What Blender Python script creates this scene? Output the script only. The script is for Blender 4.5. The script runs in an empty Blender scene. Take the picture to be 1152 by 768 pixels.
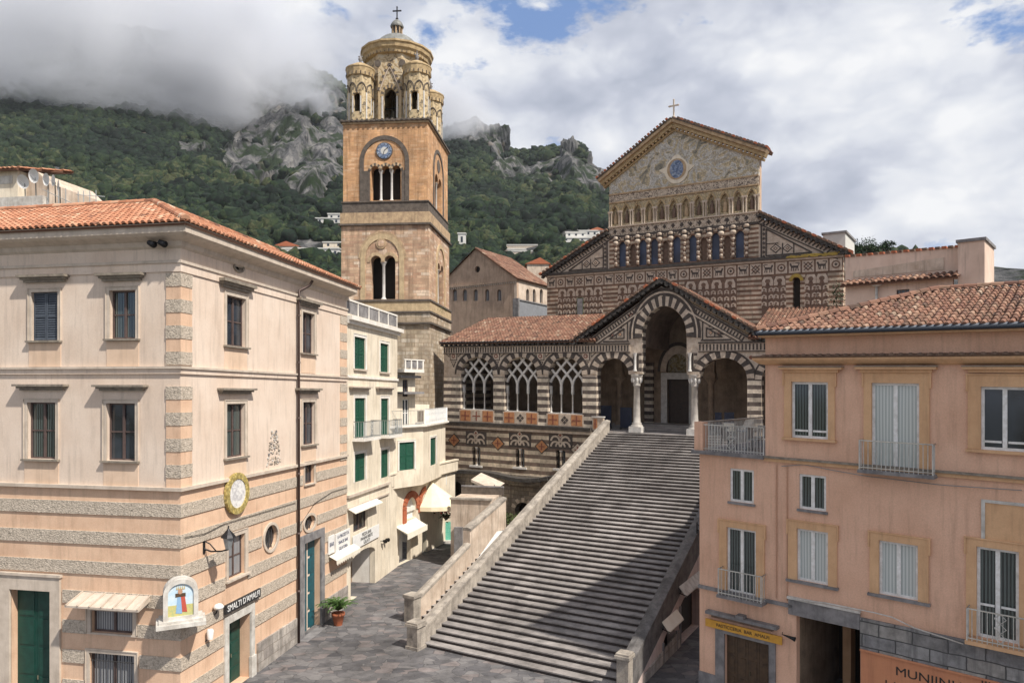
import bpy, math, random
from mathutils import Vector, Matrix
from mathutils.geometry import tessellate_polygon
from mathutils import noise as mnoise
import numpy as np
random.seed(7)
R = random.Random(11)
rad = math.radians
scn = bpy.context.scene
COL = scn.collection

# ------------------------------------------------------------------ camera, world, sun
FPX, CX, HY, CAMZ = 800.0, 576.0, 435.0, 12.0
cam_d = bpy.data.cameras.new('camera')
cam = bpy.data.objects.new('camera', cam_d)
COL.objects.link(cam)
cam.location = (0, 0, CAMZ)
cam.rotation_euler = (rad(90), 0, 0)
cam_d.sensor_width = 36
cam_d.lens = FPX / 1152 * 36
cam_d.shift_y = (HY - 384) / 1152
cam_d.clip_end = 9000
scn.camera = cam
scn.view_settings.view_transform = 'Standard'
scn.view_settings.look = 'None'
scn.view_settings.exposure = 0.38
scn.view_settings.gamma = 1.0

SUN_EL = 51
SUN_AZ = Vector((0.77, -0.64, 0)).normalized()
SUNV = Vector((SUN_AZ.x * math.cos(rad(SUN_EL)), SUN_AZ.y * math.cos(rad(SUN_EL)), math.sin(rad(SUN_EL))))
sd = bpy.data.lights.new('sun', 'SUN')
sd.energy = 4.6
sd.angle = rad(1.2)
sd.color = (1.0, 0.93, 0.83)
sun = bpy.data.objects.new('sun', sd)
COL.objects.link(sun)
sun.rotation_euler = SUNV.to_track_quat('Z', 'Y').to_euler()
sun.location = (30, -30, 60)


def nd(nt, typ, **kw):
    n = nt.nodes.new(typ)
    for k, v in kw.items():
        setattr(n, k, v)
    return n


def mth(nt, op, a, b=None, c=None, clamp=False):
    n = nt.nodes.new('ShaderNodeMath')
    n.operation = op
    n.use_clamp = clamp
    for i, v in enumerate((a, b, c)):
        if v is None:
            continue
        if isinstance(v, (int, float)):
            n.inputs[i].default_value = v
        else:
            nt.links.new(v, n.inputs[i])
    return n.outputs[0]


def ramp(nt, fac, stops, interp='LINEAR'):
    n = nt.nodes.new('ShaderNodeValToRGB')
    cr = n.color_ramp
    cr.interpolation = interp
    while len(cr.elements) < len(stops):
        cr.elements.new(0.5)
    for e, (p, c) in zip(cr.elements, stops):
        e.position = p
        if isinstance(c, (int, float)):
            c = (c, c, c)
        e.color = (c[0], c[1], c[2], 1)
    nt.links.new(fac, n.inputs[0])
    return n.outputs[0]


def mixc(nt, fac, a, b, mode='MIX'):
    n = nt.nodes.new('ShaderNodeMix')
    n.data_type = 'RGBA'
    n.blend_type = mode
    for key, v in ((0, fac), (6, a), (7, b)):
        if isinstance(v, (int, float)):
            n.inputs[key].default_value = v
        elif isinstance(v, tuple):
            n.inputs[key].default_value = (v[0], v[1], v[2], 1)
        else:
            nt.links.new(v, n.inputs[key])
    return n.outputs[2]


def noise(nt, vec, scale, detail=4, rough=.55, dist=0.0):
    n = nt.nodes.new('ShaderNodeTexNoise')
    n.inputs['Scale'].default_value = scale
    n.inputs['Detail'].default_value = detail
    n.inputs['Roughness'].default_value = rough
    n.inputs['Distortion'].default_value = dist
    nt.links.new(vec, n.inputs['Vector'])
    return n.outputs[0]


def mapping(nt, vec, scale=(1, 1, 1), rot=(0, 0, 0), loc=(0, 0, 0)):
    n = nt.nodes.new('ShaderNodeMapping')
    n.inputs['Scale'].default_value = scale
    n.inputs['Rotation'].default_value = rot
    n.inputs['Location'].default_value = loc
    nt.links.new(vec, n.inputs['Vector'])
    return n.outputs[0]


world = bpy.data.worlds.new('World')
scn.world = world
world.use_nodes = True
nt = world.node_tree
nt.nodes.clear()
wo = nt.nodes.new('ShaderNodeOutputWorld')
bg = nt.nodes.new('ShaderNodeBackground')
bg.inputs[1].default_value = 0.1
sky = nt.nodes.new('ShaderNodeTexSky')
sky.sky_type = 'NISHITA'
sky.sun_disc = False
sky.sun_elevation = rad(SUN_EL)
sky.sun_rotation = math.atan2(SUN_AZ.x, SUN_AZ.y)
sky.dust_density = 0.6
tc = nt.nodes.new('ShaderNodeTexCoord')
SK = (3.4, .354, (1.3, 7.2, .2))
vv = mapping(nt, tc.outputs['Generated'], (1, 1, 1.9), loc=SK[2])
vc = mapping(nt, tc.outputs['Generated'], (1, 1, 1.75), loc=(3.1, 1.7, .25))
big = noise(nt, vv, SK[0], 12, .60, .1)
warp = nt.nodes.new('ShaderNodeTexNoise')
warp.inputs['Scale'].default_value = 6.0
warp.inputs['Detail'].default_value = 6
nt.links.new(vc, warp.inputs['Vector'])
wv = nt.nodes.new('ShaderNodeVectorMath')
wv.operation = 'MULTIPLY_ADD'
nt.links.new(warp.outputs['Color'], wv.inputs[0])
wv.inputs[1].default_value = (.10, .10, .10)
nt.links.new(vc, wv.inputs[2])
sh1 = noise(nt, wv.outputs[0], 3.0, 12, .52, .0)
vor = nt.nodes.new('ShaderNodeTexVoronoi')
vor.feature = 'SMOOTH_F1'
vor.inputs['Scale'].default_value = 8.0
vor.inputs['Smoothness'].default_value = .6
vor.inputs['Detail'].default_value = 3.0
vor.inputs['Roughness'].default_value = .5
nt.links.new(wv.outputs[0], vor.inputs['Vector'])
shade = mth(nt, 'ADD', sh1, mth(nt, 'MULTIPLY', mth(nt, 'SUBTRACT', .42, vor.outputs['Distance']), .24))
cover = ramp(nt, big, [(SK[1], 0.0), (SK[1] + .05, 1.0)])
cloudcol = ramp(nt, shade, [(0.16, (2.3, 2.55, 3.3)), (0.28, (3.4, 3.7, 4.5)), (0.37, (4.5, 4.75, 5.5)), (0.44, (5.8, 6.0, 6.5)), (0.53, (7.2, 7.25, 7.4))])
blue = mixc(nt, 0.6, sky.outputs[0], (1.5, 2.7, 5.6))
skyc = mixc(nt, cover, blue, cloudcol)
nt.links.new(skyc, bg.inputs[0])
nt.links.new(bg.outputs[0], wo.inputs[0])

# ------------------------------------------------------------------ materials
MATS = {}


def new_mat(name):
    m = bpy.data.materials.new(name)
    m.use_nodes = True
    nt = m.node_tree
    b = nt.nodes['Principled BSDF']
    MATS[name] = m
    return m, nt, b


def pos(nt):
    return nt.nodes.new('ShaderNodeNewGeometry').outputs['Position']


def uvn(nt):
    return nt.nodes.new('ShaderNodeUVMap').outputs[0]


def bump(nt, b, h, strength, dist=.02):
    n = nt.nodes.new('ShaderNodeBump')
    n.inputs['Strength'].default_value = strength
    n.inputs['Distance'].default_value = dist
    nt.links.new(h, n.inputs['Height'])
    nt.links.new(n.outputs[0], b.inputs['Normal'])


def simple(name, col, rough=.7, metal=0.0, col2=None, ns=2.0, bs=25, bmp=.15, streak=0.0, spec=.4, streakcol=None, fine=.0):
    m, nt, b = new_mat(name)
    p = pos(nt)
    b.inputs['Roughness'].default_value = rough
    b.inputs['Metallic'].default_value = metal
    b.inputs['Specular IOR Level'].default_value = spec
    if col2 is None:
        col2 = tuple(c * .8 for c in col)
    f = noise(nt, p, ns, 8, .62)
    c = ramp(nt, f, [(.33, col2), (.62, col)])
    if fine:
        g = noise(nt, p, 22, 5, .7)
        c = mixc(nt, 1.0, c, ramp(nt, g, [(.3, 1 - fine), (.6, 1.0)]), 'MULTIPLY')
    if streak > 0:
        sv = mapping(nt, p, (5.0, 5.0, .45))
        s = noise(nt, sv, 1.0, 6, .65)
        k = mth(nt, 'MULTIPLY', ramp(nt, s, [(.50, 0.0), (.72, 1.0)]), streak)
        c = mixc(nt, k, c, streakcol or tuple(x * .35 for x in col2))
    nt.links.new(c, b.inputs['Base Color'])
    if bmp:
        bump(nt, b, noise(nt, p, bs, 6, .6), bmp)
    return m


simple('plaster_pale', (.74, .62, .52), .85, col2=(.65, .52, .42), ns=.5, bmp=.16, streak=.32, fine=.12)
simple('plaster_apricot', (.73, .51, .36), .85, col2=(.62, .41, .28), ns=1.1, bmp=.15, streak=.3, fine=.12)
simple('plaster_cream', (.78, .70, .57), .85, col2=(.64, .56, .44), ns=.8, bmp=.12, streak=.45, fine=.1)
simple('plaster_white', (.78, .75, .70), .8, col2=(.66, .62, .56), ns=1.5, streak=.2)
simple('plaster_pink', (.77, .49, .35), .85, col2=(.66, .40, .275), ns=.55, bmp=.2, streak=.3, fine=.16)
simple('plaster_mauve', (.56, .45, .41), .85, col2=(.42, .33, .30), ns=1.2, streak=.5)
simple('plaster_orange', (.56, .25, .13), .8, col2=(.48, .2, .11), ns=1.0, streak=.25)
simple('plaster_ochre', (.70, .44, .25), .85, col2=(.60, .36, .20), ns=1.3, streak=.3, fine=.1)
simple('plaster_rose', (.72, .56, .46), .85, col2=(.60, .45, .36), ns=.8, bmp=.15, streak=.4)
simple('plaster_old_cream', (.66, .55, .45), .9, col2=(.45, .35, .27), ns=1.0, streak=.6, fine=.15)
simple('stone_trim', (.58, .50, .42), .8, col2=(.46, .39, .32), ns=2.2, bmp=.2, streak=.3)
simple('stone_white', (.62, .60, .56), .7, col2=(.42, .39, .35), ns=3, bmp=.2, streak=.35)
simple('stone_grey', (.26, .25, .25), .85, col2=(.14, .135, .14), ns=2.5, bmp=.4, streak=.4)
simple('stone_dark', (.075, .068, .062), .85, col2=(.035, .03, .028), ns=4, bmp=.3)
simple('hood_stone', (.30, .26, .21), .85, col2=(.17, .145, .12), ns=5, bmp=.3, streak=.3)
simple('marble_light', (.62, .52, .42), .7, col2=(.42, .33, .255), ns=3.5, bmp=.25, streak=.3, fine=.25)
simple('marble_white', (.66, .64, .61), .55, col2=(.48, .46, .43), ns=4, bmp=.1, fine=.12)
simple('marble_dark', (.078, .062, .054), .75, col2=(.048, .038, .033), ns=5, bmp=.2)
simple('marble_brown', (.185, .118, .082), .75, col2=(.10, .062, .045), ns=5, bmp=.25)
simple('marble_orange', (.50, .23, .10), .7, col2=(.36, .16, .08), ns=4, bmp=.1, fine=.15)
simple('inlay_red', (.22, .07, .045), .7)
simple('gold_stone', (.56, .42, .235), .7, col2=(.34, .24, .125), ns=3, bmp=.35, streak=.25, fine=.3)
simple('ochre_stone', (.60, .44, .27), .85, col2=(.36, .25, .16), ns=2.4, bmp=.5, streak=.5, fine=.35)
simple('ring_stone', (.60, .46, .28), .85, col2=(.42, .31, .19), ns=2.4, bmp=.4, streak=.4, fine=.2)
simple('tower_dark', (.15, .125, .105), .9, col2=(.08, .066, .056), ns=3, bmp=.5, fine=.3)
simple('column_stone', (.50, .47, .43), .6, col2=(.36, .33, .30), ns=3, bmp=.1)
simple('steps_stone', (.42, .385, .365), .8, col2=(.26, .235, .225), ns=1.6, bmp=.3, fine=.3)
simple('riser_shade', (.062, .05, .046), .9, col2=(.035, .028, .026), ns=2.4, bmp=.3)  # shade on the stair risers, painted in as a near-black base colour
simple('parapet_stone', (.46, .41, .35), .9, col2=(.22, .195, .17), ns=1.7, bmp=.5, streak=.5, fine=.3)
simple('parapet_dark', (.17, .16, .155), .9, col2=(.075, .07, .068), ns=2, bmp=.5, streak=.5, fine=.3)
simple('chapel_plaster', (.58, .42, .31), .9, col2=(.42, .30, .22), ns=1.0, bmp=.25, streak=.6, fine=.25)
simple('wood_green', (.010, .060, .045), .45, col2=(.007, .04, .03), ns=4, bmp=.05)
simple('wood_teal', (.010, .095, .12), .45, col2=(.008, .06, .08), ns=4, bmp=.05)
simple('wood_dark', (.055, .035, .028), .5, col2=(.03, .02, .018), ns=5)
simple('wood_brown', (.09, .055, .03), .55, col2=(.05, .03, .018), ns=5)
simple('frame_brown', (.115, .08, .072), .5, col2=(.08, .055, .05), ns=4)
simple('frame_white', (.84, .84, .83), .45, col2=(.62, .61, .58), ns=5, bmp=.03)
simple('shutter_green', (.012, .085, .05), .5, col2=(.01, .06, .04), ns=5)
simple('shutter_slate', (.075, .09, .115), .55, col2=(.05, .062, .08), ns=5)
simple('apron_paint', (.70, .53, .40), .85, col2=(.60, .44, .32), ns=1.1, streak=.3)
simple('iron_dark', (.03, .03, .033), .5, .6)
simple('iron_white', (.55, .54, .50), .5, .1, col2=(.42, .40, .36), ns=6)
simple('iron_grey', (.30, .32, .33), .45, .4)
simple('gutter_blue', (.045, .055, .075), .5, .3)
simple('pipe_brown', (.075, .05, .045), .5, .3)
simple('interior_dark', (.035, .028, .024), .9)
simple('interior_stone', (.36, .27, .195), .9, col2=(.2, .145, .105), ns=1.4, bmp=.3, streak=.4, fine=.3)
simple('vault', (.24, .18, .14), .9, col2=(.14, .105, .085), ns=1.2)
simple('lead', (.24, .245, .235), .6, .1, col2=(.14, .14, .13), ns=2.5, streak=.5)
simple('bronze', (.11, .10, .07), .5, .7)
simple('terracotta', (.40, .13, .06), .75, col2=(.30, .09, .045), ns=6)
simple('brick_red', (.42, .12, .055), .8, col2=(.30, .08, .04), ns=8)
simple('awning_cloth', (.80, .76, .66), .8, col2=(.72, .66, .55), ns=2)
simple('awning_yellow', (.80, .72, .54), .8, col2=(.74, .64, .46), ns=2)
simple('white_paint', (.78, .78, .77), .5, col2=(.68, .68, .66), ns=5)
simple('black_paint', (.02, .02, .02), .5)
simple('navy_paint', (.02, .03, .09), .5)
simple('board_blue', (.03, .04, .075), .5, col2=(.02, .025, .05), ns=4)
simple('sign_yellow', (.62, .33, .045), .6, col2=(.52, .26, .04), ns=5)
simple('sign_dark', (.03, .03, .032), .5)
simple('leaf_green', (.07, .13, .03), .6, col2=(.035, .08, .02), ns=9, spec=.3)
simple('leaf_dark', (.03, .06, .02), .7, col2=(.015, .035, .012), ns=5, spec=.2)
simple('flower_red', (.55, .04, .06), .6)
simple('trunk', (.10, .07, .05), .9)
simple('mosaic_green', (.08, .40, .28), .3, col2=(.25, .55, .45), ns=16)
simple('cloth_blue', (.25, .42, .62), .7)
simple('cloth_red', (.50, .09, .06), .7)
simple('skin', (.50, .29, .19), .6)
simple('gold', (.70, .48, .12), .4, .3)
simple('picture_ground', (.55, .47, .18), .6, col2=(.35, .42, .2), ns=12)
simple('picture_sky', (.45, .60, .72), .6, col2=(.6, .68, .72), ns=6)
simple('far_white', (.62, .61, .58), .8, col2=(.5, .49, .46), ns=.2)
simple('lichen', (.42, .30, .06), .9, col2=(.25, .18, .06), ns=3)
simple('moss', (.08, .11, .03), .95, col2=(.04, .06, .02), ns=8)
simple('tarpaulin', (.22, .23, .25), .7)


def glass(name, col, col2, rough=.12, curtain=False):
    m, nt, b = new_mat(name)
    p = pos(nt)
    b.inputs['Roughness'].default_value = rough
    b.inputs['Specular IOR Level'].default_value = .8
    if curtain:
        u = uvn(nt)
        w = nt.nodes.new('ShaderNodeTexWave')
        w.inputs['Scale'].default_value = 3.2
        w.inputs['Distortion'].default_value = 1.6
        nt.links.new(mapping(nt, u, (1, .08, 1)), w.inputs['Vector'])
        c = ramp(nt, w.outputs[1], [(.1, col2), (.9, col)])
    else:
        c = ramp(nt, noise(nt, p, .9, 2, .5), [(.4, col2), (.6, col)])
    nt.links.new(c, b.inputs['Base Color'])
    return m


glass('glass_dark', (.035, .045, .06), (.012, .016, .022))
glass('glass_blue', (.03, .05, .11), (.012, .02, .05), .6)
glass('glass_curtain', (.60, .63, .61), (.38, .42, .41), .15, True)
glass('glass_deep', (.10, .125, .12), (.015, .02, .02), .08, True)
glass('glass_lace', (.34, .35, .36), (.12, .13, .15), .2, True)


def rustic(name, a, b_):
    m, nt, b = new_mat(name)
    p = pos(nt)
    v = nt.nodes.new('ShaderNodeTexVoronoi')
    v.inputs['Scale'].default_value = 13
    nt.links.new(mapping(nt, p, (1, 1, 1.8)), v.inputs['Vector'])
    n1 = noise(nt, p, 11, 8, .7, 1.0)
    c = ramp(nt, n1, [(.36, tuple(x * .60 for x in a)), (.47, a), (.62, b_)])
    nt.links.new(c, b.inputs['Base Color'])
    b.inputs['Roughness'].default_value = .95
    h = mth(nt, 'ADD', n1, mth(nt, 'MULTIPLY', v.outputs['Distance'], .6))
    bump(nt, b, h, .6, .05)


rustic('rustic_stone', (.43, .37, .30), (.60, .52, .43))


def masonry(name, cols, mortar, bw, bh, off=.5, nsc=2.0, bmp=.5, msize=.012, uv=True, rot=None):
    m, nt, b = new_mat(name)
    p = pos(nt)
    u = uvn(nt) if uv else p
    dn = nt.nodes.new('ShaderNodeTexNoise')
    dn.inputs['Scale'].default_value = 1.6
    nt.links.new(u, dn.inputs['Vector'])
    va = nt.nodes.new('ShaderNodeVectorMath')
    va.operation = 'SCALE'
    va.inputs['Scale'].default_value = .09
    nt.links.new(dn.outputs['Color'], va.inputs[0])
    vb = nt.nodes.new('ShaderNodeVectorMath')
    nt.links.new(u, vb.inputs[0])
    nt.links.new(va.outputs[0], vb.inputs[1])
    vec = vb.outputs[0]
    if rot:
        vec = mapping(nt, vec, rot=rot)
    t = nt.nodes.new('ShaderNodeTexBrick')
    t.offset = off
    t.inputs['Scale'].default_value = 1
    t.inputs['Brick Width'].default_value = bw
    t.inputs['Row Height'].default_value = bh
    t.inputs['Mortar Size'].default_value = msize
    t.inputs['Color1'].default_value = (0, 0, 0, 1)
    t.inputs['Color2'].default_value = (1, 1, 1, 1)
    t.inputs['Mortar'].default_value = (.5, .5, .5, 1)
    nt.links.new(vec, t.inputs['Vector'])
    k = len(cols) - 1
    c = ramp(nt, t.outputs['Color'], [(i / k, cc) for i, cc in enumerate(cols)])
    f = noise(nt, p, nsc, 9, .68)
    c = mixc(nt, 1.0, c, ramp(nt, f, [(.28, .45), (.5, .9), (.7, 1.25)]), 'MULTIPLY')
    sv = mapping(nt, p, (3.2, 3.2, .3))
    s = ramp(nt, noise(nt, sv, 1.0, 7, .65), [(.48, 0.0), (.68, .75)])
    c = mixc(nt, s, c, tuple(x * .4 for x in cols[0]))
    c = mixc(nt, t.outputs['Fac'], c, mortar)
    nt.links.new(c, b.inputs['Base Color'])
    b.inputs['Roughness'].default_value = .92
    h = mth(nt, 'SUBTRACT', noise(nt, p, 14, 7, .7), mth(nt, 'MULTIPLY', t.outputs['Fac'], .6))
    bump(nt, b, h, bmp, .04)


masonry('tower_brick', [(.50, .28, .14), (.63, .37, .19), (.55, .30, .15), (.70, .46, .28)], (.46, .30, .18), .55, .16, nsc=.8, msize=.008)
masonry('tower_stage', [(.52, .34, .22), (.66, .46, .31), (.48, .29, .19), (.74, .60, .46)], (.36, .26, .18), .7, .24, nsc=.9)
masonry('tower_base', [(.46, .37, .26), (.60, .50, .38), (.38, .29, .2), (.66, .58, .47)], (.31, .23, .15), .75, .34, nsc=1.1, bmp=.8, msize=.02)
masonry('crypt_stone', [(.24, .20, .16), (.36, .30, .23), (.20, .165, .14)], (.12, .10, .08), .9, .32, nsc=1.3, bmp=.7, msize=.02)
masonry('block_grey', [(.20, .20, .21), (.32, .315, .31), (.15, .15, .16), (.38, .36, .33)], (.07, .07, .07), 1.0, .42, nsc=2.5, bmp=.7, msize=.02)
masonry('dado_stone', [(.34, .31, .28), (.46, .42, .38), (.28, .25, .23)], (.20, .17, .14), .8, .45, nsc=2.0, bmp=.5)
masonry('paving', [(.15, .147, .148), (.25, .24, .235), (.105, .103, .106), (.31, .295, .285)], (.07, .068, .066), .62, .34, nsc=.55, bmp=.35, msize=.012, uv=False, rot=(0, 0, .55))


def stripes(name, light, dark, period, duty, zoff=0.0, bw=.9):
    m, nt, b = new_mat(name)
    p = pos(nt)
    u = uvn(nt)
    sx = nt.nodes.new('ShaderNodeSeparateXYZ')
    nt.links.new(u, sx.inputs[0])
    wob = mth(nt, 'MULTIPLY', mth(nt, 'SUBTRACT', noise(nt, p, 1.5, 2, .5), .5), .05)
    zz = mth(nt, 'ADD', mth(nt, 'ADD', sx.outputs[1], zoff), wob)
    fr = mth(nt, 'FRACT', mth(nt, 'DIVIDE', zz, period))
    st = mth(nt, 'LESS_THAN', fr, duty)
    row = mth(nt, 'FLOOR', mth(nt, 'DIVIDE', zz, period))
    cellv = nt.nodes.new('ShaderNodeCombineXYZ')
    nt.links.new(mth(nt, 'FLOOR', mth(nt, 'DIVIDE', mth(nt, 'ADD', sx.outputs[0], mth(nt, 'MULTIPLY', row, .37)), bw)), cellv.inputs[0])
    nt.links.new(row, cellv.inputs[1])
    wn = nt.nodes.new('ShaderNodeTexWhiteNoise')
    wn.noise_dimensions = '2D'
    nt.links.new(cellv.outputs[0], wn.inputs['Vector'])
    lc = ramp(nt, wn.outputs['Value'], [(0, tuple(x * .72 for x in light)), (.5, light), (1, tuple(min(1, x * 1.18) for x in light))])
    dc = ramp(nt, wn.outputs['Value'], [(0, dark), (1, tuple(x * 1.7 for x in dark))])
    c = mixc(nt, st, dc, lc)
    c = mixc(nt, 1.0, c, ramp(nt, noise(nt, p, 2.2, 8, .68), [(.3, .5), (.5, .9), (.7, 1.15)]), 'MULTIPLY')
    sv = mapping(nt, p, (3.5, 3.5, .35))
    s = ramp(nt, noise(nt, sv, 1.0, 7, .65), [(.5, 0.0), (.7, .6)])
    c = mixc(nt, s, c, tuple(x * .28 for x in light))
    nt.links.new(c, b.inputs['Base Color'])
    b.inputs['Roughness'].default_value = .85
    bump(nt, b, noise(nt, p, 12, 7, .7), .35, .04)


stripes('porch_stripes', (.66, .57, .46), (.078, .060, .052), .56, .5, 0.1, .8)
stripes('crypt_stripes', (.64, .53, .40), (.115, .080, .062), .60, .5, 0.0, 1.1)
stripes('nave_stripes', (.56, .455, .345), (.15, .085, .055), .36, .5, 0.0, .9)


def mosaic(name, base, stops, scale, cell=0):
    m, nt, b = new_mat(name)
    u = uvn(nt)
    n1 = noise(nt, u, scale, 5, .6, 1.8)
    c = ramp(nt, n1, stops)
    if cell:
        v = nt.nodes.new('ShaderNodeTexVoronoi')
        v.inputs['Scale'].default_value = cell
        nt.links.new(u, v.inputs['Vector'])
        c = mixc(nt, 1.0, c, ramp(nt, v.outputs['Distance'], [(.1, 1.15), (.6, .55)]), 'MULTIPLY')
    nt.links.new(c, b.inputs['Base Color'])
    b.inputs['Roughness'].default_value = .6
    bump(nt, b, n1, .1, .02)


mosaic('mosaic_pediment', None, [(.30, (.16, .15, .12)), (.39, (.36, .33, .26)), (.45, (.66, .53, .32)), (.52, (.72, .70, .66)), (.58, (.50, .45, .37)), (.66, (.68, .55, .33))], .8, 14)
mosaic('mosaic_saints', None, [(.30, (.26, .17, .09)), (.42, (.52, .39, .2)), (.52, (.72, .60, .38)), (.60, (.36, .26, .19)), (.72, (.58, .48, .34))], 3.5, 12)
mosaic('mosaic_christ', None, [(.35, (.10, .15, .28)), (.5, (.22, .30, .46)), (.62, (.42, .47, .55)), (.72, (.5, .42, .3))], 2.2, 10)
mosaic('mosaic_gold', None, [(.35, (.16, .11, .04)), (.48, (.34, .25, .09)), (.56, (.48, .44, .33)), (.66, (.24, .17, .08))], 2.0, 12)
mosaic('sundial_face', None, [(.4, (.48, .47, .48)), (.52, (.68, .67, .66)), (.6, (.74, .73, .71))], 3.0)
mosaic('sundial_rim', None, [(.35, (.38, .28, .08)), (.5, (.55, .43, .14)), (.65, (.66, .55, .24))], 5.0, 8)
mosaic('frieze', None, [(.42, (.07, .05, .04)), (.46, (.13, .09, .07)), (.50, (.52, .43, .33)), (.60, (.60, .50, .38))], 7.0)
mosaic('drum_tiles', None, [(.38, (.11, .085, .055)), (.44, (.33, .24, .13)), (.51, (.52, .40, .24)), (.58, (.50, .46, .36)), (.64, (.34, .26, .15)), (.72, (.15, .12, .08))], 1.5)
mosaic('turret_tiles', None, [(.37, (.11, .09, .06)), (.43, (.36, .27, .15)), (.54, (.54, .42, .25)), (.64, (.42, .35, .22)), (.72, (.18, .14, .09))], 2.2)

def slabs(name, c0, c1, scale, rot, stretch, extra=None, joint=.75):
    m, nt, b = new_mat(name)
    p = pos(nt)
    q = mapping(nt, p, (stretch, 1.0, 1.0), (0, 0, rot))
    q2 = mapping(nt, p, (1, 1, 1), (0, 0, rot))
    v = nt.nodes.new('ShaderNodeTexVoronoi')
    v.inputs['Scale'].default_value = scale
    nt.links.new(q, v.inputs['Vector'])
    e = nt.nodes.new('ShaderNodeTexVoronoi')
    e.feature = 'DISTANCE_TO_EDGE'
    e.inputs['Scale'].default_value = scale
    nt.links.new(q, e.inputs['Vector'])
    sx = nt.nodes.new('ShaderNodeSeparateColor')
    nt.links.new(v.outputs['Color'], sx.inputs[0])
    c = mixc(nt, sx.outputs[0], c0, c1)
    if extra:
        c = mixc(nt, mth(nt, 'GREATER_THAN', sx.outputs[1], .8), c, extra)
    n1 = noise(nt, p, 1.3, 9, .7)
    c = mixc(nt, 1.0, c, ramp(nt, n1, [(.3, .5), (.5, .95), (.68, 1.25)]), 'MULTIPLY')
    n2 = noise(nt, p, .22, 4, .6)
    c = mixc(nt, 1.0, c, ramp(nt, n2, [(.35, .68), (.6, 1.1)]), 'MULTIPLY')
    c = mixc(nt, ramp(nt, e.outputs['Distance'], [(.008, joint), (.03, 0.0)]), c, tuple(x * .3 for x in c0))
    nt.links.new(c, b.inputs['Base Color'])
    b.inputs['Roughness'].default_value = .8
    h = mth(nt, 'ADD', n1, mth(nt, 'MULTIPLY', ramp(nt, e.outputs['Distance'], [(.0, 0.0), (.05, 1.0)]), .5 if joint else 0.0))
    bump(nt, b, h, .4, .03)


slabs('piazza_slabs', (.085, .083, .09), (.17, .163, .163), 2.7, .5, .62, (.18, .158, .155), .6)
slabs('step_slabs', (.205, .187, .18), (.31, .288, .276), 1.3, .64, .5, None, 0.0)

# roof tiles
m, nt, b = new_mat('roof_tiles')
at = nt.nodes.new('ShaderNodeAttribute')
at.attribute_name = 'tint'
c = ramp(nt, at.outputs['Fac'], [(0, (.15, .07, .045)), (.25, (.36, .15, .08)), (.6, (.46, .21, .12)), (.85, (.52, .29, .18)), (1, (.56, .42, .30))])
c = mixc(nt, ramp(nt, noise(nt, pos(nt), 1.3, 7, .65), [(.52, 0.0), (.75, .6)]), c, (.17, .11, .07))
nt.links.new(c, b.inputs['Base Color'])
b.inputs['Roughness'].default_value = .85
bump(nt, b, noise(nt, pos(nt), 20, 4), .3, .02)
m, nt, b = new_mat('old_roof_tiles')
at = nt.nodes.new('ShaderNodeAttribute')
at.attribute_name = 'tint'
c = ramp(nt, at.outputs['Fac'], [(0, (.05, .03, .025)), (.3, (.15, .07, .048)), (.6, (.23, .115, .075)), (.85, (.29, .17, .115)), (1, (.36, .27, .20))])
c = mixc(nt, ramp(nt, noise(nt, pos(nt), 1.8, 8, .7), [(.48, 0.0), (.68, .8)]), c, (.10, .075, .05))
nt.links.new(c, b.inputs['Base Color'])
b.inputs['Roughness'].default_value = .9
bump(nt, b, noise(nt, pos(nt), 20, 4), .3, .02)
simple('tile_bed', (.14, .07, .045), .95)


# ------------------------------------------------------------------ frames and mesh builder
def ray(px, py):
    return Vector(((px - CX) / FPX, 1.0, (HY - py) / FPX))


CAM = Vector((0, 0, CAMZ))


def at(px, py, D):
    return CAM + ray(px, py) * D


class Fr:
    """a facade plane: origin at ground, d to the right along it, n out of it; lines along d meet at (vx, vy)"""

    def __init__(self, px, D, vx, vy=HY, O=None):
        if O is None:
            O = Vector(((px - CX) / FPX * D, D, 0))
        self.O = Vector(O)
        d = Vector(((vx - CX) / FPX, 1.0, (HY - vy) / FPX))
        if vx < (px if px is not None else CX):
            d = -d
        d /= math.hypot(d.x, d.y)
        self.d = d
        self.n = Vector((d.y, -d.x, 0))

    def W(self, s, o, z):
        return self.O + self.d * s + self.n * o + Vector((0, 0, z))

    def L(self, px, py, o=0.0):
        r = ray(px, py)
        q = self.O + self.n * o
        k = (q - CAM).dot(self.n) / r.dot(self.n)
        P = CAM + r * k
        s = (P - self.O).dot(Vector((self.d.x, self.d.y, 0)))
        return s, P.z - self.d.z * s - self.O.z

    def S(self, px, o=0.0):
        return self.L(px, HY, o)[0]

    def Z(self, px, py, o=0.0):
        return self.L(px, py, o)[1]

    def rect(self, x0, x1, y0, y1, o=0.0):
        xm = (x0 + x1) / 2
        return self.S(x0, o), self.S(x1, o), self.Z(xm, y1, o), self.Z(xm, y0, o)


WORLD = Fr(None, 0, 9e9, O=(0, 0, 0))
WORLD.d = Vector((1, 0, 0))
WORLD.n = Vector((0, -1, 0))


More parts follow.
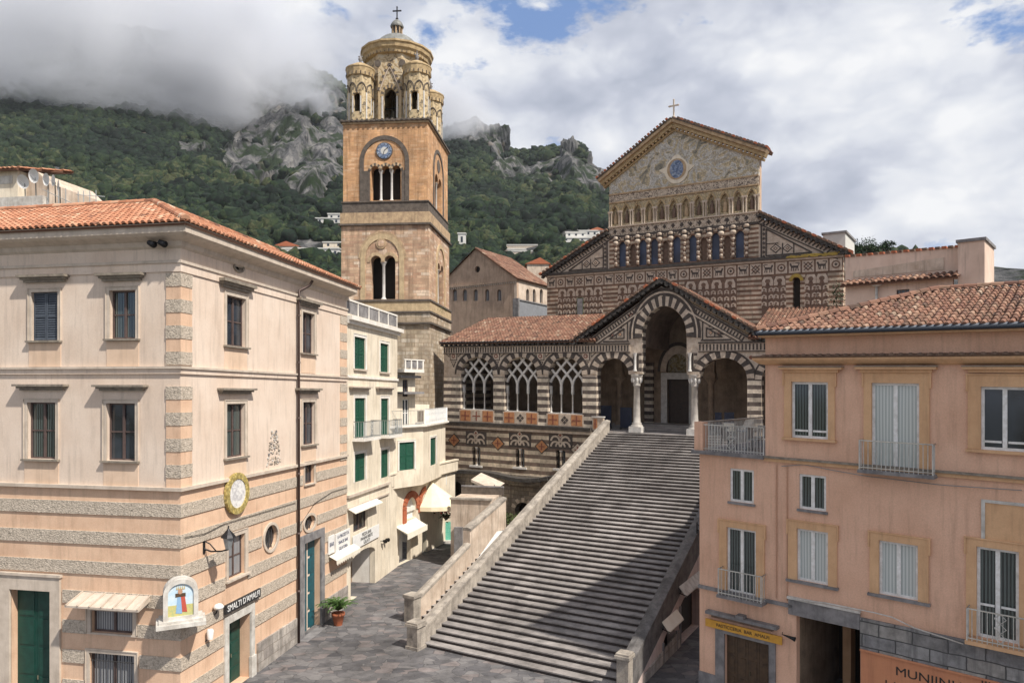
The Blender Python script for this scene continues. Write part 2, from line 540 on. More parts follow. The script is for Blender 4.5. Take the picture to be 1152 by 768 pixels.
class MB:
    def __init__(self, fr=WORLD):
        self.f = fr
        self.v = []
        self.uv = []
        self.faces = []
        self.mi = []
        self.sm = []
        self.mats = []
        self.tint = []

    def m(self, name):
        if name not in self.mats:
            self.mats.append(name)
        return self.mats.index(name)

    def add(self, pts, faces, mat, smooth=False, tint=.5):
        b = len(self.v)
        for s, o, z in pts:
            self.v.append(self.f.W(s, o, z))
            self.uv.append((s + o, z))
        k = self.m(mat)
        for f in faces:
            self.faces.append([b + i for i in f])
            self.mi.append(k)
            self.sm.append(smooth)
            self.tint.append(tint)

    def box(self, s0, s1, o0, o1, z0, z1, mat):
        p = [(s0, o0, z0), (s1, o0, z0), (s1, o1, z0), (s0, o1, z0), (s0, o0, z1), (s1, o0, z1), (s1, o1, z1), (s0, o1, z1)]
        self.add(p, [(0, 1, 2, 3), (4, 7, 6, 5), (0, 4, 5, 1), (1, 5, 6, 2), (2, 6, 7, 3), (3, 7, 4, 0)], mat)
        return self

    def prism(self, pts, o0, o1, mat, side=None):
        n = len(pts)
        p = [(s, o1, z) for s, z in pts] + [(s, o0, z) for s, z in pts]
        self.add(p, [tuple(range(n)), tuple(range(2 * n - 1, n - 1, -1))], mat)
        self.add(p, [(i, n + i, n + (i + 1) % n, (i + 1) % n) for i in range(n)], side or mat)
        return self

    def sheet(self, outer, holes, o, depth, mat, side=None):
        """a wall face with holes; hole sides and outer sides run back by depth"""
        loops = [outer] + holes
        tri = tessellate_polygon([[Vector((s, z, 0)) for s, z in lp] for lp in loops])
        flat = [p for lp in loops for p in lp]
        self.add([(s, o, z) for s, z in flat], tri, mat)
        if depth:
            for lp in loops:
                n = len(lp)
                p = [(s, o, z) for s, z in lp] + [(s, o - depth, z) for s, z in lp]
                self.add(p, [(i, (i + 1) % n, n + (i + 1) % n, n + i) for i in range(n)], side or mat)
        return self

    def strip(self, p0, p1, w, o0, o1, mat):
        a = Vector(p0)
        b = Vector(p1)
        t = (b - a).normalized() * (w / 2)
        q = Vector((-t.y, t.x))
        self.prism([tuple(a - q), tuple(b - q), tuple(b + q), tuple(a + q)], o0, o1, mat)

    def poly_frame(self, pts, w, o0, o1, mat):
        n = len(pts)
        for i in range(n):
            self.strip(pts[i], pts[(i + 1) % n], w, o0, o1, mat)

    def ring(self, cs, cz, ri, ro, a0, a1, n, o0, o1, mats, zk=1.0, gap=0.0):
        """arch ring of n blocks alternating mats; ri, ro radii along s, zk the height factor"""
        sub = max(1, int(24 / n))
        for i in range(n):
            t0 = a0 + (a1 - a0) * (i + gap) / n
            t1 = a0 + (a1 - a0) * (i + 1 - gap) / n
            inn = []
            out = []
            for j in range(sub + 1):
                t = rad(t0 + (t1 - t0) * j / sub)
                inn.append((cs + ri * math.cos(t), cz + ri * zk * math.sin(t)))
                out.append((cs + ro * math.cos(t), cz + ro * zk * math.sin(t)))
            self.prism(inn + out[::-1], o0, o1, mats[i % len(mats)])

    def disc(self, cs, cz, rs, rz, o0, o1, mat, n=20):
        self.prism([(cs + rs * math.cos(2 * math.pi * i / n), cz + rz * math.sin(2 * math.pi * i / n)) for i in range(n)], o0, o1, mat)

    def lathe(self, s, o, prof, mat, seg=14, smooth=True, cap=True):
        n = len(prof)
        p = []
        for r, z in prof:
            for j in range(seg):
                a = 2 * math.pi * (j + .5) / seg
                p.append((s + r * math.cos(a), o + r * math.sin(a), z))
        fs = []
        for i in range(n - 1):
            for j in range(seg):
                k = (j + 1) % seg
                fs.append((i * seg + j, i * seg + k, (i + 1) * seg + k, (i + 1) * seg + j))
        self.add(p, fs, mat, smooth)
        if cap:
            if prof[0][0] > .001:
                self.add(p[:seg], [tuple(range(seg))], mat)
            if prof[-1][0] > .001:
                self.add(p[-seg:], [tuple(range(seg))], mat)
        return self

    def tube(self, pts, r, mat, seg=6):
        pts = [Vector(p) for p in pts]
        prev = None
        allp = []
        for i, p in enumerate(pts):
            t = (pts[min(i + 1, len(pts) - 1)] - pts[max(i - 1, 0)]).normalized()
            u = t.cross(Vector((0, 0, 1)))
            if u.length < .05:
                u = t.cross(Vector((0, 1, 0)))
            u.normalize()
            w = t.cross(u)
            rr = r[i] if isinstance(r, (list, tuple)) else r
            for j in range(seg):
                a = 2 * math.pi * j / seg
                allp.append(tuple(p + u * rr * math.cos(a) + w * rr * math.sin(a)))
        fs = []
        for i in range(len(pts) - 1):
            for j in range(seg):
                k = (j + 1) % seg
                fs.append((i * seg + j, i * seg + k, (i + 1) * seg + k, (i + 1) * seg + j))
        fs.append(tuple(range(seg)))
        fs.append(tuple(range(len(allp) - seg, len(allp))))
        self.add(allp, fs, mat, True)
        return self

    def build(self, name, parent=None):
        me = bpy.data.meshes.new(name)
        off = root_of(parent)
        me.from_pydata([tuple(v - off) for v in self.v], [], self.faces)
        for mn in self.mats:
            me.materials.append(MATS[mn])
        me.polygons.foreach_set('material_index', self.mi)
        me.polygons.foreach_set('use_smooth', self.sm)
        ul = me.uv_layers.new(name='UVMap')
        li = np.empty(len(me.loops), dtype=np.int32)
        me.loops.foreach_get('vertex_index', li)
        uva = np.array(self.uv, dtype=np.float32)[li]
        ul.data.foreach_set('uv', uva.ravel())
        if any(t != .5 for t in self.tint):
            a = me.attributes.new('tint', 'FLOAT', 'FACE')
            a.data.foreach_set('value', self.tint)
        me.update()
        o = bpy.data.objects.new(name, me)
        COL.objects.link(o)
        if parent is not None:
            o.parent = parent
        return o


def root_of(p):
    v = Vector((0, 0, 0))
    while p is not None:
        v = v + Vector(p.location)
        p = p.parent
    return v


def tag(o, label=None, cat=None, group=None, kind=None):
    if label:
        o['label'] = label
    if cat:
        o['category'] = cat
    if group:
        o['group'] = group
    if kind:
        o['kind'] = kind
    return o


def thing(name, label, cat, loc, group=None):
    o = bpy.data.objects.new(name, None)
    COL.objects.link(o)
    o.location = loc
    o.empty_display_size = .3
    return tag(o, label, cat, group)


def sweep(mb, path, prof, mat, closed=False):
    """moulding: path = world points (z counts), prof = [(out, up)] closed profile; outside is to the right of the path"""
    P = [Vector(p) for p in path]
    n = len(P)
    rings = []
    for i in range(n):
        ns = []
        if closed or i > 0:
            t = (P[i] - P[i - 1])
            ns.append(Vector((t.y, -t.x, 0)).normalized())
        if closed or i < n - 1:
            t = (P[(i + 1) % n] - P[i])
            ns.append(Vector((t.y, -t.x, 0)).normalized())
        m = sum(ns, Vector((0, 0, 0))).normalized()
        k = 1 / max(.2, m.dot(ns[0]))
        rings.append([P[i] + m * (a * k) + Vector((0, 0, b_)) for a, b_ in prof])
    b = len(mb.v)
    mi = mb.m(mat)
    q = len(prof)
    dist = 0
    for i, rg in enumerate(rings):
        if i:
            dist += (P[i] - P[i - 1]).length
        for v in rg:
            mb.v.append(v)
            mb.uv.append((dist, v.z))
    rng = range(n) if closed else range(n - 1)
    for i in rng:
        j = (i + 1) % n
        for a in range(q):
            c = (a + 1) % q
            mb.faces.append([b + i * q + a, b + j * q + a, b + j * q + c, b + i * q + c])
            mb.mi.append(mi)
            mb.sm.append(False)
            mb.tint.append(.5)
    if not closed:
        for fc in ([b + a for a in range(q)], [b + (n - 1) * q + a for a in range(q)][::-1]):
            mb.faces.append(fc)
            mb.mi.append(mi)
            mb.sm.append(False)
            mb.tint.append(.5)


def rectprof(o0, o1, z0, z1):
    return [(o0, z0), (o1, z0), (o1, z1), (o0, z1)]


def arch_pts(s0, s1, z0, zc, rise, n=14, pointed=0.0):
    """opening with a round (or slightly pointed) head, counter-clockwise"""
    c = (s0 + s1) / 2
    h = (s1 - s0) / 2
    pts = [(s0, z0), (s1, z0)]
    for i in range(n + 1):
        a = math.pi * i / n
        x = math.cos(a)
        y = math.sin(a)
        y = y * (1 - pointed) + pointed * (1 - abs(x)) ** .8
        pts.append((c + h * x, zc + rise * y))
    return pts


def rect_pts(s0, s1, z0, z1):
    return [(s0, z0), (s1, z0), (s1, z1), (s0, z1)]


def tile_roof(name, parent, eaveA, eaveB, poly, w=.26, l=.45, mat='roof_tiles', h=.085, rnd=None):
    """barrel tiles on the plane through the eave line and poly[2]; poly are world points"""
    rn = rnd or R
    A = Vector(eaveA)
    e = (Vector(eaveB) - A).normalized()
    P = max((Vector(p) for p in poly), key=lambda p: ((p - A) - e * (p - A).dot(e)).length)
    n = e.cross(P - A).normalized()
    if n.z < 0:
        n = -n
    u = n.cross(e).normalized()
    if u.z < 0:
        u = -u
    pp = [((Vector(p) - A).dot(e), (Vector(p) - A).dot(u)) for p in poly]
    mb = MB()
    V = lambda s, t, k: tuple(A + e * s + u * t + n * k)

    def W(s, t, k):
        q = A + e * s + u * t + n * k
        return (q.x, -q.y, q.z)
    mb.add([W(s, t, -.02) for s, t in pp] + [W(s, t, -.12) for s, t in pp],
           [tuple(range(len(pp))), tuple(range(2 * len(pp) - 1, len(pp) - 1, -1))] + [(i, (i + 1) % len(pp), len(pp) + (i + 1) % len(pp), len(pp) + i) for i in range(len(pp))], 'tile_bed', tint=.51)
    s0 = min(p[0] for p in pp)
    s1 = max(p[0] for p in pp)
    nc = max(1, int((s1 - s0) / w))
    w = (s1 - s0) / nc
    K = 5
    for c in range(nc):
        sc = s0 + (c + .5) * w
        ts = []
        for i in range(len(pp)):
            a, b_ = pp[i], pp[(i + 1) % len(pp)]
            if (a[0] - sc) * (b_[0] - sc) < 0:
                ts.append(a[1] + (b_[1] - a[1]) * (sc - a[0]) / (b_[0] - a[0]))
        if len(ts) < 2:
            continue
        t0, t1 = min(ts), max(ts)
        nt_ = max(1, int(math.ceil((t1 - t0) / l)))
        for k in range(nt_):
            ta = t0 + k * l
            tb = min(ta + l * 1.08, t1)
            if tb - ta < .05:
                continue
            tn = min(1, max(0, rn.gauss(.55, .19)))
            jx = rn.uniform(-.012, .012)
            pts = []
            for (t, rr, lift) in ((ta - .02, .36 * w, .035), (tb, .30 * w, .0)):
                for j in range(K + 1):
                    an = math.pi * j / K
                    pts.append(W(sc + jx + rr * math.cos(an), t, lift + h * math.sin(an)))
            fs = [(j, j + 1, K + 2 + j, K + 1 + j) for j in range(K)]
            fs.append(tuple(range(K + 1)))
            mb.add(pts, fs, mat, False, tn)
            # pan tile between two covers
            tn2 = min(1, max(0, rn.gauss(.35, .2)))
            q = [W(sc + .30 * w, ta, .028), W(sc + .70 * w, ta, .028), W(sc + .70 * w, tb, .0), W(sc + .30 * w, tb, .0), W(sc + .5 * w, ta, .0), W(sc + .5 * w, tb, -.015)]
            mb.add(q, [(0, 4, 5, 3), (4, 1, 2, 5)], mat, False, tn2)
    return mb.build(name, parent)


def ridge_tiles(name, parent, P0, P1, mat='roof_tiles', r=.13):
    mb = MB()
    a, b_ = Vector(P0), Vector(P1)
    L = (b_ - a).length
    n = max(1, int(L / .4))
    t = (b_ - a).normalized()
    side = t.cross(Vector((0, 0, 1))).normalized()
    up = side.cross(t).normalized()
    for i in range(n):
        tn = min(1, max(0, R.gauss(.5, .25)))
        pts = []
        for q, rr in ((L * i / n, r * 1.15), (L * (i + 1.08) / n, r)):
            for j in range(6):
                an = math.pi * j / 5
                v = a + t * q + side * rr * math.cos(an) + up * rr * math.sin(an)
                pts.append((v.x, -v.y, v.z))
        mb.add(pts, [(j, j + 1, 7 + j, 6 + j) for j in range(5)] + [tuple(range(6))], mat, False, tn)
    return mb.build(name, parent)


def text(body, fr, s, z, size, mat, parent, o=.03, name='lettering', sx=1.0, rot=0.0, align='CENTER'):
    c = bpy.data.curves.new(name, 'FONT')
    c.body = body
    c.size = size
    c.extrude = .006
    c.align_x = align
    c.align_y = 'CENTER'
    c.materials.append(MATS[mat])
    ob = bpy.data.objects.new(name, c)
    COL.objects.link(ob)
    x = fr.d.normalized()
    y = Vector((0, 0, 1))
    M = Matrix.Identity(4)
    nn = fr.n
    xx = x * math.cos(rot) + y * math.sin(rot)
    yy = y * math.cos(rot) - x * math.sin(rot)
    yy = nn.cross(xx) * -1 if False else yy
    for i in range(3):
        M[i][0] = xx[i] * sx
        M[i][1] = yy[i]
        M[i][2] = nn[i]
    p = fr.W(s, o, z) - (root_of(parent) if parent else Vector((0, 0, 0)))
    M[0][3], M[1][3], M[2][3] = p
    me = bpy.data.meshes.new_from_object(ob)
    bpy.data.objects.remove(ob)
    me.transform(M)
    ob = bpy.data.objects.new(name, me)
    COL.objects.link(ob)
    if parent:
        ob.parent = parent
    return ob


class Facade:
    """collects openings while windows and doors are built on it, then makes the wall sheet"""

    def __init__(self, fr, root):
        self.f = fr
        self.root = root
        self.holes = []
        self.rects = []

    def hole(self, pts):
        self.holes.append(pts)
        self.rects.append((min(p[0] for p in pts), max(p[0] for p in pts), min(p[1] for p in pts), max(p[1] for p in pts)))

    def wall(self, outer, mat, depth=.3, o=0.0, name='wall'):
        mb = MB(self.f)
        mb.sheet(outer, self.holes, o, depth, mat)
        return mb.build(name, self.root)

    def segs(self, s0, s1, z0, z1, m=.0):
        """free stretches of s0..s1 at heights z0..z1"""
        cuts = sorted((a - m, b_ + m) for a, b_, c, d in self.rects if d > z0 and c < z1)
        out = []
        cur = s0
        for a, b_ in cuts:
            if a > cur:
                out.append((cur, min(a, s1)))
            cur = max(cur, b_)
        if cur < s1:
            out.append((cur, s1))
        return [(a, b_) for a, b_ in out if b_ - a > .05]

    def window(self, x0, x1, y0, y1, sur=None, surw=.12, suro=.05, frame='frame_brown', pane='glass_dark', cols=2, rows=2, hood=None, sill=None, recess=.2, fw=.06,
               apron=None, name='window', rect=None, shutter=None, hood_mat='hood_stone', sill_mat='hood_stone', surtop=None, rows_at=None, topfan=False):
        f = self.f
        s0, s1, z0, z1 = rect or f.rect(x0, x1, y0, y1)
        if s0 > s1:
            s0, s1 = s1, s0
        self.hole(rect_pts(s0, s1, z0, z1))
        w = MB(f)
        fo0, fo1 = -recess, -recess + .06
        w.box(s0, s0 + fw, fo0, fo1, z0, z1, frame)
        w.box(s1 - fw, s1, fo0, fo1, z0, z1, frame)
        w.box(s0 + fw, s1 - fw, fo0, fo1, z0, z0 + fw, frame)
        w.box(s0 + fw, s1 - fw, fo0, fo1, z1 - fw, z1, frame)
        W_ = (s1 - s0)
        for i in range(1, cols):
            sc = s0 + W_ * i / cols
            w.box(sc - fw * .7, sc + fw * .7, fo0, fo1 + .012, z0 + fw, z1 - fw, frame)
        for c in range(cols):
            a = s0 + W_ * c / cols + fw
            b_ = s0 + W_ * (c + 1) / cols - fw
            zs = rows_at or [i / rows for i in range(1, rows)]
            for t in zs:
                zc = z0 + (z1 - z0) * t
                w.box(a, b_, fo0 + .01, fo1 - .01, zc - fw * .4, zc + fw * .4, frame)
        ob = w.build(name, self.root)
        g = MB(f)
        g.box(s0 + .01, s1 - .01, fo0 - .03, fo0 + .02, z0 + .01, z1 - .01, pane)
        g.build('pane', ob)
        if shutter:
            sh = MB(f)
            louvres(sh, s0 + .02, s1 - .02, z0 + .02, z1 - .02, -.08, shutter)
            sh.build('shutter', ob)
        if sur:
            q = MB(f)
            t = surtop or surw
            q.box(s0 - surw, s0, -.02, suro, z0, z1 + t, sur)
            q.box(s1, s1 + surw, -.02, suro, z0, z1 + t, sur)
            q.box(s0, s1, -.02, suro, z1, z1 + t, sur)
            q.box(s0 - surw - .025, s0 - surw, -.02, suro + .025, z0, z1 + t + .025, sur)
            q.box(s1 + surw, s1 + surw + .025, -.02, suro + .025, z0, z1 + t + .025, sur)
            q.box(s0 - surw, s1 + surw, -.02, suro + .025, z1 + t, z1 + t + .03, sur)
            q.build('surround', ob)
        if hood:
            a, b_, c, d = hood if len(hood) == 4 and hood[0] < 5000 and isinstance(hood[0], (int, float)) else hood
            ha, hb, hc, hd = f.rect(a, b_, c, d, .15)
            h = MB(f)
            t = (hd - hc)
            h.box(ha + .16, hb - .16, -.01, .12, hc, hc + t * .35, hood_mat)
            h.box(ha + .08, hb - .08, -.01, .20, hc + t * .35, hc + t * .65, hood_mat)
            h.box(ha, hb, -.01, .30, hc + t * .65, hd, hood_mat)
            h.build('hood', ob)
        if sill is not None:
            ex, th, out = sill
            h = MB(f)
            h.box(s0 - ex, s1 + ex, -recess + .07, out, z0 - th, z0 - .002, sill_mat)
            h.build('sill', ob)
        if apron:
            ap = MB(f)
            ap.box(s0 - .12, s1 + .12, -.01, .02, apron[0], apron[1], 'apron_paint')
            ap.build('apron', ob)
        return ob, (s0, s1, z0, z1)


def louvres(mb, s0, s1, z0, z1, o, mat, leaves=2, step=.085):
    W_ = (s1 - s0) / leaves
    for i in range(leaves):
        a = s0 + W_ * i + .005
        b_ = s0 + W_ * (i + 1) - .005
        e = .055
        mb.box(a, a + e, o - .02, o + .02, z0, z1, mat)
        mb.box(b_ - e, b_, o - .02, o + .02, z0, z1, mat)
        for zc in (z0, (z0 + z1) / 2 - e / 2, z1 - e):
            mb.box(a + e, b_ - e, o - .02, o + .02, zc, zc + e, mat)
        z = z0 + e
        while z < z1 - e:
            mb.add([(a + e, o - .018, z + step * .9), (b_ - e, o - .018, z + step * .9), (b_ - e, o + .015, z), (a + e, o + .015, z)], [(0, 1, 2, 3)], mat)
            z += step


def railing(fr, s0, s1, z0, z1, o, mat, gap=.11, r=.012, rail=.022, ret=None, name='railing', parent=None, panel=False):
    mb = MB(fr)
    mb.tube([(s0, o, z1), (s1, o, z1)], rail, mat)
    mb.tube([(s0, o, z0 + .08), (s1, o, z0 + .08)], rail * .8, mat)
    n = max(2, int(abs(s1 - s0) / gap))
    for i in range(n + 1):
        s = s0 + (s1 - s0) * i / n
        mb.tube([(s, o, z0), (s, o, z1)], r * (1.8 if i in (0, n) else 1), mat, 5)
    if panel:
        c = (s0 + s1) / 2
        h = z1 - z0 - .1
        for k in range(3):
            zc = z0 + .1 + h * (k + .5) / 3
            q = h / 6
            mb.tube([(c - q, o, zc), (c, o, zc + q), (c + q, o, zc), (c, o, zc - q), (c - q, o, zc)], r * 1.4, mat, 5)
    if ret:
        for s in (s0, s1):
            mb.tube([(s, o, z1), (s, o - ret, z1)], rail, mat)
            mb.tube([(s, o, z0 + .08), (s, o - ret, z0 + .08)], rail * .8, mat)
            k = max(1, int(ret / gap))
            for i in range(1, k):
                mb.tube([(s, o - ret * i / k, z0), (s, o - ret * i / k, z1)], r, mat, 5)
    return mb.build(name, parent)


def panel_door(fr, s0, s1, z0, z1, o, mat, parent, leaves=2, rows=4, name='door', handle=True):
    mb = MB(fr)
    mb.box(s0, s1, o - .05, o, z0, z1, mat)
    W_ = (s1 - s0) / leaves
    for i in range(leaves):
        a = s0 + W_ * i + .02
        b_ = s0 + W_ * (i + 1) - .02
        hh = (z1 - z0 - .1) / rows
        mb.box(a, b_, o, o + .012, z0 + .03, z1 - .03, mat)
        for r_ in range(rows):
            za = z0 + .08 + hh * r_
            mb.box(a + .09, b_ - .09, o + .012, o + .035, za + .07, za + hh - .05, mat)
    ob = mb.build(name, parent)
    if handle:
        h = MB(fr)
        h.tube([((s0 + s1) / 2 + .07, o + .06, z0 + 1.05), ((s0 + s1) / 2 + .07, o + .06, z0 + 1.2)], .018, 'bronze')
        h.build('handle', ob)
    return ob
CLOUDS = 1
HAZE = 1

# ------------------------------------------------------------------ ground
def sheet_grid(name, x0, x1, y0, y1, z, mat):
    mb = MB()
    mb.add([(x0, -y0, z), (x1, -y0, z), (x1, -y1, z), (x0, -y1, z)], [(0, 1, 2, 3)], mat)
    return mb.build(name)


simple('earth', (.10, .09, .06), .95, col2=(.06, .07, .035), ns=.2)
g = sheet_grid('ground', -4000, 4000, -400, 6000, -.05, 'earth')
tag(g, kind='structure')
g = sheet_grid('piazza_paving', -40, 45, -10, 75, 0.0, 'piazza_slabs')
tag(g, kind='structure')

# ------------------------------------------------------------------ palazzo on the left
LF = Fr(203, 25, -3600, 432)
LR = Fr(203, 25, 720, 444)
pal = thing('palazzo', 'pale plaster palazzo with striped rustic ground floor and hipped tile roof', 'building', LF.W(-5, -6, 0))
lf = Facade(LF, pal)
lr = Facade(LR, pal)
SE = LR.S(390)
LX = -15.0
ztop = 17.1
zroof = 17.62
# left face windows
for (x0, x1, y0, y1, hood, pane) in ((36, 65.5, 328.5, 383, (21, 75, 309, 317), 'glass_dark'), (123.5, 153, 326.5, 381, (109, 161, 307, 315.5), 'glass_deep')):
    s = LF.rect(x0, x1, y0, y1)
    lf.window(x0, x1, y0, y1, 'stone_trim', .12, .04, 'frame_brown' if x0 > 100 else 'frame_brown', pane, hood=hood, sill=(.18, .07, .14), apron=(LF.Z(50, 412.5), s[2] - .08), shutter=None if x0 > 100 else 'shutter_slate')
for (x0, x1, y0, y1, hood, pane) in ((31, 63, 452.5, 516, (16.7, 74, 432, 439), 'glass_deep'), (120, 152.5, 453.5, 518, (106, 164, 432.7, 439.5), 'glass_dark')):
    s = LF.rect(x0, x1, y0, y1)
    lf.window(x0, x1, y0, y1, 'stone_trim', .12, .04, 'frame_brown', pane, hood=hood, sill=(.18, .07, .14), apron=(8.46, s[2] - .08))
for k, (y0, y1, hy) in enumerate(((328.5, 383, 309), (452.5, 516, 432))):
    lf.window(-62, -30, y0, y1, 'stone_trim', .12, .04, 'frame_brown', 'glass_dark', hood=(-76, -22, hy, hy + 8), sill=(.18, .07, .14))
    lf.window(-160, -128, y0, y1, 'stone_trim', .12, .04, 'frame_brown', 'glass_dark', hood=(-174, -120, hy, hy + 8), sill=(.18, .07, .14))
# ground floor openings of the left face
lf.window(103, 150, 687, 712, 'stone_trim', .16, .05, 'frame_brown', 'glass_lace', cols=2, rows=1, sill=(.16, .06, .06), sill_mat='stone_trim')
w_, r_ = lf.window(101, 152, 735, 812, 'stone_trim', .12, .05, 'frame_brown', 'glass_lace', cols=2, rows=1)
mb = MB(LF)
for i in range(13):
    s = r_[0] + .06 + (r_[1] - r_[0] - .12) * i / 12
    mb.tube([(s, -.06, r_[2]), (s, -.06, r_[3])], .012, 'iron_dark', 5)
for z in (r_[2] + .4, r_[3] - .3):
    mb.tube([(r_[0], -.06, z), (r_[1], -.06, z)], .014, 'iron_dark', 5)
mb.build('window_bars', w_)
s0, s1, z0, z1 = LF.rect(12.5, 58, 663, 812)
z0 = .12
lf.hole(rect_pts(s0, s1, z0, z1))
panel_door(LF, s0, s1, z0, z1, -.28, 'wood_green', pal, 2, 4)
mb = MB(LF)
sa, sb = LF.S(-3), LF.S(69)
zt = LF.Z(30, 646.5)
mb.box(sa, s0, -.02, .09, 0.0, zt, 'stone_trim')
mb.box(s1, sb, -.02, .09, 0.0, zt, 'stone_trim')
mb.box(s0, s1, -.02, .09, z1, zt, 'stone_trim')
mb.box(sa - .06, sb + .06, -.02, .14, zt, zt + .1, 'stone_trim')
mb.box(sa, sb, -.28, .25, 0.005, .11, 'stone_trim')
mb.build('door_surround', pal)
# tiled canopy above the small window
cs0, cs1, cz0, cz1 = LF.rect(84, 166, 668, 679, .3)
mb = MB(LF)
mb.add([(cs0, .75, cz0), (cs1, .75, cz0), (cs1 - .1, .0, cz0 + .3), (cs0 + .1, .0, cz0 + .3), (cs0, .75, cz0 - .07), (cs1, .75, cz0 - .07), (cs1 - .1, .0, cz0 + .1), (cs0 + .1, .0, cz0 + .1)],
       [(0, 1, 2, 3), (7, 6, 5, 4), (0, 4, 5, 1), (1, 5, 6, 2), (3, 7, 4, 0)], 'stone_trim')
for i in range(7):
    s_ = cs0 + .05 + (cs1 - cs0 - .1) * i / 6
    mb.tube([(s_, .77, cz0 + .01), (s_ + (.05 if i < 3 else -.05), .02, cz0 + .31)], .03, 'stone_trim', 6)
mb.build('canopy', pal)

# right face windows
for (x0, x1, y0, y1, hood, pane) in ((254.5, 276, 334, 389.5, (249, 286, 317, 326), 'glass_dark'), (340, 353.3, 352, 397.6, (335.5, 360, 338, 345), 'glass_dark'),
                                     (254.5, 275, 454, 514, (248, 286, 436.5, 443), 'glass_deep'), (340.5, 354, 452, 500, (335, 360, 436.5, 443), 'glass_dark')):
    s = LR.rect(x0, x1, y0, y1)
    z1a = LR.Z(265, 412.5) - .02 if y0 < 400 else 8.46
    ap = (max(s[2] - .95, (12.72 if y0 < 400 else 8.46)), s[2] - .08)
    lr.window(x0, x1, y0, y1, 'stone_trim', .14, .04, 'frame_brown', pane, hood=hood, sill=(.2, .07, .14), apron=ap)
lr.window(342.8, 353, 520.8, 543.6, 'stone_trim', .10, .03, 'frame_brown', 'glass_dark', cols=1, rows=1, sill=(.12, .06, .1), sill_mat='stone_trim')
lr.window(256.3, 275, 602, 648, 'stone_trim', .16, .05, 'frame_brown', 'glass_lace', cols=2, rows=2, sill=(.25, .08, .16), sill_mat='stone_trim')


def round_window(fr, fac, px, py, rpx, rpy, sur, name='oval_window', bars=True, glassm='glass_dark', w=.12):
    s, z = fr.L(px, py)
    rs = (fr.S(px + rpx) - fr.S(px - rpx)) / 2
    rz = (fr.Z(px, py - rpy) - fr.Z(px, py + rpy)) / 2
    pts = [(s + (rs - w) * math.cos(2 * math.pi * i / 22), z + (rz - w) * math.sin(2 * math.pi * i / 22)) for i in range(22)]
    fac.hole(pts)
    mb = MB(fr)
    for i in range(22):
        a0, a1 = 2 * math.pi * i / 22, 2 * math.pi * (i + 1) / 22
        mb.prism([(s + (rs - w) * math.cos(a0), z + (rz - w) * math.sin(a0)), (s + rs * math.cos(a0), z + rz * math.sin(a0)), (s + rs * math.cos(a1), z + rz * math.sin(a1)), (s + (rs - w) * math.cos(a1), z + (rz - w) * math.sin(a1))], -.03, .06, sur)
    ob = mb.build(name, fac.root)
    g = MB(fr)
    g.disc(s, z, rs - w + .01, rz - w + .01, -.2, -.16, glassm)
    g.build('pane', ob)
    if bars:
        q = MB(fr)
        for t in (-.35, 0, .35):
            q.tube([(s + t * rs, -.1, z - (rz - w) * math.sqrt(1 - t * t)), (s + t * rs, -.1, z + (rz - w) * math.sqrt(1 - t * t))], .02, 'iron_dark', 5)
        q.build('bars', ob)
    return ob


round_window(LR, lr, 268, 300.6, 6, 6.2, 'hood_stone', w=.08)
round_window(LR, lr, 304.4, 604, 9, 17, 'stone_trim')
round_window(LR, lr, 348, 587.5, 7.5, 11, 'stone_trim')
# green shop door
ds0, ds1 = LR.S(256), LR.S(281)
dz1 = LR.Z(268, 694.5)
lr.hole(rect_pts(ds0, ds1, .05, dz1))
panel_door(LR, ds0, ds1, .05, dz1, -.45, 'wood_green', pal, 2, 5)
mb = MB(LR)
mb.box(ds0 - .28, ds0, -.02, .08, 0, dz1 + .3, 'stone_white')
mb.box(ds1, ds1 + .28, -.02, .08, 0, dz1 + .3, 'stone_white')
mb.box(ds1 - .02, ds1 + .34, -.02, .12, 0, .9, 'stone_white')
mb.box(ds0, ds1, -.02, .08, dz1, dz1 + .3, 'stone_white')
mb.build('door_surround', pal)
# teal door
es0, es1 = LR.S(341.5), LR.S(360)
ez1 = LR.Z(350, 607.5)
lr.hole(rect_pts(es0, es1, .05, ez1))
panel_door(LR, es0, es1, .05, ez1, -.3, 'wood_teal', pal, 2, 5)
mb = MB(LR)
mb.box(es0 - .55, es0, -.02, .08, 0, ez1 + .4, 'stone_grey')
mb.box(es1, es1 + .4, -.02, .08, 0, ez1 + .4, 'stone_grey')
mb.box(es0, es1, -.02, .08, ez1, ez1 + .4, 'stone_grey')
mb.box(es0 - .6, es1 + .5, .0, .5, 0.004, .12, 'stone_grey')
mb.build('door_surround', pal)

zb = 8.4
# two-tone walls: upper storeys pale, ground floor apricot
for fc, a, b_ in ((lf, LX, 0), (lr, 0, SE)):
    up = [h for h in fc.holes if min(p[1] for p in h) >= zb]
    lo = [h for h in fc.holes if min(p[1] for p in h) < zb]
    mb = MB(fc.f)
    mb.sheet(rect_pts(a, b_, zb, ztop + .3), up, 0, .35, 'plaster_pale')
    mb.sheet(rect_pts(a, b_, -.02, zb), lo, 0, .45, 'plaster_apricot')
    # closing walls behind
    mb.build('wall', pal)
mb = MB(LF)
mb.box(LX, -.4, -10.5, -10.2, 0, ztop, 'plaster_pale')
mb.build('rear_wall', pal)
mb = MB(LR)
mb.sheet([(SE, 0), (SE + .001, 0), (SE + .001, 1), (SE, 1)], [], 0, 0, 'plaster_pale')
mb.v = []
mb.uv = []
mb.faces = []
mb.mi = []
mb.sm = []
mb.tint = []
mb.box(SE - .3, SE - .005, -9.8, -.005, 0, ztop + .3, 'plaster_pale')
mb.build('end_wall', pal)


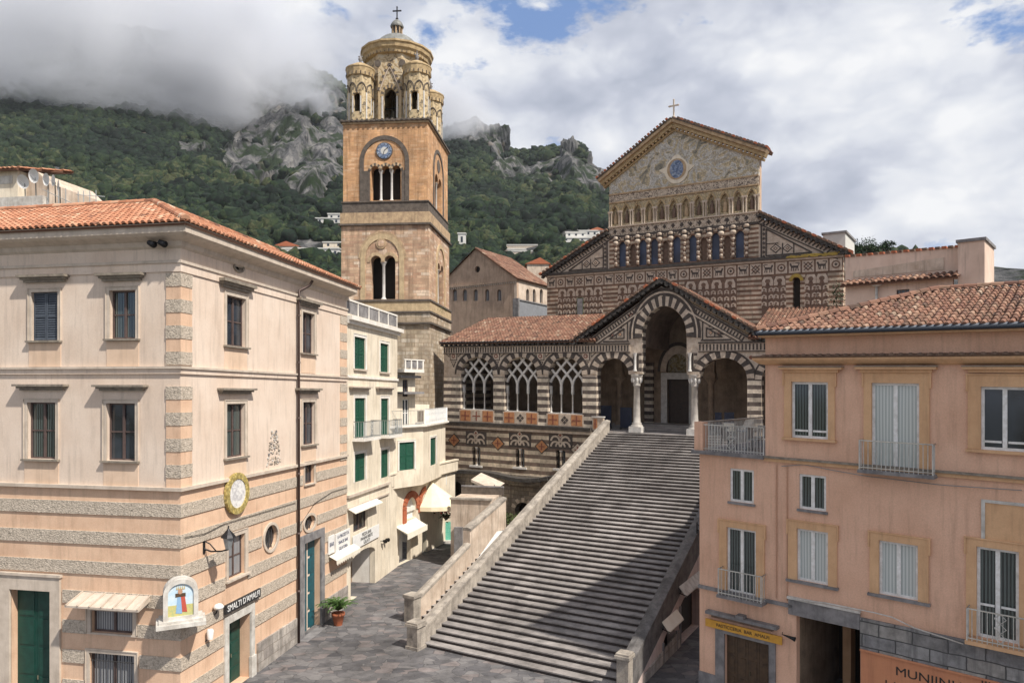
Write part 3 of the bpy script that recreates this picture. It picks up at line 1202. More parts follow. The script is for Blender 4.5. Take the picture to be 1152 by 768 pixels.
def corner_sweep(a, b_, prof, mat, name, z=0):
    """around the corner of the palazzo: a metres along the left face, b_ along the right"""
    mb = MB()
    sweep(mb, [LF.W(-a, 0, z), LF.W(0, 0, z), LR.W(b_, 0, z)], prof, mat)
    return mb.build(name, pal)


def two(a, b_, z0, z1, o, mat, mb):
    sweep(mb, [LF.W(-a, 0, 0), LF.W(0, 0, 0), LR.W(b_, 0, 0)], rectprof(-.02, o, z0, z1), mat)


mb = MB()
full = (-LX, SE)
sweep(mb, [LF.W(LX, 0, 0), LF.W(0, 0, 0), LR.W(SE, 0, 0)], [(-.02, 16.85), (.10, 16.95), (.14, 17.1), (.5, 17.22), (.62, 17.3), (.62, 17.5), (.72, 17.6), (-.02, 17.6)], 'stone_trim')
mb.build('cornice', pal)
mb = MB()
two(*full, 16.05, 16.35, .05, 'plaster_pale', mb)
two(*full, 16.35, 16.45, .10, 'stone_trim', mb)
mb.build('string_course', pal)
mb = MB()
two(*full, 12.46, 12.64, .07, 'plaster_pale', mb)
two(*full, 12.64, 12.72, .13, 'stone_trim', mb)
mb.build('string_course', pal)
mb = MB()
two(*full, 8.34, 8.46, .13, 'stone_trim', mb)
mb.build('string_course', pal)
# quoins
mb = MB()
done_q = False
z = 16.0
i = 0
while z > 8.6:
    h = .46
    if 12.3 < z - h / 2 < 12.8:
        z -= .3
    z0 = z - h
    if not (z0 < 12.74 and z > 12.44):
        two(.55, .62, z0, z, .05 if i % 2 == 0 else .03, 'rustic_stone' if i % 2 == 0 else 'plaster_apricot', mb)
    z -= h
    i += 1
    if abs(z - 12.5) < .5 and mb.v:
        if not done_q:
            mb.build('quoins', pal)
            mb = MB()
            done_q = True
mb.build('quoins', pal)
done_q = False
mb = MB(LR)
z = 16.0
i = 0
while z > 8.6:
    h = .46
    z0 = z - h
    if not (z0 < 12.74 and z > 12.44):
        mb.box(SE - .9, SE - .02, -.02, .05 if i % 2 == 0 else .03, z0, z, 'rustic_stone' if i % 2 == 0 else 'plaster_apricot')
    z -= h
    i += 1
    if abs(z - 12.5) < .5 and not done_q:
        mb.build('quoins', pal)
        mb = MB(LR)
        done_q = True
mb.build('quoins', pal)
# rustic bands
mb = MB()
for k in range(8):
    zt = 7.88 - 1.08 * k
    z0, z1 = max(.0, zt - .47), zt
    A = lf.segs(LX, 0, z0, z1, .2)
    B = lr.segs(0, SE - .01, z0, z1, .22)
    mb = MB()
    if k > 2:
        A = [(a, b_) for a, b_ in A]
    for a, b_ in A:
        if b_ > -.001:
            continue
        cut = LF.S(69)
        if k >= 3 and a < cut:
            a = max(a, cut + .08)
            if a > b_:
                continue
        sweep(mb, [LF.W(a, 0, 0), LF.W(b_, 0, 0)], rectprof(-.02, .045, z0, z1), 'rustic_stone')
    for a, b_ in B:
        if a < .001:
            continue
        if k == 7 or (k == 6 and b_ > LR.S(290)):
            continue
        sweep(mb, [LR.W(a, 0, 0), LR.W(b_, 0, 0)], rectprof(-.02, .045, z0, z1), 'rustic_stone')
    la = [a for a, b_ in A if b_ > -.001]
    rb = [b_ for a, b_ in B if a < .001]
    if la and rb:
        a = la[0]
        if k >= 3:
            a = max(a, LF.S(69) + .08)
        sweep(mb, [LF.W(a, 0, 0), LF.W(0, 0, 0), LR.W(rb[0], 0, 0)], rectprof(-.02, .045, z0, z1), 'rustic_stone')
    mb.build('rustic_band', pal)
mb = MB(LR)
for a, b_ in lr.segs(LR.S(287) + .1, SE - .01, 0, 1.3, .0):
    a2 = a
    if abs(a - es1) < .01:
        a2 = a + .42
    if abs(b_ - es0) < .01:
        b_ -= .57
    mb = MB(LR)
    mb.box(a2, b_, -.02, .09, 0, 1.25, 'dado_stone')
    mb.build('dado', pal)
# roof
inL, inR = -LF.n, -LR.n
c0 = LF.W(0, 0, 0)
ov = .72


def cornerpt(k, z):
    """point set back k from both faces"""
    n1, n2 = LF.n, LR.n
    det = n1.x * n2.y - n1.y * n2.x
    x = (-k * n2.y + k * n1.y) / det
    y = (-k * n1.x + k * n2.x) / det
    return Vector((c0.x + x, c0.y + y, z))


RK, RZ = 4.3, 19.75
ea = cornerpt(-ov, zroof)
ra = cornerpt(RK, RZ)
eL = ea + LF.d * (LX - .5)
rL = ra + LF.d * (LX - .5)
eR = ea + LR.d * (SE + ov + .3)
rR = ra + LR.d * (SE - RK + .3)
tile_roof('roof', pal, eL, ea, [eL, ea, ra, rL], w=.25, l=.42)
tile_roof('roof', pal, ea, eR, [ea, eR, rR, ra], w=.25, l=.42)
bL = rL - LF.n * 4.6 + Vector((0, 0, -2.1))
ba = cornerpt(RK + 4.6, RZ - 2.1)
bR = rR - LR.n * 4.6 + Vector((0, 0, -2.1))
mb = MB()
for quad in ([rL, ra, ba, bL], [ra, rR, bR, ba]):
    mb.add([(p.x, -p.y, p.z) for p in quad], [(0, 1, 2, 3)], 'tile_bed', tint=.5)
mb.build('roof_back', pal)
rt = ridge_tiles('ridge_tiles', pal, ea + Vector((0, 0, .08)), ra + Vector((0, 0, .08)))
ridge_tiles('ridge_tiles', pal, ra + Vector((0, 0, .06)), rL + Vector((0, 0, .06)))
ridge_tiles('ridge_tiles', pal, ra + Vector((0, 0, .06)), rR + Vector((0, 0, .06)))
# downpipe
sp = LR.S(333)
mb = MB(LR)
z_t = LR.Z(333, 318)
mb.tube([(sp + .5, .6, 17.15), (sp + .45, .45, 16.9), (sp + .05, .16, 16.6), (sp, .14, 16.3), (sp, .14, .05)], .065, 'pipe_brown', 8)
for z in (2.5, 5.2, 8.0, 10.6, 13.2, 15.4):
    mb.tube([(sp, .14, z), (sp, .14, z + .08)], .085, 'pipe_brown', 8)
mb.build('downpipe', pal)

# relief carving on the wall
s, z = LR.L(308, 503)
mb = MB(LR)
for i in range(150):
    t = R.random()
    hh = (t - .5) * 1.5
    ww = .62 * (1 - t * .62)
    a = s + R.uniform(-ww, ww)
    w_ = R.uniform(.02, .07)
    h_ = R.uniform(.012, .04)
    mb.box(a - w_, a + w_, -.01, R.uniform(.02, .045), z + hh - h_, z + hh + h_, R.choice(['stone_grey', 'hood_stone', 'stone_white', 'stone_trim', 'rustic_stone']))
tag(mb.build('stone_relief'), 'worn grey carved stone fragment set in the pale wall above the sundial', 'relief')
# sundial
s, z = LR.L(263.8, 554.6)
rr = (LR.Z(263.8, 531.5) - LR.Z(263.8, 578)) / 2
sdl = thing('wall_disc', 'round white mosaic disc with a golden rim on the palazzo corner wall', 'disc', LR.W(s, 0, z))
mb = MB(LR)
for i in range(36):
    a0, a1 = 2 * math.pi * i / 36, 2 * math.pi * (i + 1) / 36
    mb.prism([(s + rr * .70 * math.cos(a0), z + rr * .70 * math.sin(a0)), (s + rr * math.cos(a0), z + rr * math.sin(a0)), (s + rr * math.cos(a1), z + rr * math.sin(a1)), (s + rr * .70 * math.cos(a1), z + rr * .70 * math.sin(a1))], .05, .17, 'sundial_rim')
mb.build('rim', sdl)
mb = MB(LR)
mb.disc(s, z, rr * .71, rr * .71, .04, .14, 'sundial_face', 36)
mb.build('face', sdl)
# shrine on the corner
SH = Fr(None, 0, 0, O=c0)
dd = (LF.d + LR.d)
dd = Vector((dd.x * 1.0, dd.y * .72, 0)).normalized()
SH.d = dd
SH.n = Vector((dd.y, -dd.x, 0))
shz0 = 12 - (695 - HY) / 800 * 24.6
shz1 = 12 - (650 - HY) / 800 * 24.6
shr = thing('shrine', 'arched wall shrine with a painted saint on the palazzo corner', 'shrine', c0 + Vector((0, 0, shz0)))
hw = .55
zc = shz1 - hw * .9
mb = MB(SH)
outer = arch_pts(-hw, hw, shz0, zc, hw * .9, 16)
inner = arch_pts(-hw + .15, hw - .15, shz0 + .12, zc, hw * .9 - .15, 16)
mb.sheet(outer, [inner], .62, .62, 'stone_white')
mb.build('frame', shr)
mb = MB(SH)
mb.box(-hw - .22, hw + .24, -.2, .85, shz0 - .22, shz0 - .08, 'stone_white')
mb.box(-hw - .14, hw + .16, -.2, .76, shz0 - .08, shz0, 'stone_white')
mb.build('ledge', shr)
mb = MB(SH)
pic = arch_pts(-hw + .14, hw - .14, shz0 + .11, zc, hw * .9 - .14, 16)
mb.prism(pic, .50, .56, 'picture_sky')
mb.prism([(-hw + .15, shz0 + .12), (hw - .15, shz0 + .12), (hw - .15, shz0 + .5), (-hw + .15, shz0 + .5)], .56, .563, 'picture_ground')
mb.prism([(-.16, shz0 + .22), (.04, shz0 + .20), (.05, shz0 + .78), (-.10, shz0 + .80)], .563, .572, 'cloth_blue')
mb.prism([(.04, shz0 + .26), (.20, shz0 + .24), (.12, shz0 + .82), (.0, shz0 + .80)], .563, .575, 'cloth_red')
mb.prism([(-.17, shz0 + .78), (.15, shz0 + .78), (.15, shz0 + .90), (-.17, shz0 + .90)], .563, .578, 'wood_brown')
mb.disc(-.02, shz0 + .96, .075, .09, .563, .58, 'skin', 12)
for k in range(5):
    mb.prism([(-.14 + k * .055, shz0 + 1.03), (-.10 + k * .055, shz0 + 1.03), (-.12 + k * .06, shz0 + 1.17)], .563, .577, 'gold')
mb.build('painting', shr)
# floodlight under the eaves
fx, fz = LF.L(184, 276)
fl = thing('floodlight', 'black twin floodlight under the palazzo eaves', 'floodlight', LF.W(fx, 0, fz))
mb = MB(LF)
mb.tube([(fx - .2, 0, fz + .1), (fx - .2, .25, fz + .06), (fx + .25, .3, fz)], .025, 'iron_dark')
mb.build('bracket', fl)
for q in (-.22, .2):
    mb = MB(LF)
    mb.tube([(fx + q - .12, .3, fz + .05), (fx + q + .16, .42, fz - .06)], [.09, .12], 'iron_dark', 10)
    mb.build('lamp_head', fl)


# wall lanterns
def lantern(fr, s, z, out, label, name='wall_lantern', sc=1.0, arm=.55):
    t = thing(name, label, 'lantern', fr.W(s, 0, z))
    mb = MB(fr)
    mb.tube([(s, 0, z - .25 * sc), (s, out * .3, z - .32 * sc), (s, out * .7, z - .30 * sc), (s, out, z - .24 * sc)], .025 * sc, 'iron_dark')
    mb.tube([(s, 0, z - .02), (s, out * .25, z - .12), (s, out * .5, z - .30 * sc)], .018 * sc, 'iron_dark')
    mb.box(s - .06, s + .06, -.01, .03, z - .4 * sc, z + .08, 'iron_dark')
    mb.build('bracket', t)
    mb = MB(fr)
    mb.lathe(s, out, [(.09 * sc, z - .22 * sc), (.17 * sc, z + .12 * sc)], 'iron_grey', 6, False)
    mb.build('glass_body', t)
    mb = MB(fr)
    mb.lathe(s, out, [(.22 * sc, z + .12 * sc), (.17 * sc, z + .2 * sc), (.06 * sc, z + .32 * sc), (.02 * sc, z + .38 * sc), (.02 * sc, z + .46 * sc)], 'iron_dark', 8, False)
    mb.build('cap', t)
    return t


s, z = LR.L(243, 611, .5)
lantern(LR, s, z + .1, 1.0, 'grey iron lantern on a scrolled bracket beside the ground floor window of the palazzo', sc=1.25)
# small spotlights beside the shop sign
for k, (px, py, lb) in enumerate(((240, 683, 'small round white lamp on a stalk left of the dark shop sign'), (231, 712, 'white tubular lamp low on the palazzo corner below the shrine'))):
    s, z = LR.L(px, py)
    t = thing('spotlight', lb, 'lamp', LR.W(s, 0, z))
    mb = MB(LR)
    mb.tube([(s, 0, z - .3), (s, .12, z - .2), (s, .2, z)], .025, 'iron_dark')
    mb.build('stalk', t)
    mb = MB(LR)
    if k == 0:
        mb.lathe(s, .22, [(.02, z - .08), (.16, z - .03), (.2, z + .05), (.12, z + .14), (.02, z + .17)], 'white_paint', 12)
    else:
        mb.lathe(s, .2, [(.1, z - .2), (.13, z + .1), (.10, z + .16)], 'white_paint', 12)
    mb.build('lamp_head', t)
# shop sign
s0, s1, z0, z1 = LR.rect(249.5, 289, 672, 680)
sg = thing('shop_sign', 'long dark shop sign with white lettering above the green door', 'sign', LR.W(s0, 0, z0))
mb = MB(LR)
mb.box(s0, s1, .09, .18, z0 - .02, z1 + .05, 'sign_dark')
mb.build('board', sg)
text("SMALTI D'AMALFI", LR, (s0 + s1) / 2, (z0 + z1) / 2 + .02, .34, 'white_paint', sg, .19, sx=.9)

for pts, lb in (([(206, 604), (228, 600), (250, 589), (290, 577), (331, 565)], 'thin dark cable strung along the palazzo wall above the lantern'),
                ([(336, 590), (352, 566), (372, 553), (389, 548)], 'thin dark cable on the palazzo wall right of the downpipe')):
    mb = MB(LR)
    mb.tube([(LR.L(x, y)[0], .08, LR.L(x, y)[1]) for x, y in pts], .012, 'iron_dark', 5)
    tag(mb.build('cable'), lb, 'cable')
# potted palm
pp = at(380.5, 697, 11.75 * 800 / (697 - HY))
pp.z = 0
pt = thing('potted_palm', 'leafy green palm in a terracotta pot beside the teal door', 'plant', pp)
PFm = Fr(None, 0, 0, O=pp)
PFm.d, PFm.n = Vector((1, 0, 0)), Vector((0, -1, 0))
mb = MB(PFm)
mb.lathe(0, 0, [(.20, 0), (.30, .48), (.34, .50), (.34, .62), (.28, .62), (.26, .55)], 'terracotta', 16)
mb.build('pot', pt)


def fronds(mb, n, L_, z0, mat, up=1.0, w=.07, rr=R):
    for i in range(n):
        a = rr.uniform(0, 2 * math.pi)
        el = rr.uniform(.85, 1.45) * up
        ln = L_ * rr.uniform(.7, 1.1)
        prev = None
        N = 9
        for j in range(N):
            t = j / (N - 1)
            hd = ln * t * math.cos(el) * (1 + .3 * t)
            hz = ln * (t * math.sin(el) - .55 * t * t)
            c = Vector((math.cos(a) * hd, math.sin(a) * hd, z0 + hz))
            if prev is not None:
                tn = (c - prev).normalized()
                sd_ = tn.cross(Vector((0, 0, 1))).normalized()
                mb.add([tuple(prev + sd_ * .008), tuple(prev - sd_ * .008), tuple(c - sd_ * .006), tuple(c + sd_ * .006)], [(0, 1, 2, 3)], mat)
                for q in (-1, 1):
                    tip = c + sd_ * q * w * 3.2 * (1 - .6 * t) + tn * .1 - Vector((0, 0, .05))
                    mb.add([tuple(prev), tuple(c), tuple(tip)], [(0, 1, 2)], mat)
            prev = c


mb = MB(PFm)
fronds(mb, 56, 1.35, .72, 'leaf_green')
mb.build('fronds', pt)

# ------------------------------------------------------------------ the little shop front at the end of the palazzo
s0, s1, z0, z1 = LR.rect(368.5, 396, 613, 616)
aw = thing('shop_awning', 'narrow white scalloped awning over the shop window at the palazzo end', 'awning', LR.W(s0, 0, 2.6))
mb = MB(LR)
az = LR.Z(382, 626, .3)
n = 12
mb.add([(s0, .1, az + .2), (s1, .1, az + .2), (s1, .5, az), (s0, .5, az), (s0, .1, az + .17), (s1, .1, az + .17), (s1, .5, az - .03), (s0, .5, az - .03)], [(0, 1, 2, 3), (7, 6, 5, 4), (0, 3, 7, 4), (1, 5, 6, 2)], 'awning_cloth')
mb.build('canopy', aw)
mb = MB(LR)
for i in range(n):
    a = s0 + (s1 - s0) * i / n
    b_ = s0 + (s1 - s0) * (i + 1) / n
    mb.prism([(a, az), (a, az - .18), ((a + b_) / 2, az - .30), (b_, az - .18), (b_, az)][::-1], .495, .515, 'awning_cloth')
mb.build('valance', aw)
for (a, b_, y0, y1, body, lb) in ((368, 374.5, 602, 622, ['BAR'], 'narrow white upright shop board beside the teal door'), (376, 392, 597, 619, ['LA PIAZZETTA', 'SNACK BAR', 'GELATERIA'], 'square white shop board with blue writing above the scalloped awning')):
    s0, s1, z0, z1 = LR.rect(a, b_, y0, y1)
    sb_ = thing('shop_board', lb, 'sign', LR.W(s0, 0, z0))
    mb = MB(LR)
    mb.box(s0, s1, .04, .1, z0, z1, 'white_paint')
    mb.build('board', sb_)
    for i, tx in enumerate(body):
        text(tx, LR, (s0 + s1) / 2, z1 - (z1 - z0) * (i + .6) / (len(body) + .2), .24 if len(body) > 1 else .3, 'navy_paint', sb_, .105, sx=.95)

# ------------------------------------------------------------------ cream houses along the alley
C1 = Fr(390, LR.W(SE, 0, 0).y + .15, 720, 446)
c1 = thing('cream_house', 'narrow cream town house with green shutters and iron balconies', 'building', C1.W(2, -3, 0))
f1 = Facade(C1, c1)
e1 = C1.S(447)
e0 = C1.S(435)
for (x0, x1, y0, y1) in ((398.7, 411, 379.5, 415), (427.8, 437, 386.5, 418.5)):
    f1.window(x0, x1, y0, y1, 'plaster_white', .16, .02, 'frame_white', 'glass_dark', shutter='shutter_green', sill=(.15, .1, .12), sill_mat='stone_trim', recess=.18)
for (x0, x1, y0, y1, hd) in ((399, 411, 447.5, 492, (395, 417, 434.5, 439)), (428.5, 437, 448, 489, (425, 443, 435, 439.5))):
    wn, rr_ = f1.window(x0, x1, y0, y1, 'plaster_white', .16, .02, 'frame_white', 'glass_dark', shutter='shutter_green', recess=.18, hood=hd, hood_mat='stone_trim')
    bs0, bs1 = rr_[0] - .35, rr_[1] + .75
    mb = MB(C1)
    mb.box(bs0, bs1, 0.0, .7, rr_[2] - .16, rr_[2] - .01, 'plaster_white')
    sl = mb.build('balcony_slab', c1)
    railing(C1, bs0 + .04, bs1 - .04, rr_[2], rr_[2] + .95, .66, 'iron_grey', gap=.13, ret=.6, name='balcony_railing', parent=c1, panel=True)
for (x0, x1, y0, y1) in ((399, 411, 510, 541), (428.5, 437, 505.5, 537)):
    f1.window(x0, x1, y0, y1, 'plaster_white', .14, .02, 'frame_white', 'glass_dark', shutter='shutter_green', recess=.18)
f1.window(397.5, 413.5, 573, 596, None, .1, .02, 'frame_brown', 'glass_dark', cols=2, rows=1, recess=.2)
# arched shop opening
ps0, ps1 = C1.S(394.5), C1.S(422)
pz = C1.Z(408, 622)
f1.hole(arch_pts(ps0, ps1, .02, pz - .25, .45, 10))
zt1 = C1.Z(390, 352)
f1.wall(rect_pts(0, e1, -.02, zt1), 'plaster_cream', .35)
mb = MB(C1)
mb.box(ps0 - .02, ps1 + .02, -1.6, -1.5, 0, pz + .4, 'interior_stone')
mb.box(ps0 + .1, ps0 + .9, -1.45, -1.35, 0, 2.2, 'iron_grey')
mb.box(ps0 - .1, ps0 - .02, -1.6, -.3, 0, pz + .4, 'plaster_white')
mb.box(ps1 + .02, ps1 + .1, -1.6, -.3, 0, pz + .4, 'plaster_white')
mb.build('shop_interior', c1)
mb = MB(C1)
zs_ = C1.Z(390, 352)
mb.box(-.02, e1 + .25, -.01, .14, zt1 - .55, zt1 - .35, 'plaster_white')
mb.box(-.02, e1 + .35, -.01, .34, zt1 - .35, zt1 - .12, 'plaster_white')
for yy in (425, 0):
    if yy:
        zc = C1.Z(415, yy)
        mb.box(-.02, e1, -.01, .09, zc - .07, zc + .07, 'plaster_white')
zc = C1.Z(412, 541 + 5)
mb.box(-.02, e0 + .3, -.01, .16, zc - .35, zc - .2, 'stone_trim')
mb.box(-.02, e0 + .3, -.01, .10, zc - 1.0, zc - .9, 'stone_trim')
mb.build('cornice', c1)
mb = MB(C1)
mb.box(.02, e1 + .2, -.35, -.1, zt1 - .12, zt1 + .75, 'stone_grey')
mb.box(.02, e1 + .22, -.38, -.06, zt1 + .75, zt1 + .85, 'plaster_white')
for i in range(6):
    s = .1 + (e1) * i / 5
    mb.box(s, s + .12, -.1, -.07, zt1 - .12, zt1 + .75, 'plaster_white')
mb.build('parapet', c1)
mb = MB(C1)
mb.box(.02, e1 - .02, -6.0, -.02, zt1 - .2, zt1 - .15, 'stone_grey')
mb.box(e1 - .25, e1 - .003, -6, -.003, 0, zt1 - .15, 'plaster_cream')
mb.box(.01, .25, -6, -.01, 0, zt1 - .15, 'plaster_cream')
mb.build('side_walls', c1)
# narrow awning above the small window
s0, s1, z0, z1 = C1.rect(390.5, 422, 569, 573)
mb = MB(C1)
z = C1.Z(405, 575, .5)
mb.add([(s0, .02, z + .25), (s1, .02, z + .25), (s1, .5, z), (s0, .5, z), (s0, .02, z + .21), (s1, .02, z + .21), (s1, .5, z - .05), (s0, .5, z - .05)], [(0, 1, 2, 3), (7, 6, 5, 4), (0, 3, 7, 4), (1, 5, 6, 2), (3, 2, 6, 7)], 'awning_cloth')
tag(mb.build('window_awning'), 'small plain white awning above the dark window in the cream wall', 'awning')
s0, s1, z0, z1 = C1.rect(395.5, 425, 596, 611)
sb_ = thing('shop_banner', 'white banner with dark lettering hung above the arched shop doorway', 'sign', C1.W(s0, 0, z0))
mb = MB(C1)
mb.box(s0, s1, .05, .09, z0, z1, 'white_paint')
mb.build('banner_cloth', sb_)
for i, tx in enumerate(('PIZZA BAR', 'PANINI BIBITE', 'GELATI')):
    text(tx, C1, (s0 + s1) / 2, z1 - (z1 - z0) * (i + .7) / 3.3, .27, 'black_paint', sb_, .095, sx=1.1)
s, z = C1.L(430, 607)
t = thing('floodlight', 'small black pair of lamps at the right end of the white banner', 'floodlight', C1.W(s, 0, z))
mb = MB(C1)
mb.tube([(s - .3, 0, z), (s - .3, .2, z), (s + .3, .2, z)], .025, 'iron_dark')
mb.build('bracket', t)
for q in (-.2, .25):
    mb = MB(C1)
    mb.tube([(s + q - .1, .2, z), (s + q + .12, .28, z - .06)], [.08, .13], 'iron_dark', 8)
    mb.build('lamp_head', t)
# roof canopy piece behind the parapet
mb = MB(C1)
tile_roof('terrace_roof', c1, C1.W(-.3, -.9, zt1 + 1.0), C1.W(e1 * .55, -.9, zt1 + 1.0), [C1.W(-.3, -.9, zt1 + 1.0), C1.W(e1 * .5, -.9, zt1 + 1.0), C1.W(e1 * .5, -3.2, zt1 + 1.6), C1.W(-.3, -3.2, zt1 + 1.6)], w=.25, l=.4)
mb.box(-.2, e1 * .45, -3.0, -1.2, zt1 - .1, zt1 + 1.0, 'chapel_plaster')
mb.build('terrace_room', c1)

# terrace house: frontal face, then alley face
T1 = Fr(434, 46.2, 1200, 440)
T2o = T1.W(T1.S(476), 0, 0)
T2 = Fr(476, T2o.y, 705, 440)
th = thing('terrace_house', 'cream house with a white railed roof terrace above the alley', 'building', T1.W(1, -2, 0))
ft1 = Facade(T1, th)
ft2 = Facade(T2, th)
a1 = T1.S(476)
a2 = T2.S(501)
tz = T1.Z(455, 482)
ft1.window(449, 466, 497, 528.5, 'plaster_white', .12, .03, 'frame_white', 'glass_dark', shutter='shutter_green', recess=.16)
ft2.window(484, 490.5, 492, 523, 'plaster_white', .10, .03, 'frame_white', 'glass_dark', shutter='shutter_green', recess=.16)
lz = T1.Z(440, 545)
ft1.wall(rect_pts(0, a1, lz - .3, tz), 'plaster_cream', .3)
ft2.wall(rect_pts(0, a2, lz - .3, tz), 'plaster_cream', .3)
mb = MB()
sweep(mb, [T1.W(0, 0, 0), T1.W(a1, 0, 0), T2.W(a2, 0, 0)], [(-.3, tz), (.12, tz), (.3, tz + .1), (.3, tz + .22), (-.3, tz + .22)], 'plaster_white')
mb.build('cornice', th)
mb = MB()
q0, q1, q2 = T1.W(.0, -.05, 0), T1.W(a1, -.05, 0), T2.W(a2, -.05, 0)
q3, q4 = T2.W(a2, -5, 0), T1.W(0, -5, 0)
mb.add([(p.x, -p.y, tz + .15) for p in (q0, q1, q2, q3, q4)], [(0, 1, 2, 3, 4)], 'stone_grey')
mb.build('terrace_floor', th)
mb = MB(T2)
mb.box(a2 - .25, a2 - .003, -5, -.31, 0, tz, 'plaster_cream')
mb.build('side_wall', th)
railing(T1, .2, a1, tz + .22, tz + 1.2, .12, 'iron_white', gap=.13, name='terrace_railing', parent=th)
railing(T2, .05, a2, tz + .22, tz + 1.25, .12, 'white_paint', gap=.2, r=.022, name='terrace_railing', parent=th)
# lower storey with arches along the alley
T3 = Fr(434, 46.2, 860, 440)
ft3 = Facade(T3, th)
a3 = T3.S(512)
zl = T3.Z(440, 545)
# shop arches (brick rimmed) and doors
b0, b1 = T3.S(456.5), T3.S(468)
bz = T3.Z(462, 571)
br0 = (b1 - b0) / 2
ft3.hole(arch_pts(b0, b1, T3.Z(462, 583), bz, br0 * .95, 12))
d0, d1 = T3.S(449), T3.S(462)
dz = T3.Z(456, 604)
ft3.hole(arch_pts(d0, d1, .02, dz, (d1 - d0) / 2, 12))
g0, g1 = T3.S(475), T3.S(480)
ft3.hole(rect_pts(g0, g1, .02, T3.Z(477, 589)))
ft3.wall([(0, -.02), (a3, -.02), (a3, T3.Z(512, 533)), (0, T3.Z(434, 547))], 'plaster_cream', .3)
mb = MB(T3)
mb.ring((b0 + b1) / 2, bz, br0 + .02, br0 + .48, -12, 180, 13, -.01, .1, ['brick_red', 'brick_red', 'terracotta'], .95, .06)
mb.box(b0 - .47, b0 - .02, -.01, .1, bz - .9, bz - .01, 'brick_red')
c2 = T3.S(479)
mb.ring(c2, bz + .1, br0 + .02, br0 + .45, 95, 180, 7, -.01, .1, ['brick_red', 'brick_red', 'terracotta'], .95, .06)
mb.box(c2 - br0 - .45, c2 - br0 - .02, -.01, .1, bz - .5, bz + .09, 'brick_red')
mb.build('brick_arch', th)
mb = MB(T3)
mb.box(b0 + .05, b1 - .05, -.3, -.25, bz - 1.2, bz + br0, 'white_paint')
mb.box(b0, b1, -.4, -.3, bz - 1.5, bz + br0, 'glass_dark')
mb.box(b0, b1, -.24, -.1, bz - .25, bz + .05, 'plaster_white')
mb.build('arched_window', th)
mb = MB(T3)
mb.box(d0, d1, -.8, -.7, 0, dz + 1.2, 'iron_grey')
mb.box(d0 + .75, d1 - .1, -.69, -.6, 0, dz + .3, 'white_paint')
mb.build('door', th)
mb = MB(T3)
mb.box(g0, g1, -.5, -.4, 0, 3, 'wood_green')
mb.build('door', th)
mb = MB(T3)
mb.add([(T3.S(445), .0, T3.Z(445, 596) + .2), (T3.S(468), .0, T3.Z(468, 585) + .2), (T3.S(468), .5, T3.Z(468, 585) - .2), (T3.S(445), .9, T3.Z(445, 596) - .2)], [(0, 1, 2, 3)], 'awning_cloth')
mb.add([(T3.S(445), .0, T3.Z(445, 596) + .15), (T3.S(468), .0, T3.Z(468, 585) + .15), (T3.S(468), .9, T3.Z(468, 585) - .28), (T3.S(445), .9, T3.Z(445, 596) - .28)], [(0, 3, 2, 1)], 'awning_cloth')
mb.add([(T3.S(445), .9, T3.Z(445, 596) - .2), (T3.S(468), .9, T3.Z(468, 585) - .2), (T3.S(468), .9, T3.Z(468, 585) - .6), (T3.S(445), .9, T3.Z(445, 596) - .6)], [(0, 1, 2, 3)], 'awning_cloth')
tag(mb.build('long_awning'), 'worn cream strip awning below the brick arched window', 'awning')
# ledge along the bend
mb = MB()
P0 = C1.W(0.1, 0, 0)
P1 = T1.W(0.0, 0, 0)
zz = T3.Z(436, 541)
sweep(mb, [T3.W(-.05, 0, 0), T3.W(a3, 0, 0)], [(-.02, zz - .55), (.12, zz - .55), (.12, zz - .45), (.25, zz - .4), (.25, zz + .35), (.32, zz + .4), (.32, zz + .5), (-.02, zz + .5)], 'plaster_cream')
mb.build('ledge', th)
# yellow awning on the corner
A = T3.W(T3.S(474), .1, T3.Z(474, 562))
yaw = thing('fan_awning', 'pale yellow fan shaped awning over the alley shop corner', 'awning', A)
mb = MB(T3)
sA, sB = T3.S(471), T3.S(497)
top = (T3.S(484), .1, T3.Z(484, 541))
zb_ = T3.Z(480, 574, 1.2)
NB = 8
base = []
for i in range(NB + 1):
    a = math.pi * i / NB
    base.append(((sA + sB) / 2 - (sB - sA) / 2 * math.cos(a), .1 + 2.2 * math.sin(a), zb_))
pts = [top] + base
mb.add(pts, [(0, i + 1, i + 2) for i in range(NB)], 'awning_yellow')
mb.add(base + [(p[0], p[1], p[2] - .3) for p in base], [(i, i + 1, NB + 2 + i, NB + 1 + i) for i in range(NB)], 'awning_yellow')
mb.build('cloth', yaw)
# small block between terrace and tower
B1 = Fr(447, 48.5, 1200, 440)
bk = thing('balcony_house', 'slim cream house with stacked balconies beside the bell tower', 'building', B1.W(1, -2, 0))
fb = Facade(B1, bk)
eb = B1.S(467)
fb.window(453, 459, 427, 446, None, frame='frame_brown', pane='glass_dark', recess=.15, fw=.05)
fb.window(453, 460, 449, 480, None, frame='frame_white', pane='glass_dark', recess=.15, fw=.05)
zb1 = B1.Z(457, 419)
fb.wall(rect_pts(0, eb, tz - .2, zb1), 'plaster_cream', .3)
mb = MB(B1)
mb.box(-.1, eb + .1, -3, .8, zb1, zb1 + .22, 'plaster_white')
mb.box(-.1, eb + .1, -.05, .8, B1.Z(457, 443), B1.Z(457, 440.5), 'stone_grey')
mb.box(-.1, eb + .1, -.05, .5, B1.Z(457, 425), B1.Z(457, 422.5), 'stone_grey')
mb.box(-.12, eb + .12, .68, .82, zb1 + .82, zb1 + .9, 'plaster_white')
for k in range(4):
    mb.box(eb * k / 3 - .06, eb * k / 3 + .06, .7, .8, zb1 + .22, zb1 + .82, 'plaster_white')
mb.box(-.05, eb + .05, .72, .76, zb1 + .3, zb1 + .82, 'stone_grey')
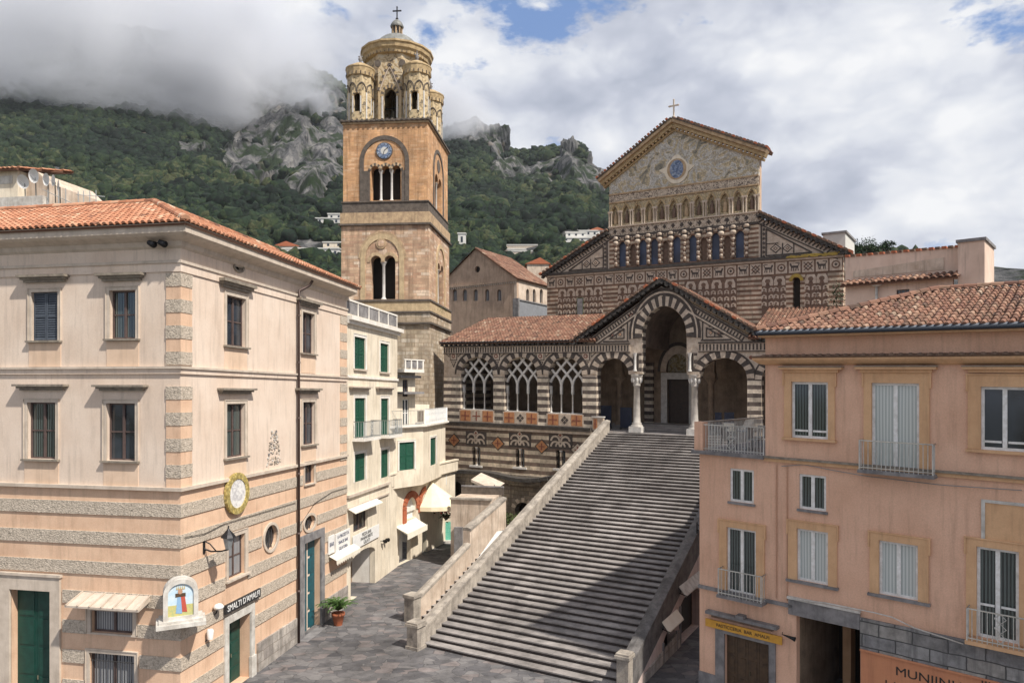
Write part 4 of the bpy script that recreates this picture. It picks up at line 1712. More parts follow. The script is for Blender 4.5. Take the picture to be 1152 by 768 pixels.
mb.box(eb - .2, eb - .003, -3, -.31, tz - .2, zb1, 'plaster_cream')
mb.build('balcony', bk)
mb = MB(B1)
sa, sb = B1.S(466, -2), B1.S(483, -2)
mb.box(sa, sb, -4, -2, tz + .1, B1.Z(475, 455, -2), 'plaster_cream')
mb.box(sa + .3, sa + .95, -1.995, -1.97, B1.Z(470, 474, -2), B1.Z(470, 462, -2), 'wood_brown')
tag(mb.build('stair_hut'), 'low cream hut with a small dark window on the roof terrace', 'hut')
# white board at the terrace house corner
s, z = T2.L(500, 535)
mb = MB(T2)
mb.box(a2 + .05, a2 + 1.0, .0, .06, T2.Z(501, 545), T2.Z(501, 528), 'white_paint')
mb.box(a2 + .3, a2 + .36, -.05, .0, T2.Z(501, 556), T2.Z(501, 530), 'iron_grey')
tag(mb.build('hanging_board'), 'blank white board hanging on a post at the end of the terrace house', 'board')
# hanging flowers and green tiled niche at the alley end
t = thing('flower_basket', 'hanging basket of red flowers at the end of the alley', 'plant', at(502, 577, 52))
Fb = Fr(None, 0, 0, O=at(502, 577, 52))
Fb.d, Fb.n = Vector((1, 0, 0)), Vector((0, -1, 0))
mb = MB(Fb)
for i in range(160):
    p = Vector((R.gauss(0, .32), R.gauss(0, .32), R.gauss(0, .22)))
    q = Vector((R.uniform(-1, 1), R.uniform(-1, 1), R.uniform(-1, 1))).normalized() * .1
    w2 = q.cross(Vector((0, 0, 1))) + Vector((.02, 0, 0))
    mb.add([tuple(p - q), tuple(p + w2), tuple(p + q), tuple(p - w2)], [(0, 1, 2, 3)], 'flower_red' if p.z > .08 and R.random() < .7 else 'leaf_dark')
mb.build('foliage', t)
mb = MB(Fb)
mb.tube([(0, 0, .9), (0, 0, -.3)], .012, 'iron_dark')
mb.lathe(0, 0, [(.05, -.5), (.25, -.3), (.3, -.15)], 'trunk', 10)
mb.build('basket', t)
N1 = Fr(486, 54.6, 4000, 440)
mb = MB(N1)
n0, n1 = 0, N1.S(510)
mb.box(n0, n1, -.3, 0, 0.2, 1.6, 'mosaic_green')
mb.box(n0, n1, -.28, -.02, 1.6, 2.9, 'plaster_cream')
mb.box(n0 - .15, n1 + .1, -.3, .35, 0, .2, 'stone_white')
mb.box(n0 - .15, n0, -.3, .1, .2, 2.6, 'stone_white')
tag(mb.build('tiled_bench'), 'green mosaic tiled wall at the end of the alley', 'tiled wall')

# ------------------------------------------------------------------ bell tower
TF = Fr(481, 58, -9000, 430)
TR = Fr(481, 58, 668, 440)
tw = thing('bell_tower', 'tall brick and stone bell tower with a domed round belfry', 'tower', TF.W(-3.5, -4, 0))
WT, DT = 7.05, 8.0
zS1, zS2, zTop = 19.0, 26.25, 33.7


def bifora(fr, fac, cx, y_top, y_bot, hw_s, n, mat_ring, gapw, root, y_spring, medal=None, o=0.0, ring=None):
    pass


def tower_stage(a_ext, z0, z1, mat, holesF, holesR, name='wall'):
    """square stage slightly larger than WT by a_ext each side; holes are lists of outlines"""
    for fr, hs, s0, s1 in ((TF, holesF, -WT - a_ext, a_ext), (TR, holesR, -a_ext, DT + a_ext)):
        mb = MB(fr)
        mb.sheet(rect_pts(s0, s1, z0, z1), hs, a_ext, .8 if hs else .3, mat, mat)
        mb.build(name, tw)
    mb = MB(TF)
    mb.box(-WT - a_ext, -WT - a_ext + .3, -DT, a_ext - .31, z0, z1, mat)
    mb.box(-WT - a_ext + .31, a_ext - .5, -DT - .3, -DT, z0, z1, mat)
    mb.build(name, tw)


def around(z0, z1, out, mat, mb, ext=0.0):
    pts = [TF.W(-WT, 0, 0), TF.W(0, 0, 0), TR.W(DT, 0, 0), TF.W(-WT, -DT, 0)]
    sweep(mb, pts, [(-.3, z0), (out, z0), (out, z1), (-.3, z1)], mat, closed=True)


# openings, front
cxU = TF.S(432.5)
# upper triple window
u0, u1 = TF.S(416), TF.S(452)
uz0, uzc = TF.Z(434, 226) + .05, TF.Z(434, 192)
wU = (u1 - u0)


def multi_arch(s0, s1, z0, zc, n, k, g=.09):
    """one opening under n arches springing from columns"""
    pts = [(s0 + g, z0), (s1 - g, z0)]
    w = (s1 - s0) / n
    for i in range(n - 1, -1, -1):
        a, b_ = s0 + w * i, s0 + w * (i + 1)
        c, h = (a + b_) / 2, w / 2 - g
        for j in range(9):
            t = math.pi * j / 8
            pts.append((c + h * math.cos(t), zc + h * k * math.sin(t)))
    return pts


hU = [multi_arch(u0, u1, uz0, uzc, 3, 1.15)]
for i in range(0):
    a = u0 + wU * i / 3 + .09
    b_ = u0 + wU * (i + 1) / 3 - .09
    hU.append(arch_pts(a, b_, uz0, uzc, (b_ - a) / 2 * 1.15, 10))
# lower twin window
l0, l1 = TF.S(416), TF.S(446.5)
lz0, lzc = TF.Z(434, 337.5) + .05, TF.Z(434, 295)
wL = l1 - l0
hL = [multi_arch(l0, l1, lz0, lzc, 2, 1.1, .10)]
for i in range(0):
    a = l0 + wL * i / 2 + .10
    b_ = l0 + wL * (i + 1) / 2 - .10
    hL.append(arch_pts(a, b_, lz0, lzc, (b_ - a) / 2 * 1.1, 10))
rU0, rU1 = TR.S(489), TR.S(497)
hUR = [multi_arch(rU0, rU1, uz0, uzc, 2, 1.0)]
for i in range(0):
    a = rU0 + (rU1 - rU0) * i / 2 + .1
    b_ = rU0 + (rU1 - rU0) * (i + 1) / 2 - .1
    hUR.append(arch_pts(a, b_, uz0, uzc, (b_ - a) / 2, 10))
rL0, rL1 = TR.S(490.5), TR.S(497.5)
hLR = [multi_arch(rL0, rL1, lz0, lzc, 2, 1.0)]
for i in range(0):
    a = rL0 + (rL1 - rL0) * i / 2 + .1
    b_ = rL0 + (rL1 - rL0) * (i + 1) / 2 - .1
    hLR.append(arch_pts(a, b_, lz0, lzc, (b_ - a) / 2, 10))
tower_stage(0.0, zS2, zTop, 'tower_brick', hU, hUR)
tower_stage(0.12, zS1 - .3, zS2, 'tower_stage', hL, hLR)
tower_stage(0.22, 0, zS1 - .3, 'tower_base', [], [])
mb = MB()
around(26.25, 27.1, .05, 'tower_dark', mb)
around(27.1, 27.2, .12, 'tower_dark', mb)
mb.build('dark_band', tw)
mb = MB()
around(25.35, 26.25, .20, 'ochre_stone', mb)
around(25.2, 25.35, .32, 'tower_dark', mb)
mb.build('cornice', tw)
mb = MB()
around(18.95, 19.1, .36, 'tower_dark', mb)
around(18.15, 18.95, .28, 'ring_stone', mb)
around(18.0, 18.15, .38, 'tower_dark', mb)
mb.build('cornice', tw)
mb = MB()
around(17.1, 17.25, .42, 'tower_dark', mb)
around(17.25, 18.0, .28, 'tower_base', mb)
mb.build('cornice', tw)
mb = MB()
around(33.7, 33.85, .22, 'tower_dark', mb)
around(33.55, 33.7, .10, 'ochre_stone', mb)
for k in range(30):
    s = -WT - .15 + (WT + .3) * k / 29
mb.build('roof_cornice', tw)
mb = MB(TF)
mb.box(-WT, 0, -DT, 0, zTop - .05, zTop + .12, 'lead')
mb.build('deck', tw)
mb = MB(TF)
k = -WT - .1
while k < .1:
    mb.box(k, k + .16, .2, .3, 33.72, 33.9, 'tower_dark')
    k += .42
mb.build('deck_edge_tiles', tw)

# arch surrounds
mb = MB(TF)
ccs = cxU
czU = TF.Z(432, 181)
mb.ring(ccs, czU, 1.72, 2.06, 0, 180, 22, -.01, .07, ['tower_dark', 'tower_dark'], 1.0, 0)
mb.box(ccs - 2.06, ccs - 1.72, -.01, .07, 27.22, czU, 'tower_dark')
mb.box(ccs + 1.72, ccs + 2.06, -.01, .07, 27.22, czU, 'tower_dark')
mb.box(ccs - 1.71, u0 + .02, -.01, .035, 27.22, uzc, 'tower_dark')
mb.box(u1 - .02, ccs + 1.71, -.01, .035, 27.22, uzc, 'tower_dark')
for i in range(3):
    a = u0 + wU * i / 3
    b_ = u0 + wU * (i + 1) / 3
    mb.ring((a + b_) / 2, uzc, wU / 6 - .09, wU / 6 + .12, 0, 180, 9, -.01, .06 + .006 * i, ['tower_dark', 'ochre_stone'], 1.1)
mb.build('arch_surround', tw)
mb = MB(TF)
czL = TF.Z(430, 291)
cl = TF.S(430.5)
mb.ring(cl, czL, 1.42, 1.82, 0, 180, 20, -.01, .19, ['ring_stone'], 1.12, 0)
mb.ring(cl, czL, 1.84, 2.0, 0, 180, 20, -.01, .15, ['ochre_stone'], 1.12, 0)
mb.box(cl - 1.82, cl - 1.42, -.01, .19, 19.12, czL, 'ring_stone')
mb.box(cl + 1.42, cl + 1.82, -.01, .19, 19.12, czL, 'ring_stone')
for i in range(2):
    a = l0 + wL * i / 2
    b_ = l0 + wL * (i + 1) / 2
    mb.ring((a + b_) / 2, lzc, wL / 4 - .09, wL / 4 + .16, 0, 180, 10, .11, .17 + .006 * i, ['ring_stone', 'ochre_stone'], 1.1)
mb.build('arch_surround', tw)
mb = MB(TR)
cr = (rU0 + rU1) / 2
mb.ring(cr, czU, 1.75, 2.05, 0, 180, 20, -.01, .07, ['tower_dark'], 1.0, 0)
mb.box(cr - 2.05, cr - 1.75, -.01, .07, 27.22, czU, 'tower_dark')
mb.box(cr + 1.75, cr + 2.05, -.01, .07, 27.22, czU, 'tower_dark')
mb.disc(cr, czU + .7, .55, .55, -.01, .04, 'tower_dark')
cr = (rL0 + rL1) / 2
mb.ring(cr, czL, 1.45, 1.8, 0, 180, 20, .10, .2, ['ring_stone'], 1.1, 0)
mb.box(cr - 1.8, cr - 1.45, .1, .2, 19.12, czL, 'ring_stone')
mb.box(cr + 1.45, cr + 1.8, .1, .2, 19.12, czL, 'ring_stone')
mb.build('arch_surround', tw)


def column(fr, s, o, z0, z1, r, parent, name='column', mat='column_stone', cap=1.0, seg=12):
    mb = MB(fr)
    h = z1 - z0
    c = .34 * cap * (r / .14) ** .5
    mb.lathe(s, o, [(r * 1.7, z0), (r * 1.7, z0 + r * .6), (r * 1.35, z0 + r * .9), (r * 1.1, z0 + r * 1.3), (r, z0 + r * 1.6), (r * .9, z1 - c), (r * 1.1, z1 - c + .03), (r * 1.15, z1 - c * .7), (r * 1.9, z1 - c * .25), (r * 2.0, z1 - c * .2), (r * 2.0, z1)], mat, seg)
    return mb.build(name, parent)


for i in (1, 2):
    column(TF, u0 + wU * i / 3, -.22, uz0, uzc + .06, .10, tw, mat='marble_white')
column(TF, l0 + wL / 2, -.15, lz0, lzc + .06, .13, tw, seg=14, mat='marble_white')
column(TR, (rU0 + rU1) / 2, -.2, uz0, uzc + .06, .09, tw)
column(TR, (rL0 + rL1) / 2, -.15, lz0, lzc + .06, .11, tw)
# dark rooms behind
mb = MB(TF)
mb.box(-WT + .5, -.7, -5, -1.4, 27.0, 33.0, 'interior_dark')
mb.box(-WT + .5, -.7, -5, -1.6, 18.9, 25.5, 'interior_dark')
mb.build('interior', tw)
# medallion
mb = MB(TF)
s, z = TF.L(429.5, 274.5)
mb.disc(s, z, .42, .42, .11, .2, 'ochre_stone')
mb.disc(s, z, .28, .28, .2, .24, 'tower_stage')
mb.build('medallion', tw)
# clock
s, z = TF.L(432.6, 170)
mb = MB(TF)
mb.disc(s, z, .70, .70, .0, .08, 'tower_dark', 28)
ck = mb.build('clock', tw)
mb = MB(TF)
mb.disc(s, z, .63, .63, .08, .10, 'mosaic_christ', 28)
mb.disc(s, z, .30, .30, .10, .105, 'far_white', 20)
mb.build('dial', ck)
mb = MB(TF)
mb.strip((s, z), (s + .33, z + .28), .06, .11, .12, 'black_paint')
mb.strip((s, z), (s - .12, z - .46), .045, .121, .13, 'black_paint')
for k in range(12):
    a = k * math.pi / 6
    mb.strip((s + .48 * math.cos(a), z + .48 * math.sin(a)), (s + .59 * math.cos(a), z + .59 * math.sin(a)), .05, .10, .112, 'black_paint')
mb.build('hands', ck)

# belfry drum
cen = (TF.W(-WT / 2, -DT / 2, 0))


def drum_frames(c, r, n, rot=0.0):
    out = []
    for i in range(n):
        a = rot + 2 * math.pi * i / n
        f = Fr(None, 0, 0, O=Vector((c.x, c.y, 0)) + Vector((math.cos(a), math.sin(a), 0)) * r)
        f.n = Vector((math.cos(a), math.sin(a), 0))
        f.d = Vector((-f.n.y, f.n.x, 0))
        out.append(f)
    return out


rotT = math.atan2(TF.n.y, TF.n.x)
DR = 2.45
FB = drum_frames(cen, DR, 16, rotT)
hwid = DR * math.tan(math.pi / 16)
CF = Fr(None, 0, 0, O=Vector((cen.x, cen.y, 0)))
CF.d, CF.n = TF.d.copy(), TF.n.copy()
CF.d.z = 0
dz0, dz1 = 33.8, 40.35
# wall of the drum: wide front faces with tall arched openings
mbd = MB()
F8 = drum_frames(cen, DR, 8, rotT)
hw8 = DR * math.tan(math.pi / 8)
for i, f in enumerate(F8):
    mb = MB(f)
    if i % 2 == 0:
        mb.sheet(rect_pts(-hw8, hw8, dz0, dz1), [arch_pts(-.55, .55, dz0 + .3, 36.4, .75, 12, .35)], 0, .45, 'drum_tiles')
    else:
        mb.sheet(rect_pts(-hw8, hw8, dz0, dz1), [], 0, .45, 'drum_tiles')
    mb.build('belfry_wall', tw)
    if i % 2 == 0:
        mb = MB(f)
        # white jambs, pointed gable frame and rings
        mb.prism([(-.98, 36.2), (.98, 36.2), (.62, 37.7), (0, 38.95), (-.62, 37.7)], -.3, -.28, 'marble_light') if False else None
        for q in (-1, 1):
            mb.box(min(q * .56, q * .70), max(q * .56, q * .70), -.02, .10, dz0 + .05, 36.4, 'marble_white')
            mb.box(min(q * .78, q * 1.0), max(q * .78, q * 1.0), -.02, .06, dz0 + .05, 37.2, 'ring_stone')
        mb.ring(0, 36.4, .56, .80, 0, 180, 13, -.02, .08, ['gold_stone', 'tower_dark'], 1.25)
        for q in (-1, 1):
            for k in range(9):
                t0, t1 = k / 9, (k + 1) / 9
                p = [(q * 1.02 * (1 - t) ** .8 * 1.0, 36.9 + 2.25 * t ** .95) for t in (t0, t1)]
                mb.strip(p[0], p[1], .17, -.02, .13, 'gold_stone' if k % 2 else 'tower_dark')
                p = [(q * .84 * (1 - t) ** .8 * 1.0, 36.9 + 1.95 * t ** .95) for t in (t0, t1)]
                mb.strip(p[0], p[1], .10, -.02, .10, 'marble_light')
        mb.disc(-1.05, 39.2, .28, .28, -.01, .06, 'tower_dark', 12) if True else None
        mb.disc(1.05, 39.2, .28, .28, -.01, .06, 'tower_dark', 12)
        mb.build('belfry_frame', tw)
mb = MB(CF)
prof = [(DR * 1.04, dz1 - .9), (DR * 1.08, dz1 - .85), (DR * 1.08, dz1 - .7)]
mb.lathe(0, 0, [(DR * 1.03, dz1 - .35), (DR * 1.16, dz1 - .3), (DR * 1.18, dz1 - .05), (DR * 1.24, dz1 + .1), (DR * 1.26, dz1 + .4), (DR * 1.30, dz1 + .48), (DR * 1.30, dz1 + .62), (DR * 1.0, dz1 + .85)], 'gold_stone', 16, False)
for k in range(48):
    a = 2 * math.pi * k / 48
    r_ = DR * 1.14
    x, y = r_ * math.cos(a), r_ * math.sin(a)
    mb.lathe(x, y, [(.055, dz1 - .3), (.055, dz1 - .02)], 'tower_dark', 4, False)
mb.build('belfry_cornice', tw)
mb = MB(CF)
rd = DR * .80
mb.lathe(0, 0, [(DR * 1.26, dz1 + .63), (rd * 1.12, dz1 + .80)] + [(rd * math.cos(t), dz1 + .8 + 1.55 * math.sin(t)) for t in [i * math.pi / 2 / 9 for i in range(9)]] + [(.42, dz1 + 2.32)], 'lead', 24)
mb.build('dome', tw)
mb = MB(CF)
zl_ = dz1 + 2.15
mb.lathe(0, 0, [(.62, zl_), (.62, zl_ + .1), (.5, zl_ + .12)], 'stone_grey', 8, False)
for k in range(8):
    a = 2 * math.pi * k / 8
    mb.lathe(.42 * math.cos(a), .42 * math.sin(a), [(.08, zl_ + .1), (.07, zl_ + .9)], 'ochre_stone', 6)
mb.lathe(0, 0, [(.3, zl_ + .1), (.3, zl_ + .9)], 'stone_grey', 8, False)
mb.lathe(0, 0, [(.56, zl_ + .9), (.60, zl_ + 1.02), (.50, zl_ + 1.24), (.3, zl_ + 1.48), (.08, zl_ + 1.62), (.05, zl_ + 1.72)], 'lead', 12)
mb.build('lantern', tw)


def cross(fr, s, o, z, h, w, t, mat, parent=None, name='cross'):
    mb = MB(fr)
    mb.box(s - t, s + t, o - t, o + t, z, z + h, mat)
    mb.box(s - w, s - t, o - t, o + t, z + h * .62, z + h * .62 + 2 * t, mat)
    mb.box(s + t, s + w, o - t, o + t, z + h * .62, z + h * .62 + 2 * t, mat)
    mb.lathe(s, o, [(.02, z - t * 3), (t * 3, z - t * .5), (t * 1.2, z + t * 2)], mat, 8)
    for (a, b_) in ((s - w, z + h * .62 + t), (s + w, z + h * .62 + t), (s, z + h)):
        mb.lathe(a, o, [(.01, b_ - t * 1.9), (t * 1.8, b_), (.01, b_ + t * 1.9)], mat, 6)
    return mb.build(name, parent)


cross(CF, 0, 0, zl_ + 1.72, 1.0, .34, .045, 'iron_dark', tw)
# bell and its beam
mb = MB(CF)
mb.lathe(0, 1.2, [(.42, 34.9), (.38, 35.0), (.27, 35.25), (.24, 35.6), (.14, 35.72), (.03, 35.76)], 'bronze', 16)
bl = mb.build('bell', tw)
mb = MB(CF)
mb.tube([(-.9, 1.2, 35.85), (.9, 1.2, 35.85)], .06, 'iron_dark')
mb.tube([(-.9, 1.2, 34.3), (-.9, 1.2, 36.5)], .05, 'iron_dark')
mb.tube([(.9, 1.2, 34.3), (.9, 1.2, 36.5)], .05, 'iron_dark')
mb.build('bell_frame', tw)

# corner turrets
TRD = 1.0
off = WT / 2 - TRD - .12
offd = DT / 2 - TRD - .12
for (a, b_) in ((-off, offd), (off, offd), (off, -offd), (-off, -offd)):
    c = CF.W(a, b_, 0)
    tu = bpy.data.objects.new('turret', None)
    COL.objects.link(tu)
    tu.parent = tw
    tu.location = Vector((c.x, c.y, 0)) - tw.location
    Ft = drum_frames(c, TRD, 8, rotT)
    h8 = TRD * math.tan(math.pi / 8)
    ob = None
    for i, f in enumerate(Ft):
        mb = MB(f)
        if i % 2 == 0:
            mb.sheet(rect_pts(-h8, h8, 33.8, 38.2), [arch_pts(-.27, .27, 34.7, 35.95, .30, 8)], 0, .25, 'turret_tiles')
            mb.ring(0, 35.95, .28, .38, 0, 180, 7, -.01, .05, ['gold_stone', 'tower_dark'])
            mb.box(-.38, -.28, -.01, .05, 34.6, 35.95, 'marble_white')
            mb.box(.28, .38, -.01, .05, 34.6, 35.95, 'marble_white')
        else:
            mb.sheet(rect_pts(-h8, h8, 33.8, 38.2), [], 0, .25, 'turret_tiles')
            mb.box(-.05, .05, -.01, .07, 33.8, 36.3, 'marble_white')
        # interlaced arches band
        for q in (-1, 1):
            mb.ring(q * h8, 36.4, h8 * 1.0 - .06, h8 * 1.0, 90 if q > 0 else 0, 180 if q > 0 else 90, 4, -.01, .05, ['tower_dark'], 1.7)
        mb.build('turret_wall', tu)
    G = Fr(None, 0, 0, O=Vector((c.x, c.y, 0)))
    G.d, G.n = CF.d.copy(), CF.n.copy()
    mb = MB(G)
    mb.lathe(0, 0, [(TRD * 1.04, 37.7), (TRD * 1.16, 37.75), (TRD * 1.16, 38.05), (TRD * 1.18, 38.2), (TRD * 1.20, 38.35), (TRD * 1.24, 38.4), (TRD * 1.24, 38.5), (TRD * .5, 38.95), (.12, 39.0)], 'gold_stone', 16, False)
    for k in range(20):
        an = 2 * math.pi * k / 20
        mb.lathe(TRD * 1.17 * math.cos(an), TRD * 1.17 * math.sin(an), [(.045, 37.78), (.045, 38.0)], 'tower_dark', 4, False)
    mb.build('turret_cornice', tu)
    mb = MB(G)
    mb.lathe(0, 0, [(.22, 38.9), (.12, 39.1), (.1, 39.25), (.2, 39.4), (.1, 39.55), (.04, 39.8), (.01, 40.0)], 'stone_grey', 8)
    mb.box(-.2, .2, -.03, .03, 39.6, 39.68, 'stone_grey')
    mb.build('finial', tu)

# ------------------------------------------------------------------ brown chapel behind
BC = Fr(581.4, 78, -590, 435)
BR = Fr(581.4, 78, 1050, 435)
ch = thing('brown_chapel', 'brown plastered church house with a row of small arched windows and gabled roof', 'building', BC.W(-5, -4, 0))
fbc = Facade(BC, ch)
fbr = Facade(BR, ch)
zev = BC.Z(581, 313)
BL = BC.S(495)
BE = BR.S(617)
for px in (511.6, 522.8, 535, 548, 561.5):
    s0, s1, z0, z1 = BC.rect(px - 2.4, px + 2.4, 325.5, 338.5)
    fbc.hole(arch_pts(s0, s1, z0, z1 - .3, .3, 8))
    mb = MB(BC)
    mb.box(s0, s1, -.3, -.25, z0, z1, 'glass_lace')
    mb.box((s0 + s1) / 2 - .03, (s0 + s1) / 2 + .03, -.25, -.2, z0, z1, 'frame_brown')
    mb.build('window', ch)
for px in (593.6, 601, 609):
    s0, s1, z0, z1 = BR.rect(px - 1.6, px + 1.6, 325, 341)
    fbr.hole(arch_pts(s0, s1, z0, z1 - .35, .35, 8))
    mb = MB(BR)
    mb.box(s0, s1, -.3, -.25, z0, z1, 'glass_dark')
    mb.build('window', ch)
sap, zap = BC.L(536, 279.5)
s, z = BC.L(537, 303)
fbc.hole([(s + .38 * math.cos(i * math.pi / 8), z + .38 * math.sin(i * math.pi / 8)) for i in range(16)])
mb = MB(BC)
mb.disc(s, z, .45, .45, -.4, -.3, 'interior_dark')
mb.build('round_window', ch)
slope = (zap - zev) / (0 - sap)
fbc.wall([(BL, 5), (0, 5), (0, zev), (sap, zap), (BL, zap + slope * (BL - sap) * 1.0)], 'chapel_plaster', .35)
fbr.wall(rect_pts(0, BE, 5, zev), 'plaster_old_cream', .35)
mb = MB(BC)
zc_ = BC.Z(545, 318.5)
mb.box(BL, .12, -.01, .12, zc_ - .15, zc_ + .08, 'chapel_plaster')
k = BL
while k < 0:
    mb.box(k, k + .12, -.01, .10, zc_ - .35, zc_ - .151, 'stone_trim')
    k += .3
mb.build('cornice', ch)
e0_ = BC.W(.3, .25, zev - .1)
r0_ = BC.W(sap, .25, zap + .05)
tile_roof('roof', ch, e0_, e0_ + BR.d * (BE + .5), [e0_, e0_ + BR.d * (BE + .5), r0_ + BR.d * (BE + .5), r0_], w=.3, l=.5, mat='old_roof_tiles')
l0_ = BC.W(BL, .25, zap + slope * (BL - sap) + .05)
mb = MB()
q = [r0_, l0_, l0_ + BR.d * BE, r0_ + BR.d * BE]
mb.add([(p.x, -p.y, p.z) for p in q], [(0, 1, 2, 3)], 'tile_bed')
mb.build('roof_far', ch)
mb = MB(BR)
s0, s1 = BR.S(584, 2), BR.S(616, 2)
z0 = BR.Z(600, 357, 2)
z1 = BR.Z(600, 341, 2)
mb.box(s0, s1, 1.5, 2.0, z0 - 3, z1, 'tarpaulin')
mb.box(s0 - .3, s0 - .05, 1.4, 2.1, z0 - 3, z1 + .2, 'stone_grey')
mb.box(s0 - .1, s1 + .1, 1.4, 2.1, z1, z1 + .12, 'stone_grey')
tag(mb.build('roof_parapet'), 'grey parapet on the roof between the brown chapel and the cathedral', 'parapet')

# ------------------------------------------------------------------ cathedral
PF = Fr(745, 50, -850, 409)
NFo = PF.W(PF.S(760), -7.2, 0)
NF = Fr(None, 0, -680, 404, O=NFo)
cat_ = thing('cathedral', 'striped medieval cathedral with an arcaded porch, gabled front and gold mosaic pediment', 'church', PF.W(0, -3, 0))
FLZ = PF.Z(748, 488)
sL = PF.S(499.5)
sR = PF.S(861) + 6.0
zFr = PF.Z(677, 386.5)
zFrB = PF.Z(677, 394)
zLed = PF.Z(585, 477.5)
pm = MB(PF)


def spn(x0, x1):
    return PF.S(x0), PF.S(x1)


holes = []
WINS = []
for (x0, x1) in ((518.8, 555), (567.9, 604.5), (617, 655.2)):
    s0, s1 = spn(x0, x1)
    xm = (x0 + x1) / 2
    zb_, zc_ = PF.Z(xm, 463 + (xm - 585) * .045), PF.Z(xm, 421)
    rise = PF.Z(xm, 401.5) - zc_
    pts = arch_pts(s0, s1, zb_, zc_, rise, 16, .12)
    holes.append(pts)
    WINS.append((s0, s1, zb_, zc_, rise, xm))
# the three wide arches joined over the two columns
z420 = PF.Z(714, 420.5)
a0, a1 = spn(671.5, 707.5)
m0, m1 = spn(722.5, 772.5)
c0_, c1_ = spn(787.5, 840.5)
zA = PF.Z(689, 421)
rA = PF.Z(689, 402.5) - zA
zM = PF.Z(747, 377)
rM = PF.Z(747, 344) - zM
zC = PF.Z(814, 425)
rC = PF.Z(814, 402.3) - zC
big = [(a0, FLZ - .35), (c1_, FLZ - .35), (c1_, zC)]
for i in range(1, 17):
    t = math.pi * i / 16
    big.append(((c0_ + c1_) / 2 + (c1_ - c0_) / 2 * math.cos(t), zC + rC * math.sin(t)))
zimp = z420
big += [(c0_, zimp), (m1, zimp), (m1, zM)]
for i in range(1, 21):
    t = math.pi * i / 20
    y = math.sin(t) * .92 + .08 * (1 - abs(math.cos(t))) ** .8
    big.append(((m0 + m1) / 2 + (m1 - m0) / 2 * math.cos(t), zM + rM * y))
big += [(m0, zimp), (a1, zimp), (a1, zA)]
for i in range(1, 17):
    t = math.pi * i / 16
    big.append(((a0 + a1) / 2 + (a1 - a0) / 2 * math.cos(t), zA + rA * math.sin(t)))
holes.append(big)
r0, r1 = spn(857, 912)
holes.append(arch_pts(r0, r1, FLZ - .35, PF.Z(884, 427), (r1 - r0) / 2 * .9, 14))
# outline with the gable
gl, glz = PF.L(655, 383.5)
ga, gaz = PF.L(744, 322)
gr_, grz = PF.L(853.5, 382)
zw0 = zLed - .25
outline = [(sL, zw0), (a0 - .6, zw0), (a0 - .6, FLZ - .6), (sR, FLZ - .6), (sR, zFr), (gr_, zFr), (ga, gaz), (gl, zFr), (sL, zFr)]
mb = MB(PF)
mb.sheet(outline, holes, 0, .75, 'marble_light', 'porch_stripes')
mb.build('porch_wall', cat_)

dec = MB(PF)   # marble inlay, all in low relief
L1, L2, L3 = .02, .035, .05


def dark_frame(s0, s1, z0, z1, t=.05, inner=None):
    dec.box(s0, s1, -.01, L1, z0, z1, 'marble_dark')
    dec.box(s0 + t, s1 - t, -.01, L2, z0 + t, z1 - t, inner or 'marble_light')


def lozenge(mb, s, z, rs, rz, o, mat):
    mb.prism([(s - rs, z), (s, z - rz), (s + rs, z), (s, z + rz)], -.01, o, mat)


# striped piers
stripes_mb = MB(PF)
piers = []
xs = [(499.6, 518.6), (555.4, 567.6), (604.9, 616.6), (655.6, 671.2), (840.9, 856.6)]
for (x0, x1) in xs:
    s0, s1 = spn(x0, x1)
    piers.append((s0, s1))
    z_top = PF.Z((x0 + x1) / 2, 424)
    stripes_mb = MB(PF)
    stripes_mb.box(s0 + .004, s1 - .004, -.01, .06, zw0 if x1 < 700 else FLZ - .3, z_top, 'porch_stripes')
    stripes_mb.build('striped_pier', cat_)
# arch rings of the windows and arches
ringm = MB(PF)


def big_ring(s0, s1, zc, rise, w1, w2, n, tilt=1.0):
    c = (s0 + s1) / 2
    h = (s1 - s0) / 2
    k = rise / h
    ringm.ring(c, zc, h, h + w1, 0, 180, n, -.01, .075, ['marble_light', 'marble_dark'] if n % 2 else ['marble_light', 'marble_dark'], k)
    ringm.ring(c, zc, h + w1, h + w1 + w2, 0, 180, 1, -.01, .05, ['marble_dark'], k)


for (s0, s1, zb_, zc_, rise, xm) in WINS:
    ringm_n = 13
    big_ring(s0, s1, zc_, rise, .42, .18, 15)
big_ring(a0, a1, zA, rA, .50, .16, 15)
big_ring(c0_, c1_, zC, rC, .48, .14, 17)
big_ring(r0, r1, PF.Z(884, 427), (r1 - r0) / 2 * .9, .42, .12, 17)
# central arch ring
mc, mh = (m0 + m1) / 2, (m1 - m0) / 2
ringm.ring(mc, zM, mh, mh + .52, -4, 184, 25, -.01, .09, ['marble_dark', 'marble_light'], rM / mh)
ringm.ring(mc, zM, mh + .52, mh + .70, -4, 184, 1, -.01, .06, ['marble_dark'], rM / mh)
ringm.ring(mc, zM, mh + .70, mh + .80, -4, 184, 1, -.01, .075, ['marble_light'], rM / mh)
ringm.ring(mc, zM, mh + .80, mh + .98, -4, 184, 1, -.01, .05, ['marble_dark'], rM / mh)
ringm.build('arch_ring', cat_)
